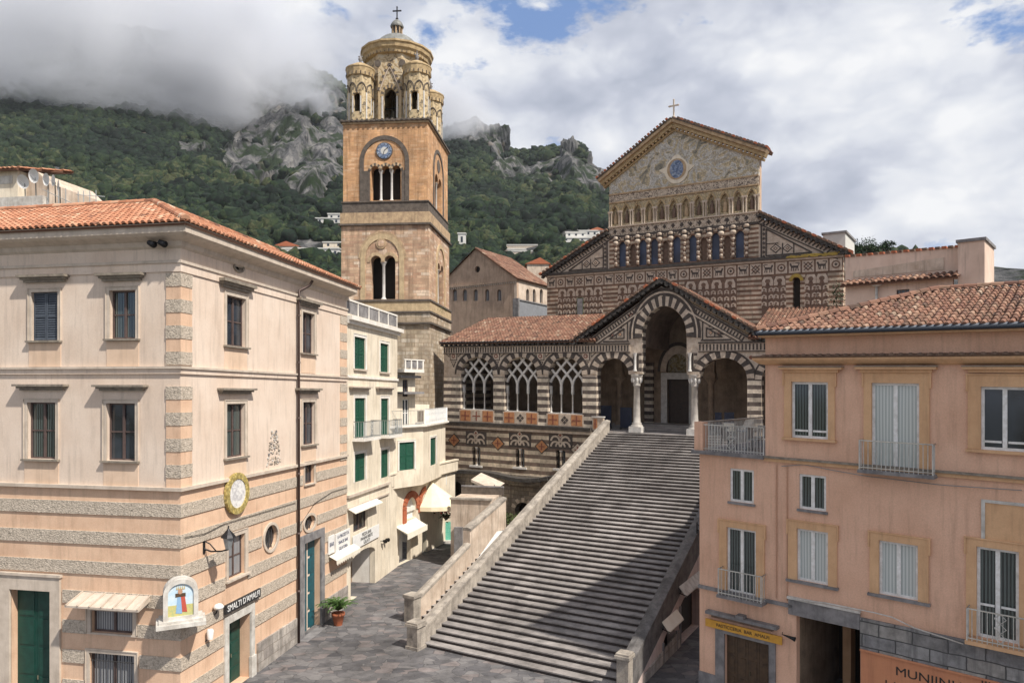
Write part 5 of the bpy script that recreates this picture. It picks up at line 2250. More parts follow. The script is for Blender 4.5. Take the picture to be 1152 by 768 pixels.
# frieze with small dark bars
fz = MB(PF)
zf0, zf1 = PF.Z(600, 396.5), PF.Z(600, 389)
for (sa, sb) in ((sL, PF.S(709)), (PF.S(786), sR)):
    fz.box(sa, sb, -.01, .10, zf0 - .06, zf0, 'marble_dark')
    fz.box(sa, sb, -.01, .07, zf0, zf1, 'marble_light')
    fz.box(sa, sb, -.01, .14, zf1, zf1 + .1, 'marble_dark')
    s = sa + .05
    while s < sb - .1:
        fz.box(s, s + .10, .07, .095, zf0 + .05, zf1 - .05, 'marble_dark')
        s += .235
fz.build('frieze', cat_)
# spandrel squares, small triangles
for px in (510.4, 558.2, 608, 659):
    s, z = PF.L(px, 400.5)
    dark_frame(s - .34, s + .34, z - .34, z + .34, .06)
    dec.disc(s, z, .17, .17, -.01, L3, 'inlay_red', 10)
    dec.disc(s, z, .09, .09, -.01, L3 + .012, 'marble_light', 8)
    dec.prism([(s - .26, z - .42), (s, z - .95), (s + .26, z - .42)], -.01, L1, 'marble_dark')
    dec.prism([(s - .17, z - .47), (s, z - .80), (s + .17, z - .47)], -.01, L2, 'marble_light')
    for q in (-1, 1):
        dec.prism(sorted([(s + q * .42, z + .32), (s + q * .42, z - .1), (s + q * .95, z + .32)], key=lambda p: (0)) if q > 0 else [(s - .42, z + .32), (s - .95, z + .32), (s - .42, z - .1)], -.01, L1, 'marble_dark')
        dec.prism([(s + q * .47, z + .27), (s + q * .47, z + .02), (s + q * .80, z + .27)], -.01, L2, 'marble_light')
for (px, py) in ((703, 400), (794, 400), (800, 400.5), (845, 402)):
    s, z = PF.L(px, py)
    dec.disc(s, z, .13, .13, -.01, L1, 'inlay_red', 10)
dec.build('marble_inlay', cat_)
# gable decoration
G0 = Vector((gl, zFr))
G1 = Vector((gr_, zFr))
GA = Vector((ga, gaz))


def inset(k):
    """gable triangle inset by k"""
    c = (G0 + G1 + GA) / 3
    out = []
    tri = [G0, G1, GA]
    for i in range(3):
        p = tri[i]
        a = (tri[(i + 1) % 3] - p).normalized()
        b_ = (tri[(i - 1) % 3] - p).normalized()
        bis = (a + b_).normalized()
        sn = abs(a.x * bis.y - a.y * bis.x)
        out.append(p + bis * (k / sn))
    return out


SLP = {-1: (GA.y - G0.y) / (GA.x - G0.x), 1: (GA.y - G1.y) / (G1.x - GA.x)}


def rake(s, k=0.0):
    """height of the gable slope at s, lowered by k measured square to it"""
    m_ = SLP[-1] if s < GA.x else SLP[1]
    return GA.y - abs(s - GA.x) * m_ - k * math.sqrt(1 + m_ * m_)


def foot(side, k, z):
    """where the slope lowered by k reaches the height z"""
    m_ = SLP[side]
    return GA.x + side * (GA.y - k * math.sqrt(1 + m_ * m_) - z) / m_


for side in (-1, 1):
    dec = MB(PF)
    for (k, w_, mt, o_) in ((.10, .12, 'marble_dark', .05), (.50, .06, 'marble_dark', .05), (.59, .12, 'marble_light', .075), (.69, .07, 'marble_dark', .05)):
        x = foot(side, k, zFr + .04)
        dec.strip((x, zFr + .04), (GA.x, rake(GA.x, k)), w_, -.01, o_ + .002 * (side > 0), mt)
    m_ = SLP[side]
    u = Vector((-side, m_)).normalized()
    q_ = Vector((side * m_, 1)).normalized()
    x = foot(side, .32, zFr + .1)
    p = Vector((x, zFr + .1))
    L_ = (Vector((GA.x, rake(GA.x, .32))) - p).length
    for i in range(1, int(L_ / .23)):
        c = p + u * (.23 * i)
        dec.strip(tuple(c - q_ * .13), tuple(c + q_ * .13), .10, -.01, .03, 'marble_dark')
    zb0 = zFr + .14
    vx0 = mc + side * (mh + 1.10)
    dec.strip((vx0, zb0), (vx0, rake(vx0, .72)), .08, -.01, .047, 'marble_dark')
    dec.strip((foot(side, .8, zb0), zb0), (mc + side * (mh + 1.0), zb0), .10, -.01, .052, 'marble_dark')
    x2 = vx0 + side * .26
    xe = foot(side, .92, zb0 + .22)
    dec.poly_frame([(x2, zb0 + .22), (x2, rake(x2, .92)), (xe, zb0 + .22)], .08, -.01, .055, 'marble_dark')
    H_ = rake(x2, .92) - zb0 - .22
    sz = H_ * .27
    x = x2 + side * (sz + .12)
    for j in range(2):
        cz_ = zb0 + .22 + sz + .1
        lozenge(dec, x, cz_, sz * .95, sz, L1, 'marble_dark')
        lozenge(dec, x, cz_, sz * .74, sz * .78, L2, 'marble_light')
        if j == 0:
            lozenge(dec, x, cz_, sz * .5, sz * .52, L3, 'marble_orange')
        else:
            dec.disc(x, cz_, sz * .5, sz * .5, -.01, L3, 'inlay_red', 12)
        lozenge(dec, x, cz_, sz * .22, sz * .22, L3 + .012, 'marble_light')
        xr = x + side * (sz + .1)
        top_ = min(cz_ + sz + .1, rake(xr, .95))
        dec.strip((xr, zb0 + .22), (xr, top_), .07, -.01, .045, 'marble_dark')
        if j == 0:
            dec.strip((x2, cz_ + sz + .1), (xr, cz_ + sz + .1), .07, -.01, .043, 'marble_dark')
            dec.prism([(x2 + side * .15, cz_ + sz + .22), (x + side * sz * .5, cz_ + sz + .22), (x2 + side * .15, cz_ + sz + .22 + .3)][::side], -.01, L1, 'marble_dark')
        x = xr + side * (sz * .8 + .12)
        sz *= .8
    dec.prism([(x - side * .35, zb0 + .34), (x + side * .35, zb0 + .34), (x - side * .35, zb0 + .62)][::side], -.01, L1, 'marble_dark')
    sq, zq = PF.L(710.5 if side < 0 else 780.5, 355.5 if side < 0 else 352)
    dec.disc(sq, zq, .22, .22, -.01, L1, 'inlay_red', 12)
    dec.disc(sq, zq, .10, .10, -.01, L2, 'marble_light', 8)
    dec.build('gable_inlay', cat_)
# raking tiled roof of the porch gable with dark stepped edge
rg = MB(PF)
ov_ = .45
PA = Vector((ga, gaz + .42))
for side, P in ((-1, Vector((gl - .75, zFr + .0))), (1, Vector((gr_ + .75, zFr + .0)))):
    rg = MB(PF)
    d_ = PA - P
    L_ = d_.length
    u = d_.normalized()
    nn_ = Vector((-u.y, u.x))
    if nn_.y < 0:
        nn_ = -nn_
    rg.strip(tuple(P + nn_ * .04), tuple(PA + nn_ * .04), .22, -.3, .32, 'stone_dark')
    n_ = int(L_ / .42)
    for i in range(n_):
        c = P + u * (L_ * (i + .5) / n_)
        c2 = c - nn_ * .12
        rg.strip(tuple(c2 - u * .12), tuple(c2 + u * .12), .14, .05, .5, 'stone_dark')
        c3 = c + nn_ * .22
        rg.strip(tuple(c3 - u * .16), tuple(c3 + u * .10), .16, -.2, .52, 'marble_brown' if R.random() < .6 else 'terracotta')
    rg.build('gable_verge', cat_)
for side, P in ((-1, Vector((gl - .8, zFr + .12))), (1, Vector((gr_ + .8, zFr + .12)))):
    e0_ = PF.W(P.x, .30, P.y + .12)
    e1_ = PF.W(P.x, -6.6, P.y + .12)
    a0_ = PF.W(PA.x, .30, PA.y + .14)
    a1_ = PF.W(PA.x, -6.6, PA.y + .14)
    tile_roof('porch_gable_roof', cat_, e0_, e1_, [e0_, e1_, a1_, a0_] if side > 0 else [e0_, e1_, a1_, a0_], w=.28, l=.45, mat='old_roof_tiles')

# tracery of the three windows
tr = []
for wi, (s0, s1, zb_, zc_, rise, xm) in enumerate(WINS):
    mb = MB(PF)
    W_ = s1 - s0
    c = (s0 + s1) / 2
    h = W_ / 2
    O0, O1 = -.42, -.26
    zs = zc_ - .95

    def inside(p):
        if p[1] <= zc_:
            return s0 + .03 <= p[0] <= s1 - .03
        x = (p[0] - c) / h
        y = (p[1] - zc_) / rise
        return x * x + y * y < 1.0
    rr_ = W_ * .33
    for i in range(-1, 5):
        for q in (-1, 1):
            xb = s0 + W_ * i / 3
            pts = []
            for k in range(7):
                t = rad(48) * k / 6
                pts.append((xb + q * rr_ * (1 - math.cos(t)) * 1.25, zs + rr_ * 1.25 * math.sin(t)))
            last = pts[-1]
            dx, dz = q * math.sin(rad(48)) * .92, math.cos(rad(48)) * 1.12
            for k in range(1, 12):
                pts.append((last[0] + dx * k * .2, last[1] + dz * k * .2))
            for p, p2 in zip(pts[:-1], pts[1:]):
                if inside(p) and inside(p2):
                    mb.strip(p, p2, .155, O0 + (.012 if q > 0 else 0), O1 + (.012 if q > 0 else 0), 'marble_white')
    for i in range(4):
        s = s0 + W_ * i / 3
        s = min(max(s, s0 + .07), s1 - .07)
        mb.box(s - .085, s + .085, O0 - .01, O1 + .02, zs - .55, zs + .05, 'marble_white')
        mb.lathe(s, (O0 + O1) / 2, [(.06, zb_ + .12), (.055, zs - .6), (.11, zs - .55)], 'marble_white', 8)
        mb.lathe(s, (O0 + O1) / 2, [(.11, zb_), (.10, zb_ + .08), (.06, zb_ + .14)], 'marble_white', 8)
    mb.box(s0, s1, -.55, -.05, zb_ - .005, zb_ + .05, 'marble_white')
    mb.build('window_tracery', cat_)
    # panels below
    mb = MB(PF)
    z1_ = zb_ - .06
    z0_ = zLed + .10
    hh = z1_ - z0_
    mb.box(s0 - .12, s1 + .12, .0, .09, z0_ - .06, z1_ + .04, 'marble_light')
    for j in range(3):
        a = s0 - .06 + (W_ + .12) * j / 3 + .04
        b_ = s0 - .06 + (W_ + .12) * (j + 1) / 3 - .04
        mt = 'marble_orange' if j != 1 else 'marble_light'
        mb.box(a, b_, .09, .105, z0_, z1_, mt)
        cc, cz_ = (a + b_) / 2, (z0_ + z1_) / 2
        r_ = min(b_ - a, hh) * .36
        cm = 'inlay_red' if j != 1 else ('inlay_red' if wi == 0 else 'marble_dark')
        if j == 1 and wi > 0:
            for (dx, dz) in ((0, .6), (0, -.6), (.6, 0), (-.6, 0)):
                lozenge(mb, cc + dx * r_, cz_ + dz * r_, r_ * .5, r_ * .5, .118, cm)
        else:
            mb.strip((cc - r_, cz_), (cc + r_, cz_), r_ * .28, .1, .118, cm)
            mb.strip((cc, cz_ - r_), (cc, cz_ + r_), r_ * .28, .1, .121, cm)
            for (dx, dz) in ((0, 1), (0, -1), (1, 0), (-1, 0)):
                lozenge(mb, cc + dx * r_, cz_ + dz * r_, r_ * .24, r_ * .24, .119, cm)
    mb.build('inlaid_panel', cat_)
# parapet panel left of the stair
s0, s1 = spn(667, 684)
mb = MB(PF)
za, zb_ = PF.Z(675, 484), PF.Z(675, 469.5)
mb.box(s0, s1 - .35, -.2, .1, za, zb_, 'marble_light')
mb.box(s0 + .08, s1 - .8, .1, .115, za + .1, zb_ - .1, 'marble_orange')
mb.strip((s0 + .15, (za + zb_) / 2), (s1 - .87, (za + zb_) / 2), .08, .11, .125, 'inlay_red')
mb.strip(((s0 + s1 - .72) / 2, za + .15), ((s0 + s1 - .72) / 2, zb_ - .15), .08, .11, .128, 'inlay_red')
mb.box(s0 - .05, s1 - .3, -.25, .15, zb_, zb_ + .08, 'marble_white')
mb.build('porch_parapet', cat_)

# columns of the big arch
zcap = z420
for px in (715, 780.3):
    s = PF.S(px)
    mb = MB(PF)
    mb.box(s - .42, s + .42, -.62, .10, zcap - .02, zcap + .18, 'marble_light')
    mb.build('impost_block', cat_)
    mb = MB(PF)
    zt_ = zcap - .02
    r_ = .245
    mb.box(s - .46, s + .46, -.72, .18, FLZ, FLZ + .42, 'marble_white')
    mb.lathe(s, -.27, [(.44, FLZ + .42), (.42, FLZ + .52), (.32, FLZ + .58), (.36, FLZ + .66), (r_ + .02, FLZ + .74), (r_, FLZ + 1.2), (r_ * .88, zt_ - .85), (r_ + .04, zt_ - .82), (r_ * .98, zt_ - .75), (.30, zt_ - .45), (.42, zt_ - .15), (.44, zt_ - .1), (.44, zt_)], 'column_stone', 18)
    for k in range(8):
        an = 2 * math.pi * (k + .5) / 8
        mb.lathe(s + .34 * math.cos(an), -.27 + .34 * math.sin(an), [(.02, zt_ - .62), (.09, zt_ - .42), (.08, zt_ - .3), (.03, zt_ - .22)], 'marble_white', 6)
    mb.build('column', cat_)
    # colonnette above
    q = 1 if px < 750 else -1
    s2 = s + q * .12
    mb = MB(PF)
    zf_ = PF.Z(px, 397)
    mb.lathe(s2 - .1, .16, [(.14, zcap + .2), (.12, zcap + .3), (.09, zcap + .36), (.085, zf_ - .3), (.13, zf_ - .1), (.16, zf_)], 'marble_white', 10)
    mb.box(s2 - .30, s2 + .1, .0, .03, zcap + .2, zf_, 'marble_dark')
    mb.box(s2 + .15, s2 + .35, .0, .05, zcap + .2, zf_, 'porch_stripes')
    mb.build('colonnette', cat_)

# porch inside: floor, back wall, ceiling, ends
ID = -7.0
mb = MB(PF)
mb.box(a0 - .7, sR, ID, -.002, FLZ - .5, FLZ - .003, 'steps_stone')
mb.box(sL + .1, a0 - .7, ID, -.76, FLZ - .5, FLZ - .003, 'steps_stone')
for k in range(3):
    mb.box(a0 - .5, sR, ID, -3.6 - k * .4, FLZ - .003 + .13 * k, FLZ - .003 + .13 * (k + 1) - .002, 'steps_stone')
mb.build('porch_floor', cat_)
BWf = Facade(PF, cat_)


def Lb(px, py):
    return PF.L(px, py, ID)


dsa, _ = Lb(751, 450)
dsb, _ = Lb(775.5, 450)
zdt = Lb(762, 426.5)[1]
FL2 = FLZ + .39
mb = MB(PF)
zbw = zFr + 1.6
mb.sheet([(sL, FLZ - .4), (sR, FLZ - .4), (sR, zbw), (ga + 4.2, zbw), (ga, gaz + .1), (ga - 4.2, zbw), (sL, zbw)], [rect_pts(dsa, dsb, FL2, zdt), arch_pts(dsa - .1, dsb + .1, zdt + .55, zdt + .6, 2.0, 12)], ID, .5, 'interior_stone')
mb.build('porch_back_wall', cat_)
mb = MB(PF)
mb.box(dsa - .5, dsa, ID - .02, ID + .15, FL2, zdt + .5, 'marble_white')
mb.box(dsb, dsb + .5, ID - .02, ID + .15, FL2, zdt + .5, 'marble_white')
mb.box(dsa, dsb, ID - .02, ID + .15, zdt, zdt + .5, 'marble_white')
cc = (dsa + dsb) / 2
mb.ring(cc, zdt + .6, (dsb - dsa) / 2 + .1, (dsb - dsa) / 2 + .55, 0, 180, 1, ID - .02, ID + .12, ['marble_light'], 1.45)
mb.ring(cc, zdt + .6, (dsb - dsa) / 2 + .55, (dsb - dsa) / 2 + .8, 0, 180, 1, ID - .02, ID + .08, ['marble_dark'], 1.4)
mb.build('portal_frame', cat_)
mb = MB(PF)
mb.box(dsa - .2, dsb + .2, ID - .48, ID - .4, zdt + .3, zdt + 2.9, 'mosaic_gold')
mb.build('lunette_mosaic', cat_)
panel_door(PF, dsa, dsb, FL2, zdt, ID - .3, 'wood_dark', cat_, 2, 6, name='portal_door')
# back-wall pilasters and blind arches
mb = MB(PF)
for px in (731,):
    s = Lb(px, 450)[0]
    mb.box(s - .35, s + .35, ID, ID + .3, FLZ - .1, FLZ + 5.2, 'porch_stripes')
mb.build('inner_pier', cat_)
# transverse arches and inner columns
for px in (697, 800):
    s = PF.S(px, -4.6)
    column(PF, s, -4.6, FLZ + .25, zcap - .2, .24, cat_, name='inner_column', mat='interior_stone')
    mb = MB(PF)
    mb.box(s - .35, s + .35, -4.9, -4.3, zcap - .2, zcap + .2, 'interior_stone')
    mb.sheet([(s - .3, zcap + .2), (s + .3, zcap + .2), (s + .3, zFr + .3), (s - .3, zFr + .3)], [], -4.3, .6, 'interior_stone')
    mb.build('inner_pier', cat_)
mb = MB(PF)
mb.box(sL + .1, m0 - .9, ID, -.76, zFr - .15, zFr - .02, 'vault')
mb.box(m1 + .9, sR, ID, -.76, zFr - .15, zFr - .02, 'vault')
# barrel vault over the middle bay
N_ = 14
for i in range(N_):
    t0, t1 = math.pi * i / N_, math.pi * (i + 1) / N_
    r_ = mh + .15
    p = [(mc + r_ * math.cos(t0), zM + .1 + rM * 1.04 * math.sin(t0)), (mc + r_ * math.cos(t1), zM + .1 + rM * 1.04 * math.sin(t1))]
    mb.add([(p[0][0], -.76, p[0][1]), (p[1][0], -.76, p[1][1]), (p[1][0], ID, p[1][1]), (p[0][0], ID, p[0][1])], [(0, 1, 2, 3)], 'vault')
for q in (-1, 1):
    s = mc + q * (mh + .15)
    mb.box(min(s, s + q * .5), max(s, s + q * .5), ID, -.76, zFr - .2, zM + .1, 'vault')
mb.build('porch_vault', cat_)
mb = MB(PF)
mb.box(sL - .0, sL + .3, ID, -.01, 0, zFr, 'crypt_stripes')
mb.build('porch_end_wall', cat_)
mb = MB(PF)
mb.box(sR - .3, sR, ID, -.76, 0, zFr, 'crypt_stripes')
mb.build('porch_end_wall', cat_)

# lean-to tile roofs of the porch
zAis = NF.Z(640, 357)
gut = MB(PF)
for (sa, sb) in ((sL - .1, gl - .4), (gr_ + .4, sR)):
    zE = PF.Z(570 if sa < 0 else 850, 384.5 if sa < 0 else 381.5)
    zE = PF.Z(570, 385)
    gut.box(sa, sb, -.05, .34, zE - .12, zE + .0, 'stone_dark')
    gut.tube([(sa, .42, zE + .03), (sb, .42, zE + .03)], .075, 'iron_dark', 8)
    k = sa
    while k < sb:
        gut.box(k, k + .14, .1, .38, zE - .26, zE - .121, 'stone_dark')
        k += .45
gut.build('eaves', cat_)
for (sa, sb) in ((sL - .2, gl + 1.2), (gr_ - .6, sR + .2)):
    zE = PF.Z(570, 385) + .02
    pa = PF.W(sa, .45, zE)
    pb = PF.W(sb, .45, zE)
    zT_ = NF.Z(640, 355)
    pc = PF.W(sb, ID - .2, zT_)
    pd = PF.W(sa, ID - .2, zT_)
    tile_roof('porch_roof', cat_, pa, pb, [pa, pb, pc, pd], w=.27, l=.42, mat='old_roof_tiles')

# lower (crypt) wall
sLc = PF.S(499)
sRc = PF.S(712)
zc0 = PF.Z(560, 531)
cw = Facade(PF, cat_)
lows = []
for px in (535.7, 585, 630.7):
    s, z = PF.L(px, 515)
    zt_, zb_ = PF.Z(px, 505 + (px - 585) * .04), PF.Z(px, 525 + (px - 585) * .04)
    for q in (-1, 1):
        a, b_ = sorted((s + q * .06, s + q * .40))
        cw.hole(arch_pts(a, b_, zb_, zt_ - .15, .2, 6))
    lows.append((s, zb_, zt_))
cw.wall(rect_pts(sLc, sRc, zc0, zLed - .30), 'crypt_stripes', .5)
mb = MB(PF)
mb.box(sLc - .05, a0 - .4, -.01, .32, zLed - .08, zLed + .02, 'stone_dark')
mb.box(sLc - .05, a0 - .4, -.01, .24, zLed - .30, zLed - .08, 'tower_dark')
mb.box(sLc, sRc, -.01, .16, zLed - .50, zLed - .30, 'marble_light')
mb.build('ledge', cat_)
mb = MB(PF)
for (s, zb_, zt_) in lows:
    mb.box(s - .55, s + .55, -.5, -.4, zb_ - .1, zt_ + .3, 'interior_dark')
    mb.box(s + .1, s + .16, -.39, -.3, zb_, zt_, 'iron_grey')
mb.build('crypt_window_back', cat_)
for (s, zb_, zt_) in lows:
    column(PF, s, -.1, zb_, zt_ + .02, .075, cat_, name='small_column', mat='marble_white', seg=8)
    mb = MB(PF)
    mb.box(s - .6, s + .6, -.3, .12, zb_ - .16, zb_ - .005, 'marble_white')
    mb.build('sill', cat_)
    mb = MB(PF)
    z = zt_ + .75
    # interlaced white motif
    for q in (-1, 0, 1):
        mb.ring(s + q * .42, z - .45, .30, .44, 0, 180, 1, -.01, .06 + q * .006, ['marble_light'], 1.0)
    for q in (-.5, .5):
        mb.ring(s + q * .84, z - .02, .28, .42, 0, 180, 1, -.01, .07, ['marble_light'], 1.0)
        lozenge(mb, s + q * .84, z + .06, .17, .2, .05, 'marble_dark')
    lozenge(mb, s, z + .42, .22, .22, .06, 'marble_light')
    lozenge(mb, s, z + .42, .12, .12, .07, 'inlay_red')
    lozenge(mb, s, z - .35, .16, .18, .05, 'marble_dark')
    mb.box(s - .98, s + .98, -.01, .03, z - .62, z + .52, 'marble_dark')
    mb.build('lattice_motif', cat_)
for (px, py) in ((511, 495), (560.3, 498.5), (609.6, 502), (650, 506)):
    s, z = PF.L(px, py)
    mb = MB(PF)
    lozenge(mb, s, z, .62, .58, .03, 'marble_dark')
    lozenge(mb, s, z, .52, .48, .05, 'marble_orange' if px < 640 else 'marble_light')
    mb.strip((s - .25, z), (s + .25, z), .08, .04, .07, 'inlay_red')
    mb.strip((s, z - .25), (s, z + .25), .08, .04, .073, 'inlay_red')
    mb.build('inlaid_lozenge', cat_)
# base of the crypt with arched doorway and bulging ledge
mb = MB(PF)
s, z = PF.L(592, 577)
ar = .72
mb.sheet(rect_pts(sLc, sRc, -.1, zc0), [arch_pts(s - ar, s + ar, 0.5, z + .2, ar, 12), arch_pts(PF.S(512) - .3, PF.S(523), 2.0, PF.Z(515, 540) - .5, .5, 8)], .45, .7, 'crypt_stone')
mb.ring(s, z + .2, ar, ar + .35, 0, 180, 11, .44, .55, ['crypt_stone', 'marble_light'])
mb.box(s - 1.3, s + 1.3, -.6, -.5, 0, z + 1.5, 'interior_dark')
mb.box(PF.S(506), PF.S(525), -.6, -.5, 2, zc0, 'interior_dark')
mb.build('crypt_base', cat_)
mb = MB(PF)
pts = []
for i in range(25):
    t = i / 24
    px = 499 + (712 - 499) * t
    ss = PF.S(px)
    py = 529 + 3 * t + (8 * max(0, math.exp(-((px - 600) / 38) ** 2)))
    pts.append((ss, PF.Z(px, py)))
for a, b_ in zip(pts[:-1], pts[1:]):
    o_ = .8 + .5 * math.exp(-(((a[0] + b_[0]) / 2 - PF.S(600)) / 3) ** 2)
    mb.strip(a, b_, .28, -.01, o_, 'stone_dark')
    mb.strip((a[0], a[1] - .28), (b_[0], b_[1] - .28), .3, -.01, o_ - .25, 'crypt_stone')
mb.build('bulging_ledge', cat_)

# ---------------------------------------------------------------- nave front
nl, nr = NF.S(615.5), NF.S(948.5)
zN0 = NF.Z(780, 362)
zN1 = NF.Z(780, 297.5)
bL_, bR_ = NF.S(685.5), NF.S(853.5)
wl, wlz = NF.L(692, 263)
wr, wrz = NF.L(855, 244)
gl2, gl2z = NF.L(686, 203)
gr2, gr2z = NF.L(853.5, 176)
gA, gAz = NF.L(758.5, 146)
zG = (gl2z + gr2z) / 2
nv = MB(NF)
slit = NF.S(896), NF.Z(896, 347), NF.Z(896, 312)
nv.sheet(rect_pts(nl, nr, zN0 - 2, zN1), [arch_pts(slit[0] - .26, slit[0] + .26, slit[1], slit[2] - .25, .26, 8)], 0, .5, 'nave_stripes')
zwL = NF.L(616, 308)[1]
nv.build('aisle_wall', cat_)
wins = [700, 712, 723, 736, 748.5, 761, 779.5, 791.6, 805, 818, 832]
ARC = []
hs = []
zw_b = zN1 + .25
for i, px in enumerate(wins):
    s = NF.S(px)
    hwd = .33 if i in (0, 2, 3, 5, 6, 8, 10) else .27
    zt_ = zw_b + (2.05 if i in (0, 2, 3, 5, 6, 8, 10) else 1.75)
    hs.append(arch_pts(s - hwd, s + hwd, zw_b, zt_ - .25, .3, 8, .3))
    ARC.append((s, hwd, zt_, i in (0, 2, 3, 5, 6, 8, 10)))
zB2 = wrz + .15
zB2 = NF.Z(770, 257.5)
nv = MB(NF)
nv.sheet(rect_pts(bL_, bR_, zN1, zB2), hs, 0, .35, 'nave_stripes')
nv.build('arcade_wall', cat_)
for (s, hwd, zt_, isw) in ARC:
    mb = MB(NF)
    mb.box(s - hwd - .02, s + hwd + .02, -.3, -.24, zw_b - .02, zt_ + .1, 'glass_blue' if isw else 'marble_brown')
    mb.build('arcade_window' if isw else 'blind_niche', cat_)
# bead-like striped colonnettes with bulb capitals between the windows
bounds = [NF.S(693)] + [(ARC[i][0] + ARC[i + 1][0]) / 2 for i in range(len(ARC) - 1)] + [NF.S(840)]
for k, s in enumerate(bounds):
    mb = MB(NF)
    z = zw_b
    j = 0
    r_ = .14
    while z < zw_b + 1.62:
        mb.lathe(s, .02, [(r_ * .75, z), (r_, z + .06), (r_, z + .14), (r_ * .75, z + .2)], 'marble_light' if j % 2 else 'marble_brown', 8)
        z += .20
        j += 1
    mb.lathe(s, .02, [(.15, z), (.25, z + .14), (.25, z + .26), (.18, z + .34)], 'marble_light', 8)
    mb.box(s - .28, s + .28, -.01, .10, z + .34, z + .48, 'marble_dark')
    mb.lathe(s, .02, [(.17, z + .48), (.24, z + .6), (.17, z + .72)], 'marble_light', 8)
    mb.build('colonnette', cat_)
mb = MB(NF)
zt2 = zw_b + 2.25
for (s, hwd, zt_, isw) in ARC:
    mb.ring(s, zt2 - .1, .22, .36, 0, 180, 7, -.01, .09, ['marble_light', 'marble_dark'])
    mb.disc(s, zt2 + .22, .12, .12, -.01, .07, 'marble_light', 8)
z_ = zt2 + .42
while False:
    pass
mb.box(bL_, bR_, -.01, .10, zB2 - .20, zB2 - .02, 'marble_dark')
mb.build('arcade_arches', cat_)
# block quoins at the sides of the block are part of the stripes; patterned frieze above
mb = MB(NF)
zP1 = NF.Z(770, 248)
mb.sheet(rect_pts(bL_, bR_, zB2, zP1), [], .06, .1, 'frieze')
s = bL_ + .2
i = 0
while s < bR_ - .3:
    zc = (zB2 + zP1) / 2
    lozenge(mb, s, zc, .16, .2, .09, 'marble_dark' if i % 2 else 'marble_light')
    s += .36
    i += 1
mb.box(bL_ - .05, bR_ + .05, -.01, .18, zP1 - .0, zP1 + .10, 'marble_light')
mb.build('frieze', cat_)
# niche arcade with painted saints
zQ0 = zP1 + .10
zQ1 = NF.Z(765, 219)
nn = 12
mb = MB(NF)
nh = []
step = (bR_ - bL_) / nn
for i in range(nn):
    s = bL_ + step * (i + .5)
    nh.append(arch_pts(s - step * .27, s + step * .27, zQ0 + .18, zQ0 + 1.15, .50, 8, .5))
mb.sheet(rect_pts(bL_, bR_, zQ0, zQ1), nh, .0, .3, 'mosaic_saints')
mb.build('niche_wall', cat_)
for i in range(nn):
    s = bL_ + step * (i + .5)
    mb = MB(NF)
    mb.box(s - step * .3, s + step * .3, -.29, -.24, zQ0, zQ1 - .2, 'mosaic_saints')
    mb.lathe(s, -.2, [(.16, zQ0 + .2), (.2, zQ0 + .5), (.15, zQ0 + .95), (.05, zQ0 + 1.08), (.09, zQ0 + 1.18), (.02, zQ0 + 1.32)], 'marble_brown' if i % 3 else 'ochre_stone', 8)
    mb.build('niche_figure', cat_)
mb = MB(NF)
for i in range(nn):
    s = bL_ + step * (i + .5)
    hw_ = step * .27
    for q in (-1, 1):
        for k in range(5):
            t0, t1 = k / 5, (k + 1) / 5
            f_ = lambda t: (s + q * (hw_ + .07) * math.cos(t * math.pi / 2) ** .8 if t < 1 else s, zQ0 + 1.14 + .70 * t ** .9)
            mb.strip(f_(t0), f_(t1), .10, -.01, .08, 'gold_stone')
for i in range(nn + 1):
    s = bL_ + step * i
    s = min(max(s, bL_ + .12), bR_ - .12)
    for q in (-.1, .1):
        mb.lathe(s + q, .06, [(.075, zQ0), (.06, zQ0 + .15), (.06, zQ0 + 1.0), (.1, zQ0 + 1.15)], 'marble_light', 7)
    mb.box(s - .22, s + .22, .0, .13, zQ0 + 1.15, zQ0 + 1.28, 'marble_light')
mb.build('niche_arcade', cat_)
# band above
mb = MB(NF)
zR = NF.Z(765, 209)
mb.sheet(rect_pts(bL_, bR_, zQ1, zR), [], .04, .1, 'frieze')
mb.box(bL_, bR_, -.01, .10, zQ1 - .05, zQ1 + .06, 'ochre_stone')
mb.box(bL_, bR_, -.01, .10, zR - .06, zR + .05, 'ochre_stone')
mb.build('frieze', cat_)
mb = MB(NF)
tri = [(bL_, zR), (bR_, zR), (bR_, gr2z), (gA, gAz), (bL_, gl2z)]
mb.sheet(tri, [], 0, .3, 'mosaic_pediment')
mb.build('pediment', cat_)
# medallion
s, z = NF.L(761.5, 190.5)
mb = MB(NF)
mb.disc(s, z - .1, .98, 1.05, -.01, .06, 'plaster_cream', 24)
mb.disc(s, z + .75, .42, .42, -.01, .055, 'plaster_cream', 16)
mb.disc(s, z + .0, .80, .85, .06, .075, 'ochre_stone', 24)
mb.disc(s, z, .56, .72, .075, .09, 'mosaic_christ', 24)
for q in (-1, 1):
    mb.prism([(s + q * .9, z - .35), (s + q * 1.5, z + .12), (s + q * .8, z + .3)], -.01, .05, 'plaster_cream')
mb.build('medallion', cat_)
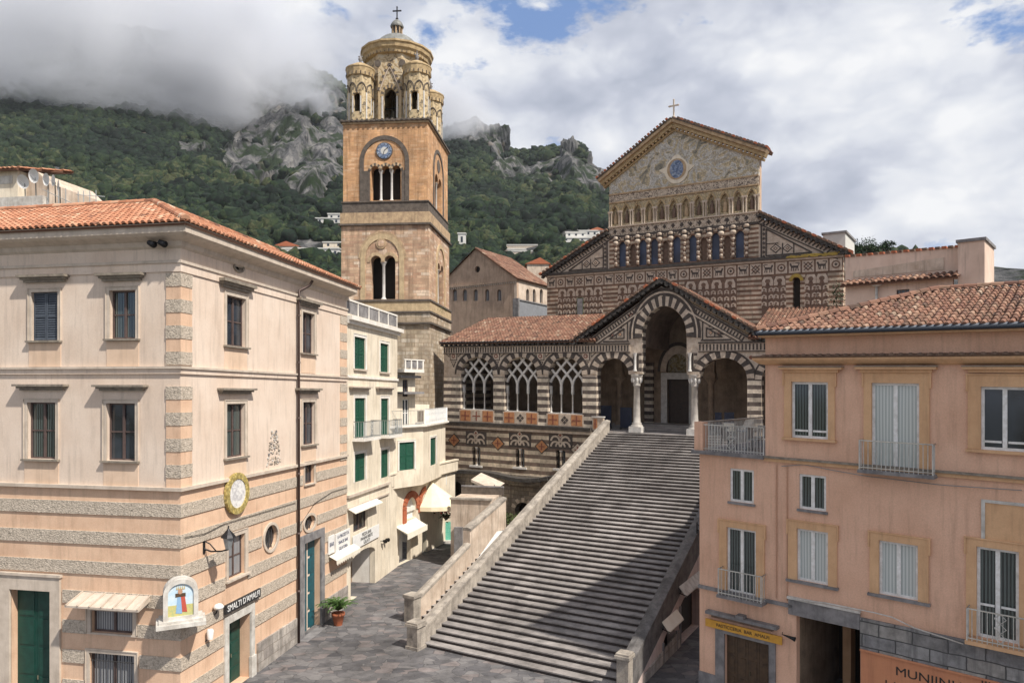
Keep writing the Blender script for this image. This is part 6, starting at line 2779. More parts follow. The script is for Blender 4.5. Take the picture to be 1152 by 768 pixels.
# raking cornice
mb = MB(NF)
GA2 = Vector((gA, gAz + .55))
for P in (Vector((bL_ - .75, gl2z - .12)), Vector((bR_ + .65, gr2z + .1))):
    for (k, w_, o_, mt) in ((-.50, .16, .14, 'gold_stone'), (-.20, .26, .40, 'gold_stone'), (.06, .24, .62, 'ochre_stone'), (.22, .10, .70, 'tower_dark')):
        d_ = (GA2 - P).normalized()
        q_ = Vector((-d_.y, d_.x))
        if q_.y < 0:
            q_ = -q_
        mb.strip(tuple(P + q_ * k), tuple(GA2 + q_ * k + d_ * k * .35), w_, -.2, o_, mt)
    L_ = (GA2 - P).length
    for i in range(int(L_ / .34)):
        c = P + (GA2 - P).normalized() * (.2 + i * .34) + q_ * -.38
        d_ = (GA2 - P).normalized()
        mb.strip(tuple(c - d_ * .08), tuple(c + d_ * .08), .16, .1, .34, 'ochre_stone' if i % 2 else 'gold_stone')
    for i in range(int(L_ / .3)):
        c = P + (GA2 - P).normalized() * (.1 + i * .3) + q_ * .34
        mb.strip(tuple(c - d_ * .10), tuple(c + d_ * .09), .15, -.15, .74, 'marble_brown' if i % 3 else 'terracotta')
mb.build('pediment_cornice', cat_)
BD = 1.2
for P in (Vector((bL_ - .85, gl2z + .14)), Vector((bR_ + .75, gr2z + .36))):
    e0_, e1_ = NF.W(P.x, .3, P.y), NF.W(P.x, -BD, P.y)
    g0_, g1_ = NF.W(gA, .3, gAz + .9), NF.W(gA, -BD, gAz + .9)
    tile_roof('nave_roof', cat_, e0_, e1_, [e0_, e1_, g1_, g0_], w=.34, l=.6, mat='old_roof_tiles')
mb = MB(NF)
mb.box(bL_ + .4, bR_ - 2.2, -9, -.5, zN1, gr2z - 1.0, 'chapel_plaster')
mb.box(nl + .2, nr - .4, -12, -.6, 0, zN1 - .1, 'chapel_plaster')
mb.box(bL_ + .3, bR_ - .001, -.9, -.36, zN1, gr2z - .1, 'chapel_plaster')
mb.build('nave_side_walls', cat_)
cross(NF, gA, .1, gAz + 1.0, 1.35, .38, .05, 'stone_trim', cat_)
# aisle wings: triangles with lozenges
for side in (-1, 1):
    if side < 0:
        p_out = Vector((nl + .15, zN1 + .02))
        p_in = Vector((bL_, wlz))
    else:
        p_out = Vector((nr - .1, zN1 + .02))
        p_in = Vector((bR_, wrz))
    mb = MB(NF)
    x = p_in.x
    mb.sheet([(x, zN1), (p_out.x, zN1), (x, p_in.y)] if side > 0 else [(p_out.x, zN1), (x, zN1), (x, p_in.y)], [], 0, .4, 'marble_light', 'marble_brown')
    d_ = p_in - p_out
    L_ = d_.length
    u = d_.normalized()
    q_ = Vector((-u.y, u.x))
    if q_.y < 0:
        q_ = -q_
    mb.strip(tuple(p_out - q_ * .45 - u * .0), tuple(p_in - q_ * .45), .08, -.01, .05, 'marble_dark')
    n_ = int(L_ / .28)
    for i in range(3, n_):
        c = p_out + u * (L_ * i / n_) - q_ * .2
        mb.strip(tuple(c - q_ * .13 + u * .05), tuple(c + q_ * .12 - u * .05), .12, -.01, .03, 'marble_dark')
    sgn = -side
    hgt = p_in.y - zN1
    xin = x + side * .55
    run = abs(p_out.x - x)
    zr = lambda s: zN1 + hgt * (1 - abs(s - x) / run)
    tri = [(xin, zN1 + .25), (xin, zr(xin) - .65), (xin + side * (run - .55) * .62, zN1 + .25)]
    mb.poly_frame(tri, .10, -.01, .055, 'marble_dark')
    mb.strip((x + side * .2, zN1 + .1), (x + side * .2, p_in.y - .5), .12, -.01, .05, 'marble_dark')
    k = 0
    z = zN1 + .2
    while z < p_in.y - .6:
        lozenge(mb, x + side * .38, z, .10, .14, .05, 'marble_dark')
        z += .34
    for j, (fr_, sz) in enumerate(((.17, .36), (.38, .32))):
        cs = xin + side * (run - .55) * .62 * fr_ * 1.25
        cz_ = zN1 + .38 + sz
        lozenge(mb, cs, cz_, sz * 1.15, sz, .03, 'marble_dark')
        lozenge(mb, cs, cz_, sz * .85, sz * .72, .045, 'marble_light')
        lozenge(mb, cs, cz_, sz * .5, sz * .42, .06, 'marble_brown')
        lozenge(mb, cs, cz_, sz * .25, sz * .2, .07, 'marble_light')
        mb.strip((cs + side * sz * 1.35, zN1 + .25), (cs + side * sz * 1.35, min(cz_ + sz, zr(cs + side * sz * 1.35) - .75)), .07, -.01, .045, 'marble_dark')
    mb.strip((xin, zN1 + .38 + .75), (xin + side * .85, zN1 + .38 + .75), .06, -.01, .045, 'marble_dark')
    mb.build('aisle_gable', cat_)
    # verge and roof
    mb = MB(NF)
    pe = p_out - u * .5 + q_ * .18
    pi_ = p_in + q_ * .18
    mb.strip(tuple(pe), tuple(pi_), .22, -.2, .35, 'stone_dark')
    n_ = int(L_ / .36)
    for i in range(n_ + 1):
        c = pe + (pi_ - pe) * (i / max(1, n_)) + q_ * .18
        mb.strip(tuple(c - u * .14), tuple(c + u * .10), .17, -.2, .5, 'marble_brown' if R.random() < .65 else 'terracotta')
        c = c - q_ * .36
        mb.strip(tuple(c - u * .09), tuple(c + u * .09), .14, .05, .42, 'stone_dark')
    mb.build('aisle_verge', cat_)
    e0_, e1_ = NF.W(pe.x, .3, pe.y + .2), NF.W(pe.x, -8, pe.y + .2)
    g0_, g1_ = NF.W(pi_.x, .3, pi_.y + .2), NF.W(pi_.x, -8, pi_.y + .2)
    tile_roof('aisle_roof', cat_, e0_, e1_, [e0_, e1_, g1_, g0_], w=.36, l=.6, mat='old_roof_tiles')
# cornice line under the arcade
mb = MB(NF)
mb.box(nl - .1, nr + .1, -.01, .28, zN1 - .10, zN1 + .12, 'stone_dark')
mb.box(nl - .05, nr + .05, -.01, .16, zN1 - .24, zN1 - .10, 'marble_light')
mb.build('cornice', cat_)
rl = random.Random(8)
mb = MB(NF)
for i in range(70):
    s = rl.uniform(NF.S(886), NF.S(944))
    w_ = rl.uniform(.05, .28)
    z = zN1 + rl.uniform(-.08, .08)
    mb.prism([(s - w_, z - .03), (s + w_ * .6, z - .05), (s + w_, z + .02), (s - w_ * .3, z + .06)], .27, .285 + rl.random() * .01, 'lichen')
ob = mb.build('lichen', cat_)
ob['kind'] = 'stuff'
# row of square panels with beasts
mb = MB(NF)
zq1 = zN1 - .30
zq0 = zq1 - .86
n_ = 26
st = (nr - nl) / n_
mb.box(nl, nr, -.01, .015, zq0 - .05, zq1 + .04, 'marble_brown')
rb = random.Random(5)
for i in range(n_):
    a = nl + st * i + .06
    b_ = nl + st * (i + 1) - .06
    mb.box(a, b_, -.01, .04, zq0, zq1, 'marble_light')
    c, z = (a + b_) / 2, (zq0 + zq1) / 2
    ty = i % 4
    if ty in (0, 2):
        # small beast: body, legs, neck, tail
        f_ = rb.choice((-1, 1))
        mb.prism([(c - .26, z - .06), (c + .26, z - .06), (c + .26, z + .09), (c - .26, z + .11)], .0, .052, 'marble_dark')
        for q in (-.22, -.1, .12, .22):
            mb.strip((c + q, z - .05), (c + q + rb.uniform(-.05, .05), z - .28), .06, 0, .053, 'marble_dark')
        mb.strip((c + f_ * .22, z + .05), (c + f_ * .30, z + .26), .12, 0, .054, 'marble_dark')
        mb.strip((c - f_ * .24, z + .08), (c - f_ * .34, z + .28), .05, 0, .055, 'marble_dark')
        mb.strip((c - f_ * .34, z + .28), (c - f_ * .05, z + .30), .05, 0, .056, 'marble_dark')
    elif ty == 1:
        mb.disc(c, z, .30, .30, 0, .052, 'marble_brown', 12)
        mb.disc(c, z, .19, .19, 0, .06, 'marble_light', 10)
        lozenge(mb, c, z, .12, .12, .068, 'marble_dark')
    else:
        lozenge(mb, c, z, .34, .34, .052, 'marble_brown')
        lozenge(mb, c, z, .2, .2, .06, 'marble_light')
        mb.strip((c - .3, z - .3), (c + .3, z + .3), .05, 0, .065, 'marble_dark')
        mb.strip((c - .3, z + .3), (c + .3, z - .3), .05, 0, .066, 'marble_dark')
mb.build('beast_panels', cat_)
# bays of keyhole and zigzag inlay between striped piers
bays = [(628, 678), (695, 764), (770, 829), (857, 884), (906, 931)]
zk1 = zq0 - .12
for bi, (x0, x1) in enumerate(bays):
    mb = MB(NF)
    sa, sb = NF.S(x0), NF.S(x1)
    zlo = zN0 - .2
    mb.box(sa, sb, -.01, .012, zlo, zk1, 'marble_brown')
    n_ = max(2, round((sb - sa) / .92))
    st = (sb - sa) / n_
    for i in range(n_):
        c = sa + st * (i + .5)
        z = zk1 - .42
        # keyhole
        mb.prism([(c - .40, z - .30), (c - .16, z - .30), (c - .10, z - .10), (c + .10, z - .10), (c + .16, z - .30), (c + .40, z - .30), (c + .40, z + .05), (c + .26, z + .36), (c - .26, z + .36), (c - .40, z + .05)][::1], -.0, .04, 'marble_light')
        mb.disc(c, z + .04, .19, .17, 0, .052, 'marble_brown', 10)
        # angular beasts / zigzag rows
        for r_ in range(3):
            zz_ = z - .62 - r_ * .52
            if zz_ < zlo + .1:
                break
            for q in (-1, 1):
                mb.prism([(c + q * .06, zz_ - .17), (c + q * .30, zz_ - .05), (c + q * .46, zz_ - .18), (c + q * .44, zz_ + .10), (c + q * .26, zz_ + .20), (c + q * .08, zz_ + .10)][::(1 if q > 0 else -1)], 0, .035 + .004 * r_, 'marble_light')
                mb.disc(c + q * .25, zz_ + .03, .08, .08, 0, .055, 'marble_brown', 6)
    mb.build('geometric_inlay', cat_)
mb = MB(NF)
mb.ring(slit[0], slit[2] - .25, .27, .5, 0, 180, 5, -.01, .12, ['lichen'])
mb.box(slit[0] - .3, slit[0] + .3, -.5, -.45, slit[1], slit[2] + .1, 'interior_dark')
mb.build('slit_window', cat_)
mb = MB(NF)
s0, s1, z0, z1 = NF.rect(649, 656.5, 335, 357)
mb.box(s0, s1, -.01, .06, z0, z1, 'moss')
mb.box(s0 + .06, s1 - .06, -.01, .07, z0, z1 - .06, 'stone_grey')
mb.build('blocked_window', cat_)

# blue boards and pale boxes under the porch
k = 0
for (x0, x1, y0, y1, mt, o_, lb) in ((676, 688, 456, 473, 'board_blue', -3.0, 'blue notice board just right of the left striped porch pier'), (698, 711, 458, 474, 'board_blue', -3.0, 'blue notice board left of the slim left column'),
                                     (804.5, 812, 463.5, 478, 'board_blue', -2.4, 'narrow blue notice board under the right porch arch'), (815, 826, 463.5, 478, 'board_blue', -2.4, 'wider blue notice board under the right porch arch')):
    s0, s1, z0, z1 = PF.rect(x0, x1, y0, y1, o_)
    t = thing('notice_board', lb, 'board', PF.W(s0, o_, FLZ))
    mb = MB(PF)
    mb.box(s0, s1, o_, o_ + .05, FLZ + .12, max(z1, FLZ + .9), mt)
    mb.build('panel', t)
    mb = MB(PF)
    for q in (s0 + .04, s1 - .04):
        mb.tube([(q, o_ - .01, FLZ - .003), (q, o_ - .01, max(z1, FLZ + .9))], .025, 'iron_dark')
        mb.tube([(q, o_ - .25, FLZ + .02), (q, o_ + .25, FLZ + .02)], .02, 'iron_dark')
    mb.build('stand', t)
for (x0, x1, lb) in ((785.5, 799, 'pale blue glass display case right of the right porch column'), (814, 826, 'small cream box standing below the right porch arch')):
    s0, s1 = PF.S(x0, -.9), PF.S(x1, -.9)
    t = thing('display_case', lb, 'display case', PF.W(s0, -.9, FLZ))
    mb = MB(PF)
    c_ = 'cloth_blue' if x0 < 800 else 'awning_cloth'
    mb.box(s0, s1, -1.4, -.85, FLZ + .35, FLZ + .85, 'glass_lace' if x0 < 800 else c_)
    mb.box(s0 - .02, s1 + .02, -1.43, -.82, FLZ + .85, FLZ + .9, 'white_paint')
    mb.build('case', t)
    mb = MB(PF)
    for q in (s0 + .05, s1 - .05):
        mb.box(q - .03, q + .03, -1.36, -1.3, FLZ - .003, FLZ + .35, 'iron_grey')
        mb.box(q - .03, q + .03, -.95, -.89, FLZ - .003, FLZ + .35, 'iron_grey')
    mb.build('legs', t)

# ------------------------------------------------------------------ grand staircase
NST = 54


def tk(k):
    x = k / NST
    return x + .11 * x * (1 - x)


A0 = Vector((-4.03, 32.9, 0))
dirv = Vector((11.3, 19.9, 0))
B0 = Vector((4.34, 28.0, 0))
Htop = FLZ - .01
A1p = PF.W(PF.S(686.5), .12, 0)
# left and right feet and heads; the top edge lies along the porch front
A1 = Vector((A1p.x, A1p.y, Htop))
ub = (A1p - A0)
ub.z = 0
# right side parallel to the left
t_hit = None
n_ = Vector((PF.n.x, PF.n.y, 0))
tt = (PF.W(0, .12, 0) - B0).dot(n_) / ub.dot(n_)
B1 = B0 + ub * tt
B1.z = Htop
st = thing('grand_staircase', 'long worn stone staircase of many steps between sloping parapets', 'staircase', A0)
rs = random.Random(3)
for k in range(NST):
    t0, t1 = tk(k), tk(k + 1)
    a, b_ = A0.lerp(A1, t0), B0.lerp(B1, t0)
    a2, b2 = A0.lerp(A1, t1), B0.lerp(B1, t1)
    z = Htop * tk(k + 1)
    zb_ = Htop * tk(k) - (.3 if k else .0)
    mb = MB()
    N = 9
    # slab with a slightly uneven nosing, riser set back
    fwd = (a2 - a)
    fwd.z = 0
    fu = fwd.normalized()
    top, nose, low = [], [], []
    pts = []
    for i in range(N + 1):
        u = i / N
        p = a.lerp(b_, u)
        q = a2.lerp(b2, u)
        j = rs.uniform(-.016, .016)
        jz = rs.uniform(-.010, .006)
        pn = p - fu * (.04 + j)
        pts.append([(pn.x, -pn.y, z + jz), (q.x, -q.y, z - .002), (pn.x, -pn.y, z - .055 + jz), (p.x, -p.y, z - .055), (p.x, -p.y, zb_)])
    flat = [v for r_ in pts for v in r_]
    f1_ = []
    f2_ = []
    for i in range(N):
        o_, p_ = i * 5, (i + 1) * 5
        f1_ += [(o_, p_, p_ + 1, o_ + 1), (o_ + 2, p_ + 2, p_, o_)]
        f2_ += [(o_ + 3, p_ + 3, p_ + 2, o_ + 2), (o_ + 4, p_ + 4, p_ + 3, o_ + 3)]
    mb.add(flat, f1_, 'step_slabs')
    mb.add(flat, f2_, 'riser_shade')  # riser faces carry painted shade, far darker than the treads
    mb.build('step', st)


def slope_wall(P0, P1, th, z0a, z0b, hA, hB, mat, name, parent, base=None, capm=None, capw=.05, side=1):
    """parapet between P0 and P1 on the side given (+1 right of the path); top runs from z hA to hB, foot z0a to z0b"""
    d_ = (P1 - P0)
    d_.z = 0
    u = d_.normalized()
    r_ = Vector((u.y, -u.x, 0)) * side
    a, b_ = Vector((P0.x, P0.y, 0)), Vector((P1.x, P1.y, 0))
    mb = MB()
    N = 14

    def col(p, z):
        return (p.x, -p.y, z)
    pts = []
    for i in range(N + 1):
        t = i / N
        p = a.lerp(b_, t)
        q = p + r_ * th
        zl = z0a + (z0b - z0a) * t
        zt_ = hA + (hB - hA) * t
        pts += [col(p, zl), col(q, zl), col(q, zt_), col(p, zt_)]
    fs = []
    for i in range(N):
        o_, p_ = i * 4, i * 4 + 4
        for k in range(4):
            l_ = (k + 1) % 4
            fs.append((o_ + k, p_ + k, p_ + l_, o_ + l_))
    fs.append((0, 1, 2, 3))
    fs.append((N * 4 + 3, N * 4 + 2, N * 4 + 1, N * 4))
    mb.add(pts, fs, mat)
    if capm:
        c = capw
        q0 = [col(a - r_ * c, hA), col(a + r_ * (th + c), hA), col(a + r_ * (th + c), hA + .14), col(a + r_ * th * .5, hA + .20), col(a - r_ * c, hA + .14)]
        q1 = [col(b_ - r_ * c, hB), col(b_ + r_ * (th + c), hB), col(b_ + r_ * (th + c), hB + .14), col(b_ + r_ * th * .5, hB + .20), col(b_ - r_ * c, hB + .14)]
        mb.add(q0 + q1, [(i, (i + 1) % 5, 5 + (i + 1) % 5, 5 + i) for i in range(5)] + [(4, 3, 2, 1, 0), (5, 6, 7, 8, 9)], capm)
    return mb.build(name, parent)


PH = .72
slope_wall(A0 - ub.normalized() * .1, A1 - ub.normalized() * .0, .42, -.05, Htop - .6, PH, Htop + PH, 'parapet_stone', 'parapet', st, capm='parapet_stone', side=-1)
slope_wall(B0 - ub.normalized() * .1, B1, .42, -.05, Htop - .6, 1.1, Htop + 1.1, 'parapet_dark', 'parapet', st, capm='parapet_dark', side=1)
uu = ub.normalized()
ru = Vector((uu.y, -uu.x, 0))
for (P, q, mt) in ((A0, -1, 'parapet_stone'), (B0, 1, 'parapet_stone')):
    c = P + ru * q * .24 - uu * .35
    F_ = Fr(None, 0, 0, O=c)
    F_.d, F_.n = ru.copy(), -uu
    mb = MB(F_)
    hh = 1.22 if q < 0 else 1.7
    e = .30 if q < 0 else .24
    mb.box(-e - .05, e + .05, -e - .05, e + .05, -.02, .14, mt)
    mb.box(-e, e, -e, e, .14, hh - .18, mt)
    mb.box(-e - .07, e + .07, -e - .07, e + .07, hh - .18, hh - .06, mt)
    mb.box(-e - .03, e + .03, -e - .03, e + .03, hh - .06, hh + .02, mt)
    mb.build('pier', st)
# right flank: plaster wall with small shops under the stair
Wr = Fr(None, 0, 0, O=B0 + ru * .43)
Wr.d = uu.copy()
Wr.n = ru.copy()
Wr.d = uu.copy()


# frame whose s runs up the stair; outward normal is ru
class FS(Fr):
    pass


LTOT = (B1 - B0)
LTOT.z = 0
LT = LTOT.length
zat = lambda s: Htop * s / LT
Fk = Facade(Wr, st)


def S_at(px):
    return Wr.S(px)


doors = []
for (x0, x1, hgt) in ((746, 760, 2.3), (765, 787, 2.6)):
    sa, sb = S_at(x0), S_at(x1)
    hgt = min(hgt, zat(sa) - .25)
    print('door', sa, sb, hgt)
    Fk.hole(arch_pts(sa, sb, .03, hgt - .5, .5, 8))
    doors.append((sa, sb, hgt))
mb = MB(Wr)
mb.sheet([(.0, -.02), (LT, -.02), (LT, Htop - .25), (0, -.0)], [h for h in Fk.holes], .0, .4, 'plaster_mauve')
mb.build('flank_wall', st)
mb = MB(Wr)
mb.prism([(1.2, -.02), (6.0, -.02), (6.0, .8), (1.2, .35)], .0, .06, 'dado_stone')
for (sa, sb, hgt) in doors:
    mb.box(sa - .2, sb + .2, -.5, -.42, 0, hgt + .2, 'interior_dark')
    mb.box(sa - .12, sa, .0, .07, 0, hgt - .3, 'stone_grey')
    mb.box(sb, sb + .12, .0, .07, 0, hgt - .3, 'stone_grey')
mb.build('flank_trim', st)
for (sa, sb, hgt), lb in zip(doors, ('worn ochre strip awning over the lower arched shop beside the staircase', 'larger grey awning over the upper shop doorway beside the staircase')):
    t = thing('shop_awning', lb, 'awning', Wr.W(sa, 0, hgt))
    mb = MB(Wr)
    z = hgt + .25
    a, b_ = sa - .2, sb + .15
    mt = 'awning_cloth' if sa < doors[1][0] else 'stone_white'
    mb.add([(a, .02, z + .4), (b_, .02, z + .4), (b_, .34, z), (a, .34, z), (a, .02, z + .36), (b_, .02, z + .36), (b_, .34, z - .05), (a, .34, z - .05)], [(0, 1, 2, 3), (7, 6, 5, 4), (0, 3, 7, 4), (1, 5, 6, 2), (3, 2, 6, 7)], mt)
    mb.build('cloth', t)
    mb = MB(Wr)
    for q in (a, b_):
        mb.tube([(q, .02, z + .1), (q, .40, z)], .02, 'iron_dark')
    mb.build('arm', t)
s = S_at(776)
lantern(Wr, s + 1.2, 5.2, .8, 'dark wall lantern on the flank of the grand staircase above the alley', sc=1.2)

# small side stair left of the parapet, with its own outer parapet
C0 = Vector((-5.04 + .35, 37.0 - .2, 0))
ss = thing('side_stair', 'narrow side stair climbing between cream parapets beside the grand staircase', 'staircase', C0)
wid = 1.7
rr0 = ru
nS = 20
for k in range(nS):
    t0, t1 = k * .42, (k + 1) * .42
    a = C0 + uu * t0
    b_ = a + ru * wid
    a2 = C0 + uu * t1
    b2 = a2 + ru * wid
    z = .16 * (k + 1)
    mb = MB()
    mb.add([(a.x, -a.y, z), (b_.x, -b_.y, z), (b2.x, -b2.y, z - .003), (a2.x, -a2.y, z - .003)], [(0, 1, 2, 3)], 'steps_stone')
    mb.add([(a.x, -a.y, z), (b_.x, -b_.y, z), (b_.x, -b_.y, z - .4), (a.x, -a.y, z - .4)], [(0, 1, 2, 3)], 'riser_shade')  # same painted riser shade on the side stair
    mb.build('step', ss)
slope_wall(C0 - uu * .2, C0 + uu * 4.5, .34, -.05, -.05, 1.05, 2.9, 'plaster_old_cream', 'parapet', ss, capm='parapet_stone', side=-1)
slope_wall(C0 + uu * 4.5, C0 + uu * 8.5, .45, -.05, -.05, 3.75, 5.0, 'plaster_old_cream', 'high_wall', ss, capm='parapet_stone', side=-1)
F_ = Fr(None, 0, 0, O=C0 - ru * .18 - uu * .5)
F_.d, F_.n = ru.copy(), -uu
mb = MB(F_)
mb.box(-.3, .3, -.3, .3, 0, 1.25, 'parapet_stone')
mb.box(-.36, .36, -.36, .36, 1.25, 1.4, 'parapet_stone')
mb.build('pier', ss)
# white sheet over the ramp
mb = MB()
p0 = C0 + uu * 2.6 + ru * (wid - .15)
p1 = C0 + uu * 6.3 + ru * (wid - .5)
w2 = ru * .5
mb.add([(p0.x, -p0.y, 1.9), (p0.x - w2.x, -(p0.y - w2.y), 1.85), (p1.x - w2.x, -(p1.y - w2.y), 3.5), (p1.x, -p1.y, 3.6)], [(0, 1, 2, 3)], 'white_paint')
mb.add([(p0.x, -p0.y, 1.82), (p0.x - w2.x, -(p0.y - w2.y), 1.78), (p1.x - w2.x, -(p1.y - w2.y), 3.43), (p1.x, -p1.y, 3.53)], [(3, 2, 1, 0)], 'white_paint')
tag(mb.build('white_ramp_cover'), 'long white sloping cover lying beside the side stair', 'cover')
# low cream block and parapet behind the high wall
K1 = Fr(506, 47.5, -3000, 435)
mb = MB(K1)
ka, kb = K1.S(507), K1.S(552)
kz = K1.Z(530, 562)
mb.box(ka, kb, -3, 0, 0, kz, 'plaster_old_cream')
mb.box(ka - .05, kb + .05, -.3, .12, kz, kz + .12, 'parapet_stone')
mb.box(K1.S(512), K1.S(521), .0, .25, 0, K1.Z(516, 592), 'stone_grey')
blk = mb.build('cream_block')
tag(blk, 'low cream walled block between the alley and the cathedral crypt', 'wall')
mb = MB(K1)
mb.box(ka, kb + .3, -2.6, -2.45, kz, kz + .5, 'tower_dark')
mb.box(ka, kb + .3, -2.62, -2.43, kz + .5, kz + .6, 'stone_grey')
tag(mb.build('dark_balustrade'), 'dark balustrade on top of the low cream block', 'balustrade')
K2 = Fr(545, 50, -1200, 430)
t = thing('crypt_awning', 'pale grey canopy sheltering the crypt entrance', 'awning', K2.W(0, 0, 4))
mb = MB(K2)
sa, sb = K2.S(530), K2.S(557)
za = K2.Z(540, 538)
N_ = 6
for i in range(N_):
    t0, t1 = i / N_, (i + 1) / N_
    f_ = lambda q: (sa + (sb - sa) * q, za - .1 - .65 * q)
    p, q = f_(t0), f_(t1)
    mb.add([(p[0], -1.6, p[1] + .3), (q[0], -1.6, q[1] + .3), (q[0], 0, q[1]), (p[0], 0, p[1]), (p[0], 0, p[1] - .18), (q[0], 0, q[1] - .18)], [(0, 1, 2, 3), (3, 2, 5, 4)], 'stone_trim')
mb.build('cloth', t)
mb = MB(K2)
for q in (sa + .1, sb - .1):
    mb.tube([(q, -.1, za - 3.2), (q, -.1, za - .4)], .04, 'iron_dark')
mb.build('post', t)

# ------------------------------------------------------------------ right-hand building
RB = Fr(861, 26.3, -350, 412)
rb = thing('salmon_house', 'salmon pink town house with white windows and a brown tiled hip roof', 'building', RB.W(4, -3, 0))
rf = Facade(RB, rb)
xl = RB.S(787)
XR = 15.5
zTe = RB.Z(830, 513.5)
zLs = RB.Z(840, 671)
zEv = RB.Z(1000, 373)
zCo = RB.Z(1000, 403)
sC = RB.S(892.5)

GL, GC = 'glass_deep', 'glass_curtain'


def rwin(x0, x1, y0, y1, sx0, sx1, sy0, pane, hood=None, cols=2, rows=1, sill=True, at_=None, sy1=None, fr='frame_white', fw=.085, bottom_sur=False):
    w, r = rf.window(x0, x1, y0, y1, None, frame=fr, pane=pane, cols=cols, rows=rows, recess=.12, rows_at=at_, fw=fw)
    s0, s1, z0, z1 = r
    if sx0 is not None:
        a, b_, c, d = RB.rect(sx0, sx1, sy0, y1)
        q = MB(RB)
        ze = z0 - (.12 if bottom_sur else 0)
        q.box(a, s0, -.02, .06, ze, d, 'plaster_ochre')
        q.box(s1, b_, -.02, .06, ze, d, 'plaster_ochre')
        q.box(s0, s1, -.02, .06, z1, d, 'plaster_ochre')
        q.box(a - .05, a, -.02, .09, d - .5, d + .04, 'plaster_ochre')
        q.box(b_, b_ + .05, -.02, .09, d - .5, d + .04, 'plaster_ochre')
        q.box(a, b_, -.02, .09, d, d + .04, 'plaster_ochre')
        q.build('surround', w)
    if hood:
        a, b_, c, d = RB.rect(*hood, .1)
        q = MB(RB)
        q.box(a + .14, b_ - .14, -.01, .12, c - .03, c + (d - c) * .5, 'plaster_ochre')
        q.box(a, b_, -.01, .24, c + (d - c) * .5, d, 'plaster_ochre')
        q.box(a - .02, b_ + .02, -.01, .27, d, d + .03, 'hood_stone')
        q.build('hood', w)
    if sill:
        q = MB(RB)
        a = (RB.S(sx0) - .05) if sx0 else s0 - .06
        b_ = (RB.S(sx1) + .05) if sx0 else s1 + .06
        q.box(a, b_, -.05, .15 if sx0 else .08, z0 - .09, z0 - .003, 'plaster_ochre' if sill == 2 else 'stone_grey')
        q.build('sill', w)
    return w, r


rwin(890.7, 932, 429.5, 493, 882.6, 939.6, 418.5, 'glass_deep', (877.7, 947.8, 413, 418), at_=[.13], sill=2)
w1, r1_ = rwin(980.8, 1034.5, 430.8, 528, 972, 1046, 419, GC, (962.7, 1054, 412.5, 418), sill=False)
rwin(1103.6, 1158, 435, 507, 1089, 1172, 422, 'glass_dark', (1083, 1180, 412.5, 418), at_=[.13], sill=2)
rwin(1225, 1290, 430, 510, 1212, 1303, 419, 'glass_dark', None, at_=[.13])
rwin(821, 848, 527.5, 565, None, None, None, GL)
rwin(899, 929.4, 534, 573.5, None, None, None, GL)
w2, r2_ = rwin(818, 851, 594.5, 668, 809.5, 860.5, 587.5, GL, None, sill=False)
rwin(896.8, 932, 596, 655, 887, 942, 588, GC, None, sill=True)
rwin(989, 1033, 610, 671.5, 978.7, 1045, 602, GC, None)
w3, r3_ = rwin(1098.8, 1146.5, 617, 720, 1087, 1155, 608.5, 'glass_deep', None, sill=False, at_=[.36])
rwin(1225, 1290, 640, 740, 1212, 1303, 628, GC, None)
# door, portico
q0, q1, qz0, qz1 = RB.rect(815.5, 865.6, 718, 800)
qz0 = .05
rf.hole(rect_pts(q0, q1, qz0, qz1))
panel_door(RB, q0, q1, qz0, qz1, -.2, 'wood_brown', rb, 4, 3)
mb = MB(RB)
sa, sb = RB.S(805.5), RB.S(873)
mb.box(sa, q0, -.02, .08, 0, qz1 + .22, 'stone_grey')
mb.box(q1, sb, -.02, .08, 0, qz1 + .22, 'stone_grey')
mb.box(q0, q1, -.02, .08, qz1, qz1 + .22, 'stone_grey')
mb.build('door_surround', rb)
o0, o1 = RB.S(896), RB.S(968)
oz = RB.Z(932, 699)
rf.hole(rect_pts(o0, o1, .02, oz))
outer = [(xl, -.02), (XR, -.02), (XR, zEv), (0, zEv), (0, zTe), (xl, zTe)]
rf.wall(outer, 'plaster_pink', .35)
mb = MB(RB)
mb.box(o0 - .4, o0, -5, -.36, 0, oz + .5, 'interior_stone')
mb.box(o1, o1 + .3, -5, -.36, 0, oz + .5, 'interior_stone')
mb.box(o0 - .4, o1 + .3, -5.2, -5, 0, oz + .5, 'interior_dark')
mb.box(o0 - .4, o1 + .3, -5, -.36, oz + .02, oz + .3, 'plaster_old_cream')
mb.box(o0 + .6, o0 + .9, -4, -3.4, 0, oz, 'plaster_ochre')
mb.build('portico', rb)
mb = MB(RB)
za = RB.Z(932, 681)
mb.box(RB.S(888), RB.S(968), .0, .12, oz, za, 'stone_grey')
mb.box(RB.S(887), RB.S(969), .0, .18, za, za + .08, 'stone_white')
mb.build('portico_beam', rb)
mb = MB(RB)
zba = RB.Z(1060, 713)
zbb = RB.Z(1060, 750)
mb.box(RB.S(968.5), XR, .0, .1, zbb, zba, 'block_grey')
mb.box(RB.S(968.5), XR, .1, .14, zbb - .06, zbb, 'plaster_orange')
mb.build('stone_band', rb)
mb = MB(RB)
mb.box(RB.S(969), XR, .0, .07, -.02, zbb - .06, 'plaster_orange')
pan = mb.build('lettered_wall', rb)
s, z = RB.L(1046, 765, .07)
text('MUNIINIA', RB, s, z + .03, .40, 'black_paint', pan, .075, sx=1.12)
s, z = RB.L(1010, 768, .07)
text('LA A', RB, s, z - .12, .34, 'black_paint', pan, .075, sx=1.1)
s, z = RB.L(1118, 776, .07)
text('IIIIBI', RB, s, z + .1, .34, 'black_paint', pan, .075, sx=1.1)
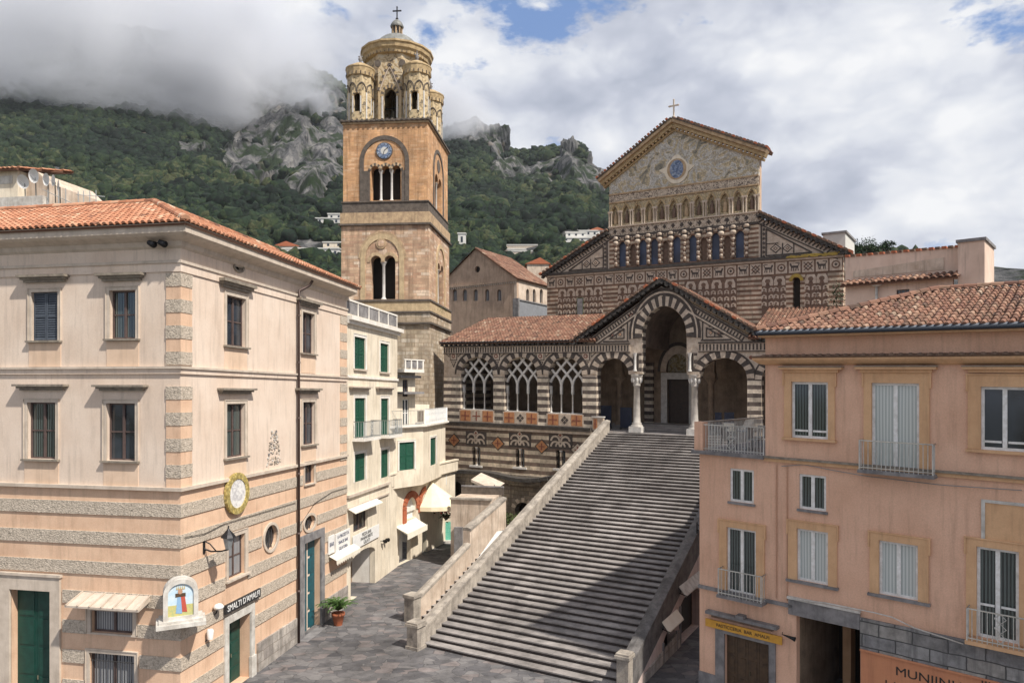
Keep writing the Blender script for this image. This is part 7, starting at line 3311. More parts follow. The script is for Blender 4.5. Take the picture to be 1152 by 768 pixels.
# yellow sign, door hood
a, b_, c, d = RB.rect(794, 880, 702, 708, .1)
t = thing('door_sign', 'yellow lettered sign board above the brown wooden door', 'sign', RB.W(a, 0, c))
mb = MB(RB)
zsy = RB.Z(837, 709)
mb.box(a, b_, .09, .14, zsy - .13, zsy + .16, 'sign_yellow')
mb.build('board', t)
text('PASTICCERIA  BAR  AMALFI', RB, (a + b_) / 2, zsy + .01, .17, 'wood_dark', t, .145, sx=1.0)
mb = MB(RB)
a, b_ = RB.S(797), RB.S(877)
zh = RB.Z(837, 697)
mb.box(a + .2, b_ - .2, -.01, .18, zh - .12, zh, 'marble_brown')
mb.box(a, b_, -.01, .3, zh, zh + .11, 'stone_grey')
mb.box((a + b_) / 2 - .15, (a + b_) / 2 + .15, -.01, .34, zh + .11, zh + .22, 'stone_grey')
mb.build('door_hood', rb)
s, z = RB.L(893, 714)
mb = MB(RB)
mb.tube([(s - .4, .0, z), (s - .35, .2, z), (s, .2, z - .05), (s + .12, .2, z - .07)], [.015, .015, .06, .09], 'iron_dark', 8)
tag(mb.build('spotlight'), 'small black spotlight at the right end of the yellow sign', 'lamp')
# strings and cornices
mb = MB(RB)
mb.box(-.02, XR, -.01, .10, zTe - .06, zTe + .06, 'plaster_ochre')
mb.box(-.05, XR, -.01, .17, zTe + .06, zTe + .13, 'hood_stone')
mb.box(xl - .02, sC, -.01, .12, zLs - .02, zLs + .10, 'stone_grey')
mb.box(xl - .02, xl + .7, -.01, .05, 0, .8, 'stone_grey')
mb.build('string_course', rb)
LRB = Fr(None, 0, 0, O=RB.W(0, 0, 0))
LRB.d = -RB.n
LRB.n = -Vector((RB.d.x, RB.d.y, 0))
mb = MB()
PTS = [RB.W(0, -9.5, 0), RB.W(0, 0, 0), RB.W(XR, 0, 0)]
for p in PTS:
    p.z = 0
PTS[2].z = RB.d.z * XR
sweep(mb, PTS, [(-.02, zCo - .22), (.16, zCo - .18), (.30, zCo - .08), (.36, zCo - .02), (.36, zCo + .04), (-.02, zCo + .08)], 'plaster_ochre')
sweep(mb, PTS, [(-.02, zCo + .082), (.38, zCo + .045), (.42, zCo + .10), (-.02, zCo + .17)], 'marble_brown')
mb.build('cornice', rb)
mb = MB(RB)
s = .1
while s < XR:
    mb.lathe(s, .36, [(.10, zCo + .07), (.11, zCo + .13), (.04, zCo + .17)], 'marble_brown', 6)
    s += .28
mb.build('cornice_tiles', rb)
# side walls
mb = MB(RB)
mb.box(.002, .35, -10, -.36, 0, zEv, 'plaster_pink')
mb.box(xl + .002, xl + .35, -6.5, -.36, 0, zTe, 'plaster_pink')
mb.box(xl + .36, 0, -6.5, -6.2, 0, zTe + .0, 'plaster_pink')
mb.box(xl - .25, .0, -6.6, .22, zTe + .002, zTe + .14, 'stone_grey')
mb.box(XR - .3, XR - .002, -10, -.36, 0, zEv, 'plaster_pink')
mb.box(.4, XR - .4, -10.3, -10, 0, zEv, 'plaster_pink')
mb.build('side_wall', rb)
# gutter and roof
mb = MB(RB)
mb.tube([(-.12, .52, zEv + .06), (XR, .52, zEv + .06)], .10, 'gutter_blue', 8)
mb.tube([(-.12, .52, zEv + .06), (-.12, -9, zEv + .06)], .10, 'gutter_blue', 8)
mb.box(-.1, XR, -.01, .42, zEv - .1, zEv + .0, 'plaster_ochre')
mb.build('gutter', rb)
hk = 5.0
rz_ = RB.Z(1070, 327, -5.0)
pA = RB.W(-.15, .55, zEv + .08)
pB = RB.W(XR, .55, zEv + .08)
pH = RB.W(4.75, -4.75, rz_)
pR = RB.W(XR, -4.75, rz_)
tile_roof('roof', rb, pA, pB, [pA, pB, pR, pH], w=.235, l=.40, mat='old_roof_tiles', h=.10)
pC = RB.W(-.15, -9.6, zEv + .08)
pH2 = RB.W(4.75, -5.2, rz_)
tile_roof('roof', rb, pC, pA, [pC, pA, pH], w=.26, l=.42, mat='old_roof_tiles', h=.09)
ridge_tiles('ridge_tiles', rb, pA + Vector((0, 0, .08)), pH + Vector((0, 0, .08)), 'old_roof_tiles')
ridge_tiles('ridge_tiles', rb, pH + Vector((0, 0, .05)), pR + Vector((0, 0, .05)), 'old_roof_tiles')
mb = MB()
q = [pH, pR, RB.W(XR, -10, zEv), RB.W(.0, -10, zEv)]
mb.add([(p.x, -p.y, p.z) for p in q], [(0, 1, 2, 3)], 'tile_bed')
mb.build('roof_back', rb)
# blind niche with white edge
s0, s1 = RB.S(1104), RB.S(1190)
zt_, zb_ = RB.Z(1130, 567), RB.Z(1110, 606)
mb = MB(RB)
mb.box(s0, s0 + .1, -.01, .05, zb_, zt_, 'stone_white')
mb.box(s0, s1, -.01, .052, zt_, zt_ + .09, 'stone_white')
mb.box(s0 + .1, s1, -.01, .02, zb_, zt_, 'plaster_ochre')
mb.build('blind_niche', rb)
# balconies
for (x0, x1, y0, y1, r_) in ((967, 1049.6, 492, 527, r1_), (808.5, 856.5, 638, 671, r2_), (1088, 1165, 681, 722, r3_)):
    sa, sb = RB.S(x0, .45), RB.S(x1, .45)
    z0 = r_[2] - .02
    mb = MB(RB)
    mb.box(sa - .05, sb + .05, .0, .55, z0 - .13, z0 - .02, 'plaster_ochre' if x0 > 1080 else 'stone_grey')
    mb.build('balcony_slab', rb)
    railing(RB, sa, sb, z0 - .02, z0 + .95, .48, 'iron_white', gap=.13, ret=.45, name='balcony_railing', parent=rb, panel=(x0 > 1080))
# terrace railing and side parapet
railing(RB, xl + .05, -.05, zTe + .14, zTe + 1.15, .05, 'iron_white', gap=.115, r=.014, name='terrace_railing', parent=rb, panel=True)
mb = MB(RB)
mb.box(xl - .15, xl + .2, -.3, .15, zTe + .14, zTe + 1.25, 'plaster_pink')
mb.build('terrace_post', rb)
mb = MB(RB)
mb.tube([(xl, -.2, zTe + 1.22), (xl, -6.4, zTe + 1.22)], .035, 'iron_white')
k = .4
while k < 6.4:
    mb.tube([(xl, -k, zTe + .14), (xl, -k, zTe + 1.2)], .014, 'iron_white', 5)
    k += .13
mb.build('terrace_railing', rb)
# wires on the facade
for (pts, lb) in (([(880, 524), (905, 522), (935, 528), (975, 535), (1060, 545), (1150, 551)], 'thin grey cable sagging across the salmon wall below the string course'),
                  ([(893, 672), (930, 676), (985, 687), (1005, 692), (1030, 704), (1085, 722)], 'pale cable lying along the wall above the portico beam')):
    mb = MB(RB)
    mb.tube([(RB.L(x, y)[0], .07 if pts[0][1] < 600 else .2, RB.L(x, y)[1]) for x, y in pts], .013 if pts[0][1] < 600 else .022, 'iron_grey' if pts[0][1] < 600 else 'stone_white', 5)
    tag(mb.build('cable'), lb, 'cable')
for px in (874, 886):
    mb = MB(RB)
    s = RB.S(px)
    mb.tube([(s, .04, zTe - .15), (s, .04, zLs + .2)], .02, 'plaster_pink', 6)
    mb.build('conduit', rb)


# cafe furniture on the terrace
def chair(s, o, rot, label, mat='iron_grey'):
    P = RB.W(s, o, zTe + .14)
    t = thing('terrace_chair', label, 'chair', P, 'chairs on the salmon house terrace')
    F = Fr(None, 0, 0, O=P)
    F.d = Vector((math.cos(rot), math.sin(rot), 0))
    F.n = Vector((F.d.y, -F.d.x, 0))
    mb = MB(F)
    mb.box(-.22, .22, -.22, .22, .42, .46, mat)
    mb.build('seat', t)
    mb = MB(F)
    for k in range(5):
        mb.box(-.21 + k * .095, -.17 + k * .095, -.24, -.21, .46, .88, mat)
    mb.box(-.23, .23, -.25, -.20, .86, .92, mat)
    mb.build('backrest', t)
    for a in (-.19, .19):
        for b_ in (-.19, .19):
            mb = MB(F)
            mb.tube([(a, b_, .42), (a * 1.15, b_ * 1.15, 0)], .018, mat, 6)
            mb.build('leg', t)


wS = -xl
chair(xl + .75, -1.0, 2.0, 'grey slatted chair nearest the pink corner post on the terrace')
chair(xl + 1.7, -1.3, .7, 'grey slatted chair in the middle of the terrace railing')
chair(xl + 1.35, -2.6, -1.0, 'grey slatted chair on the far side of the terrace table')
P = RB.W(xl + 1.15, -1.9, zTe + .14)
t = thing('terrace_table', 'small round grey table on the salmon house terrace', 'table', P)
F = Fr(None, 0, 0, O=P)
F.d, F.n = Vector((1, 0, 0)), Vector((0, -1, 0))
mb = MB(F)
mb.lathe(0, 0, [(.38, .70), (.40, .72), (.38, .74)], 'iron_grey', 18)
mb.build('tabletop', t)
mb = MB(F)
mb.lathe(0, 0, [(.22, 0), (.2, .03), (.03, .06), (.03, .7)], 'iron_grey', 12)
mb.build('pedestal', t)
t = thing('wooden_cabinet', 'tall dark brown wooden cabinet at the back of the terrace', 'cabinet', RB.W(-.7, -4.6, zTe + .14))
mb = MB(RB)
mb.box(-1.1, -.45, -5.0, -4.5, zTe + .2, zTe + 1.7, 'wood_dark')
mb.box(-1.15, -.4, -5.05, -4.45, zTe + 1.7, zTe + 1.76, 'wood_brown')
mb.build('body', t)
mb = MB(RB)
mb.box(-1.05, -.5, -4.5, -4.47, zTe + .3, zTe + 1.6, 'wood_brown')
mb.build('door', t)

# ------------------------------------------------------------------ pink building behind on the right
HB = Fr(950, 40, -330, 425)
hb = thing('rear_pink_house', 'plain pink rooftop house with tile copings behind the salmon house roof', 'building', HB.W(3, -2, 0))
hf = Facade(HB, hb)
h1 = HB.S(1072)
z_a = HB.Z(1010, 316)
hf.window(1008.5, 1023, 325.5, 336, None, frame='frame_brown', pane='glass_dark', cols=3, rows=1, recess=.15, fw=.04)
hf.wall(rect_pts(HB.S(951), h1, 5, z_a), 'plaster_rose', .3)
tile_roof('coping', hb, HB.W(HB.S(948), .5, z_a - .05), HB.W(h1 + .3, .5, z_a - .05), [HB.W(HB.S(948), .5, z_a - .05), HB.W(h1 + .3, .5, z_a - .05), HB.W(h1 + .3, -.6, z_a + .3), HB.W(HB.S(948), -.6, z_a + .3)], w=.3, l=.5, mat='old_roof_tiles')
mb = MB(HB)
zl0, zr0 = HB.Z(955, 289, -.8), HB.Z(1072, 279, -.8)
mb.prism([(HB.S(951, -.8), z_a), (HB.S(1079, -.8), z_a), (HB.S(1079, -.8), zr0), (HB.S(951, -.8), zl0)], -1.3, -.8, 'plaster_rose')
mb.prism([(HB.S(960, -.8), z_a + .5), (HB.S(1062, -.8), z_a + .5), (HB.S(1062, -.8), z_a + 1.15), (HB.S(960, -.8), z_a + .85)], -.8, -.76, 'plaster_old_cream')
mb.build('upper_wall', hb)
mb = MB(HB)
s = HB.S(951, -.8)
e = HB.S(1079, -.8)
i = 0
while s < e:
    zz = zl0 + (zr0 - zl0) * (s - HB.S(951, -.8)) / (e - HB.S(951, -.8))
    mb.box(s, s + .22, -1.4, -.7, zz, zz + .12, 'marble_brown' if i % 2 else 'terracotta')
    s += .3
    i += 1
mb.build('coping', hb)
mb = MB(HB)
ca, cb = HB.S(1078), HB.S(1108)
zct = HB.Z(1093, 272)
mb.box(ca, cb, -3, .1, 5, zct, 'plaster_rose')
mb.box(ca - .08, cb + .08, -3.08, .18, zct, zct + .15, 'stone_grey')
mb.build('pier', hb)
s, z = HB.L(987, 324)
mb = MB(HB)
mb.tube([(s, .15, z - 1.2), (s, .15, z + .1)], .07, 'stone_white', 8)
mb.lathe(s, .15, [(.1, z + .05), (.26, z + .14), (.26, z + .24), (.1, z + .3)], 'stone_white', 12)
tag(mb.build('vent_pipe'), 'pale vent pipe with a round cap on the rear pink house', 'vent')
HB2 = Fr(930, 52, -600, 425)
mb = MB(HB2)
s0, s1, z0, z1 = HB2.rect(926, 951, 290, 263)
mb.box(s0, s1, -4, 0, min(z0, z1) - 1, max(z0, z1), 'far_white')
mb.box(s0 - .1, s1 + .1, -4.1, .1, max(z0, z1), max(z0, z1) + .15, 'stone_grey')
tag(mb.build('white_stair_head'), 'white roof hut with a thin flue behind the right aisle roof', 'hut')

# ------------------------------------------------------------------ rooftop house far left
HL = Fr(47, 42, -4000, 432)
hl = thing('rooftop_house', 'cream rooftop house with tiled gable above the palazzo roof', 'building', HL.W(-3, -2, 0))
mb = MB(HL)
s1 = HL.S(20)
e1_ = HL.S(46)
zt_ = HL.Z(10, 192)
mb.box(-14, s1, -5, 0, 10, zt_, 'plaster_cream')
mb.box(HL.S(-2), HL.S(14), .0, .03, HL.Z(8, 207), HL.Z(8, 198), 'stone_white')
ga_ = HL.S(45)
mb.prism([(s1 + .01, 10), (e1_, 10), (e1_, HL.Z(46, 203)), (HL.S(33), HL.Z(33, 190)), (s1 + .01, zt_)], -5, -.6, 'plaster_old_cream')
mb.build('walls', hl)
pa, pb = HL.W(-14, .4, zt_ - .0), HL.W(s1 + .3, .4, zt_)
pc, pd = HL.W(HL.S(38), -3, zt_ + .75), HL.W(-14, -3, zt_ + .75)
tile_roof('roof', hl, pa, pb, [pa, pb, pc, pd], w=.3, l=.5)
mb = MB(HL)
z_p = HL.Z(25, 221, 1)
mb.box(-14, HL.S(48, 1), .6, 1.0, 12, z_p, 'stone_white')
mb.box(HL.S(48, 1), HL.S(100, 1), .7, 1.0, 12, z_p - .55, 'plaster_old_cream')
mb.build('parapet', hl)
dl = ('leftmost white satellite dish, tilted low against the cream rooftop house', 'largest white satellite dish, second from the left on the rooftop house', 'white satellite dish in the middle of the rooftop row', 'white satellite dish on a thin pole, fourth in the rooftop row', 'rightmost white satellite dish, seen nearly edge on above the hillside')
for k, (px, py, r_) in enumerate(((26, 204.5, .38), (38, 198, .40), (52, 202, .36), (60, 203, .33), (65.5, 208.5, .33))):
    P = at(px, py, 41.0)
    t = thing('satellite_dish', dl[k], 'satellite dish', P, 'satellite dishes on the rooftop')
    F = Fr(None, 0, 0, O=P)
    a = rad(200 + k * 12)
    F.d, F.n = Vector((1, 0, 0)), Vector((0, -1, 0))
    mb = MB(F)
    N = 14
    pts = [(0, -.12, 0)]
    tl = .35 - k * .1
    for rr_ in (.5, 1.0):
        for i in range(N):
            an = 2 * math.pi * i / N
            x, y = r_ * rr_ * math.cos(an), r_ * rr_ * math.sin(an)
            dpt = -.12 + .14 * rr_ ** 2
            pts.append((x * (1 - .12 * k), dpt + x * (.1 + .12 * k) + y * tl, y))
    fs = [(0, 1 + i, 1 + (i + 1) % N) for i in range(N)] + [(1 + i, 1 + N + i, 1 + N + (i + 1) % N, 1 + (i + 1) % N) for i in range(N)]
    mb.add(pts, fs, 'white_paint', True)
    mb.build('dish', t)
    mb = MB(F)
    mb.tube([(0, -.15, -.05), (0, -.2, -1.25)], .035, 'iron_grey')
    mb.tube([(0, -.1, -.2), (0, .3, -.05)], .015, 'iron_grey')
    mb.build('mast', t)
t = thing('roof_railing', 'thin grey pipe railing on the roof terrace beside the satellite dishes', 'railing', at(90, 222, 41))
mb = MB(HL)
zr = z_p - .55
for px in (54, 66, 74, 88, 94, 101, 108):
    s = HL.S(px, .8)
    mb.tube([(s, .8, zr), (s, .8, zr + (.75 if px > 80 else .95))], .025, 'iron_grey', 6)
mb.tube([(HL.S(48, .8), .8, zr + .95), (HL.S(80, .8), .8, zr + .1)], .02, 'iron_grey', 6)
mb.tube([(HL.S(86, .8), .8, zr + .55), (HL.S(118, .8), .8, zr + .35)], .02, 'iron_grey', 6)
mb.build('rails', t)

# ------------------------------------------------------------------ mountain, forest, far houses
import time as _t
RIDGE = [(-500, -120, 900), (-300, -60, 900), (-100, -20, 900), (0, 15, 900), (100, 30, 900), (200, 42, 900), (270, 76, 880), (300, 84, 870), (325, 76, 860), (345, 76, 860), (370, 86, 860), (388, 98, 860), (400, 112, 860), (430, 138, 860), (470, 150, 850),
         (500, 146, 840), (520, 136, 830), (545, 142, 820), (556, 148, 820), (566, 162, 820), (580, 171, 820), (600, 171, 800), (620, 167, 780), (632, 166, 770), (640, 160, 765), (656, 166, 765), (664, 186, 765), (682, 196, 760), (700, 212, 750), (730, 235, 720), (800, 262, 650), (870, 278, 560), (950, 281, 480), (975, 280, 460), (1010, 286, 450), (1060, 296, 420), (1200, 310, 400), (1600, 330, 400)]
rx = np.array([r[0] for r in RIDGE], float)
ry = np.array([r[1] for r in RIDGE], float)
rD = np.array([r[2] for r in RIDGE], float)
FD0 = 150.0


def fbm(x, y, s, oc=5, seed=0):
    v = 0
    a = 1
    f = s
    for k in range(oc):
        v += a * mnoise.noise(Vector((x * f + seed, y * f - seed, k * 3.7 + seed)))
        a *= .5
        f *= 2.05
    return v


def hill_z(u, t):
    """u: bearing expressed as picture column, t: 0 at the foot .. 1 at the ridge"""
    yr = float(np.interp(u, rx, ry))
    Dr = float(np.interp(u, rx, rD))
    D = FD0 + (Dr - FD0) * t
    y0 = 352.0
    py = y0 + (yr - y0) * (t ** .82)
    z = CAMZ + (HY - py) / FPX * D
    X = (u - CX) / FPX * D
    env = math.sin(math.pi * min(1, t)) ** .6 * .9 + .12
    amp = 16 * env
    z += amp * fbm(X, D, .006, 5, 2.0)
    return X, D, z


# rocky cliffs: centres in bearing column / height line, with radii
ROCK = [(322, 170, 75, 52), (285, 128, 30, 22), (355, 185, 40, 38), (365, 120, 26, 20), (218, 168, 22, 13), (268, 185, 20, 20), (350, 215, 20, 15), (572, 190, 22, 14), (640, 168, 13, 12), (640, 192, 40, 16), (610, 196, 22, 14), (668, 205, 22, 16), (562, 160, 16, 16), (530, 150, 20, 14)]


def rockiness(px, py, X, Y, Z):
    v = 0
    for cx_, cy_, a, b_ in ROCK:
        d = ((px - cx_) / a) ** 2 + ((py - cy_) / b_) ** 2
        v = max(v, 1.25 - d)
    if v <= 0:
        return 0
    n = fbm(X, Z * 1.5, .018, 4, 9.0) + .35 * fbm(X + Y, Z, .07, 2, 4.0)
    return v - .12 + n * .75


NU, NT = 380, 150
us = np.concatenate([np.linspace(-500, -20, 50, endpoint=False), np.linspace(-20, 720, NU - 110, endpoint=False), np.linspace(720, 1600, 60)])
NU = len(us)
verts, faces, tl = [], [], []
sil = {}
for i, u in enumerate(us):
    for j in range(NT + 1):
        t = j / NT
        X, Y, Z = hill_z(float(u), t)
        py = HY - (Z - CAMZ) / Y * FPX
        rk = rockiness(u, py, X, Y, Z)
        if rk > 0:
            k = min(1, rk * 1.5)
            c = fbm(X * 1.0, Z * .35, .045, 5, 6.0)
            rdg = 1 - abs(fbm(X * 1.0, Z * .25, .035, 4, 1.0)) * 2
            Y2 = Y - k * (10 * c + 14 * rdg)
            Z += k * 9 * fbm(X, Y * .4, .05, 4, 5.0)
            X = X * (Y2 / Y)
            Y = Y2
        verts.append((X, Y, Z))
# back side of the ridge and foot apron
n_ = NT + 1
for i in range(NU - 1):
    for j in range(NT):
        a = i * n_ + j
        faces.append((a, a + n_, a + n_ + 1, a + 1))
base = len(verts)
for i, u in enumerate(us):
    X, Y, Z = verts[i * n_ + NT]
    verts.append((X * 1.25, Y * 1.25, -5))
    X, Y, Z = verts[i * n_]
    verts.append((X * .62, Y * .62, -.5))
for i in range(NU - 1):
    faces.append((i * n_ + NT, (i + 1) * n_ + NT, base + 2 * (i + 1), base + 2 * i))
    faces.append((base + 2 * i + 1, base + 2 * (i + 1) + 1, (i + 1) * n_, i * n_))
m, nt, b = new_mat('mountain_rock')
p = pos(nt)
st_ = mapping(nt, p, (.05, .05, .016))
n1 = noise(nt, st_, 1.6, 10, .72, .6)
c = ramp(nt, n1, [(.37, (.014, .018, .016)), (.45, (.07, .072, .076)), (.54, (.15, .148, .15)), (.65, (.26, .25, .235))])
n2 = noise(nt, p, .035, 8, .65)
c = mixc(nt, ramp(nt, n2, [(.50, 0.0), (.57, .95)]), c, (.022, .036, .016))
n3 = noise(nt, p, .02, 3, .6)
c = mixc(nt, ramp(nt, n3, [(.62, 0.0), (.70, .5)]), c, (.22, .16, .11))
nt.links.new(c, b.inputs['Base Color'])
b.inputs['Roughness'].default_value = .95
b.inputs['Specular IOR Level'].default_value = .1
bump(nt, b, noise(nt, st_, 2.2, 10, .7, .3), 1.0, 6.0)
me = bpy.data.meshes.new('mountain')
me.from_pydata(verts, [], faces)
me.materials.append(MATS['mountain_rock'])
me.update()
mo = bpy.data.objects.new('mountain', me)
COL.objects.link(mo)
tag(mo, kind='structure')

# forest: many leafy crowns in one mass
m, nt, b = new_mat('forest_leaves')
p = pos(nt)
at_ = nt.nodes.new('ShaderNodeAttribute')
at_.attribute_name = 'tint'
c = ramp(nt, at_.outputs['Fac'], [(0, (.003, .007, .005)), (.3, (.008, .018, .010)), (.6, (.014, .027, .012)), (.85, (.027, .042, .016)), (1, (.047, .054, .024))])
c = mixc(nt, 1.0, c, ramp(nt, noise(nt, p, .8, 5, .75), [(.36, .25), (.62, 1.45)]), 'MULTIPLY')
nt.links.new(c, b.inputs['Base Color'])
b.inputs['Roughness'].default_value = .8
b.inputs['Specular IOR Level'].default_value = .15
import bmesh
bm = bmesh.new()
bmesh.ops.create_icosphere(bm, subdivisions=2, radius=1)
bm.verts.ensure_lookup_table()
BV = np.array([v.co[:] for v in bm.verts])
BF = np.array([[v.index for v in f.verts] for f in bm.faces])
bm.free()
rng = np.random.default_rng(4)
shapes = []
for k in range(8):
    d = np.array([1 + .55 * mnoise.noise(Vector(v) * 1.9 + Vector((k * 7.1, 0, 0))) + .35 * mnoise.noise(Vector(v) * 4.3 + Vector((0, k * 3.3, 0))) for v in BV])
    shapes.append(BV * d[:, None] * np.array([1, 1, .9]))
CLEAR = [(356, 392, 242, 257), (306, 392, 272, 296), (511, 528, 268, 284), (628, 684, 258, 280), (562, 612, 274, 292)]
tp, tsz, ttn = [], [], []
cnt = 0
for trial in range(52000):
    u = rng.uniform(-60, 1060)
    if 700 < u < 900 and rng.random() < .8:
        continue
    t = rng.uniform(0, 1) ** .75
    X, Y, Z = hill_z(float(u), t)
    py = HY - (Z - CAMZ) / Y * FPX
    if any(a < u < b2_ and c2_ < py < d2_ for a, b2_, c2_, d2_ in CLEAR):
        continue
    rk = rockiness(u, py, X, Y, Z)
    if rk > .0 and rng.random() < .975:
        continue
    size = rng.uniform(1.7, 4.0) * (1.0 + .5 * (rng.random() < .1)) * (.75 + .35 * min(1, Y / 500))
    if Y < 240:
        size *= .8
    if 905 < u:
        size *= .62
    tp.append((X, Y, Z + size * .35))
    tsz.append(size)
    g_ = .5 + .9 * fbm(X, Y, .012, 3, 3.0) + rng.normal(0, .16)
    ttn.append(min(1, max(0, g_ - .08 * (Y > 500))))
    cnt += 1
N = len(tp)
V = np.empty((N, len(BV), 3), np.float32)
for i in range(N):
    s_ = shapes[i % 8]
    a = rng.uniform(0, 6.28)
    ca_, sa_ = math.cos(a), math.sin(a)
    q = s_ * tsz[i] * np.array([1, 1, rng.uniform(.8, 1.35)])
    V[i, :, 0] = q[:, 0] * ca_ - q[:, 1] * sa_ + tp[i][0]
    V[i, :, 1] = q[:, 0] * sa_ + q[:, 1] * ca_ + tp[i][1]
    V[i, :, 2] = q[:, 2] + tp[i][2]
F = (BF[None, :, :] + (np.arange(N) * len(BV))[:, None, None]).reshape(-1, 3)
me = bpy.data.meshes.new('forest')
me.vertices.add(N * len(BV))
me.vertices.foreach_set('co', V.ravel())
me.loops.add(len(F) * 3)
me.loops.foreach_set('vertex_index', F.ravel().astype(np.int32))
me.polygons.add(len(F))
me.polygons.foreach_set('loop_start', np.arange(0, len(F) * 3, 3, dtype=np.int32))
me.update(calc_edges=True)
tint = np.repeat(np.array(ttn, np.float32), len(BF)) + rng.normal(0, .2, len(F)).astype(np.float32)
a = me.attributes.new('tint', 'FLOAT', 'FACE')
a.data.foreach_set('value', np.clip(tint, 0, 1))
me.materials.append(MATS['forest_leaves'])
fo = bpy.data.objects.new('forest', me)
COL.objects.link(fo)
tag(fo, kind='stuff')


# rock pinnacle on the right hand ridge
def boulder(name, P, rx_, ry_, rz_, seed, label):
    bm = bmesh.new()
    bmesh.ops.create_icosphere(bm, subdivisions=5, radius=1)
    for v in bm.verts:
        n = v.co.normalized()
        k = 1 + .30 * fbm(n.x * 2, n.y * 2, 1.2, 4, seed) + .12 * mnoise.noise(Vector((n.x * 7, n.y * 7, n.z * 1.5 + seed)))
        sq = (abs(n.x) ** 4 + abs(n.y) ** 4 + abs(n.z) ** 4) ** -.25
        v.co = Vector((n.x * rx_, n.y * ry_, n.z * rz_)) * k * sq * .85
    me = bpy.data.meshes.new(name)
    bm.to_mesh(me)
    bm.free()
    me.materials.append(MATS['mountain_rock'])
    o = bpy.data.objects.new(name, me)
    COL.objects.link(o)
    o.location = P
    tag(o, label, 'rock')
    return o


boulder('rock_pinnacle', at(641, 172, 740), 11, 11, 15, 3.0, 'grey rock pinnacle standing on the wooded ridge right of the bell tower')
boulder('rock_outcrop', at(656, 182, 745), 10, 9, 13, 8.0, 'lower grey rock shoulder right beside the ridge pinnacle')
boulder('rock_crag', at(562, 157, 800), 13, 12, 17, 5.0, 'rounded grey crag on the ridge next to the cloud')


# far houses
def hill_depth(px, py):
    for j in range(1, 400):
        X, Y, Z = hill_z(px, j / 400)
        if HY - (Z - CAMZ) / Y * FPX <= py:
            return Y
    return 400


def far_house(px, py, w, h, D, label, cat='building', name='hill_house', roof='flat', mat='far_white', dep=8, rows=2, rotd=0):
    D2 = hill_depth(px, py + h * FPX / D * .6) - 6
    w, h = w * D2 / D, h * D2 / D
    D = D2
    P = at(px, py, D)
    P.z -= h
    t = thing(name, label, cat, P, None)
    F = Fr(None, 0, 0, O=P)
    a = rad(rotd)
    F.d = Vector((math.cos(a), math.sin(a), 0))
    F.n = Vector((F.d.y, -F.d.x, 0))
    mb = MB(F)
    mb.box(-w / 2, w / 2, -dep, 0, -8, h, mat)
    mb.build('wall', t)
    mb = MB(F)
    n = max(1, int(w / 3.2))
    for r_ in range(rows):
        for i in range(n):
            s = -w / 2 + w * (i + .5) / n
            z = h * (r_ + .35) / rows
            mb.box(s - .5, s + .5, -.05, .06, z, z + h / rows * .45, 'glass_dark')
    mb.build('window_row', t)
    mb = MB(F)
    if roof == 'flat':
        mb.box(-w / 2 - .3, w / 2 + .3, -dep - .3, .3, h, h + .5, 'far_white')
    else:
        mb.prism([(-w / 2 - .5, h), (w / 2 + .5, h), (0, h + w * .2)], -dep - .4, .4, 'terracotta')
    mb.build('roof', t)
    return t


far_house(369, 246, 15, 7, 430, 'white flat roofed villa on the wooded slope left of the bell tower')
far_house(377, 241, 9, 4, 440, 'small white upper wing behind the villa left of the bell tower', rows=1)
far_house(350, 280, 26, 4.5, 330, 'long white terrace of houses low on the slope above the palazzo roof', rows=1)
far_house(322, 277, 12, 5, 335, 'brown roofed cottage at the left end of the low terrace', roof='gable', mat='stone_trim', rows=1)
far_house(375, 273, 10, 5, 345, 'cream house at the right end of the low terrace', mat='plaster_cream')
far_house(334, 283, 14, 3, 315, 'grey stone terrace house in front of the low row', mat='stone_trim', rows=1)
far_house(519.5, 263, 3.2, 11, 300, 'slim white watch tower on the slope right of the bell tower', 'tower', 'watch_tower', dep=3, rows=2)
for i, (px, py, w, h, rf_, lb) in enumerate(((648, 262, 12, 5, 'flat', 'white house at the left of the hillside hamlet beside the cathedral'), (662, 260, 11, 6, 'flat', 'middle white house of the hillside hamlet beside the cathedral'), (672, 259, 9, 5, 'gable', 'gabled white house of the hillside hamlet nearest the cathedral roof'), (637, 268, 12, 4, 'flat', 'low white house in front of the hillside hamlet'), (655, 268, 14, 4, 'flat', 'long low white house below the hillside hamlet'))):
    far_house(px, py, w, h, 420, lb, roof=rf_)
for i, (px, py, w, lb) in enumerate(((585, 276, 22, 'upper pale terrace wall on the slope above the brown chapel'), (597, 283, 20, 'middle pale terrace wall on the slope above the brown chapel'), (575, 281, 14, 'lower pale terrace wall beside the brown chapel roof'))):
    P = at(px, py, hill_depth(px, py + 3) - 4)
    F = Fr(None, 0, 0, O=P)
    F.d, F.n = Vector((1, 0, 0)), Vector((0, -1, 0))
    mb = MB(F)
    mb.box(-w / 2, w / 2, -1, 0, -6, 0, 'stone_trim')
    mb.box(-w / 2 - .2, w / 2 + .2, -1.2, .2, 0, .5, 'far_white')
    tag(mb.build('terrace_wall'), lb, 'wall')
t = thing('chimney_house', 'small white house with tile roof right behind the brown chapel roof', 'building', at(606, 297, 110))
F = Fr(None, 0, 0, O=at(606, 297, 110))
F.d, F.n = Vector((1, 0, 0)), Vector((0, -1, 0))
mb = MB(F)
mb.box(-1.8, 1.6, -4, 0, -8, 0, 'plaster_old_cream')
mb.build('wall', t)
mb = MB(F)
mb.prism([(-2.1, 0), (1.9, 0), (.2, 1.0)], -4.2, .2, 'terracotta')
mb.build('roof', t)

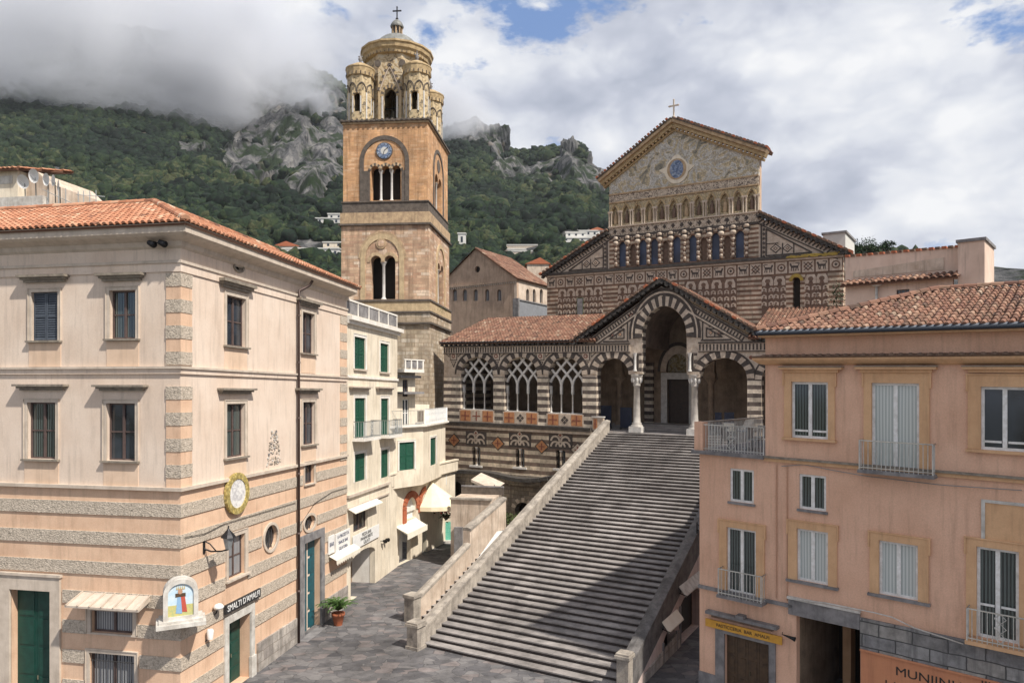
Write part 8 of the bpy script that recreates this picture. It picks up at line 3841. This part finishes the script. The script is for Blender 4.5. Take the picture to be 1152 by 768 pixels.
# plants growing on walls
def tuft(px, py, D, r_, n, mat, label, name='shrub', cat='plant', dn=.8):
    P = at(px, py, D)
    F = Fr(None, 0, 0, O=P)
    F.d, F.n = Vector((1, 0, 0)), Vector((0, -1, 0))
    mb = MB(F)
    for i in range(n):
        p = Vector((R.gauss(0, r_ * .5), R.gauss(0, r_ * .4), R.gauss(0, r_ * .5 * dn)))
        q = Vector((R.uniform(-1, 1), R.uniform(-1, 1), R.uniform(-1, 1))).normalized() * r_ * .14
        w2 = q.cross(Vector((R.uniform(-1, 1), 0, 1))).normalized() * r_ * .08
        mb.add([tuple(p - q), tuple(p + w2), tuple(p + q), tuple(p - w2)], [(0, 1, 2, 3)], mat)
    tag(mb.build(name), label, cat)


tuft(942, 333, 46, .55, 260, 'leaf_dark', 'dark green bush hanging on the right end of the aisle wall', dn=1.6)
tuft(497.5, 349, 60, .35, 80, 'leaf_green', 'small weed tuft on the tower cornice')
tuft(781, 590, 42, .6, 220, 'leaf_dark', 'dark ivy clump at the top of the right stair parapet', dn=1.0)
tuft(574, 583, 47, .7, 200, 'moss', 'low mossy weeds at the foot of the crypt wall', dn=.5)
for k, (px, py, r_, lb) in enumerate(((962, 280, 1.9, 'leftmost small tree on the skyline right of the cathedral'), (975, 279, 2.2, 'middle broad tree on the skyline right of the cathedral'), (988, 281, 1.7, 'third small tree on the skyline right of the cathedral'), (998, 278, 1.3, 'thin upright tree at the right end of the skyline group'))):
    P = at(px, py, 120)
    t = thing('skyline_tree', lb, 'tree', P, 'trees on the skyline')
    F = Fr(None, 0, 0, O=P)
    F.d, F.n = Vector((1, 0, 0)), Vector((0, -1, 0))
    mb = MB(F)
    mb.tube([(0, 0, -5), (.1, 0, -.8), (.0, 0, .6)], [.25, .15, .06], 'trunk')
    mb.tube([(.05, 0, -1.2), (.7, .1, .2)], [.1, .04], 'trunk')
    mb.tube([(.05, 0, -1.0), (-.6, .1, .3)], [.1, .04], 'trunk')
    mb.build('trunk', t)
    mb = MB(F)
    for cl in range(9):
        cc = Vector((R.gauss(0, r_ * .42), R.gauss(0, r_ * .3), R.gauss(.1, r_ * .28)))
        for i in range(70):
            p = cc + Vector((R.gauss(0, r_ * .22), R.gauss(0, r_ * .22), R.gauss(0, r_ * .15)))
            q = Vector((R.uniform(-1, 1), R.uniform(-1, 1), R.uniform(-1, 1))).normalized() * .16
            w2 = q.cross(Vector((R.uniform(-1, 1), 0, 1))).normalized() * .09
            mb.add([tuple(p - q), tuple(p + w2), tuple(p + q), tuple(p - w2)], [(0, 1, 2, 3)], 'leaf_dark')
    mb.build('crown', t)

# ------------------------------------------------------------------ cloud bank on the mountain
m = bpy.data.materials.new('cloud_vapour')
m.use_nodes = True
nt = m.node_tree
nt.nodes.clear()
out = nt.nodes.new('ShaderNodeOutputMaterial')
pv = nt.nodes.new('ShaderNodeVolumePrincipled')
pv.inputs['Color'].default_value = (.93, .95, 1.0, 1)
pv.inputs['Anisotropy'].default_value = .2
geo = nt.nodes.new('ShaderNodeNewGeometry').outputs['Position']
tcn = nt.nodes.new('ShaderNodeTexCoord')
n1 = noise(nt, mapping(nt, geo, (.013, .013, .019)), 1.0, 7, .68, .5)
# softer towards the shell of the bank (object space: unit ellipsoid)
ln = nt.nodes.new('ShaderNodeVectorMath')
ln.operation = 'LENGTH'
nt.links.new(tcn.outputs['Object'], ln.inputs[0])
edge = mth(nt, 'SUBTRACT', 1.0, mth(nt, 'POWER', ln.outputs['Value'], 2.5), clamp=True)
den = mth(nt, 'MULTIPLY', mth(nt, 'SUBTRACT', mth(nt, 'ADD', n1, mth(nt, 'MULTIPLY', edge, .30)), .61, clamp=True), .17)
nt.links.new(den, pv.inputs['Density'])
nt.links.new(pv.outputs[0], out.inputs['Volume'])
MATS['cloud_vapour'] = m


def cloud(px, py, D, a, b_, c, label):
    bm = bmesh.new()
    bmesh.ops.create_icosphere(bm, subdivisions=4, radius=1)
    me = bpy.data.meshes.new('cloud')
    bm.to_mesh(me)
    bm.free()
    me.materials.append(MATS['cloud_vapour'])
    o = bpy.data.objects.new('cloud', me)
    COL.objects.link(o)
    o.location = at(px, py, D)
    o.scale = (a, b_, c)
    tag(o, kind='stuff')
    return o


if CLOUDS:
    cloud(60, 50, 640, 330, 150, 78, '')
    cloud(275, 40, 720, 95, 110, 50, '')
    cloud(215, 118, 640, 62, 60, 46, '')
    cloud(345, 118, 690, 34, 40, 20, '')
    cloud(515, 130, 760, 62, 60, 36, '')
scn.cycles.volume_step_rate = 4.0
scn.cycles.volume_max_steps = 128
scn.cycles.volume_bounces = 2
scn.cycles.max_bounces = 6
scn.cycles.diffuse_bounces = 3
scn.cycles.use_denoising = True
# ------------------------------------------------------------------ air
m = bpy.data.materials.new('air')
m.use_nodes = True
nt = m.node_tree
nt.nodes.clear()
out = nt.nodes.new('ShaderNodeOutputMaterial')
pv = nt.nodes.new('ShaderNodeVolumePrincipled')
pv.inputs['Color'].default_value = (.86, .92, 1.0, 1)
pv.inputs['Density'].default_value = .00007
pv.inputs['Anisotropy'].default_value = .1
nt.links.new(pv.outputs[0], out.inputs['Volume'])
MATS['air'] = m
if HAZE:
    mb = MB()
    mb.box(-1150, 1600, -1400, 60, -6.5, 560, 'air')
    tag(mb.build('haze'), kind='stuff')
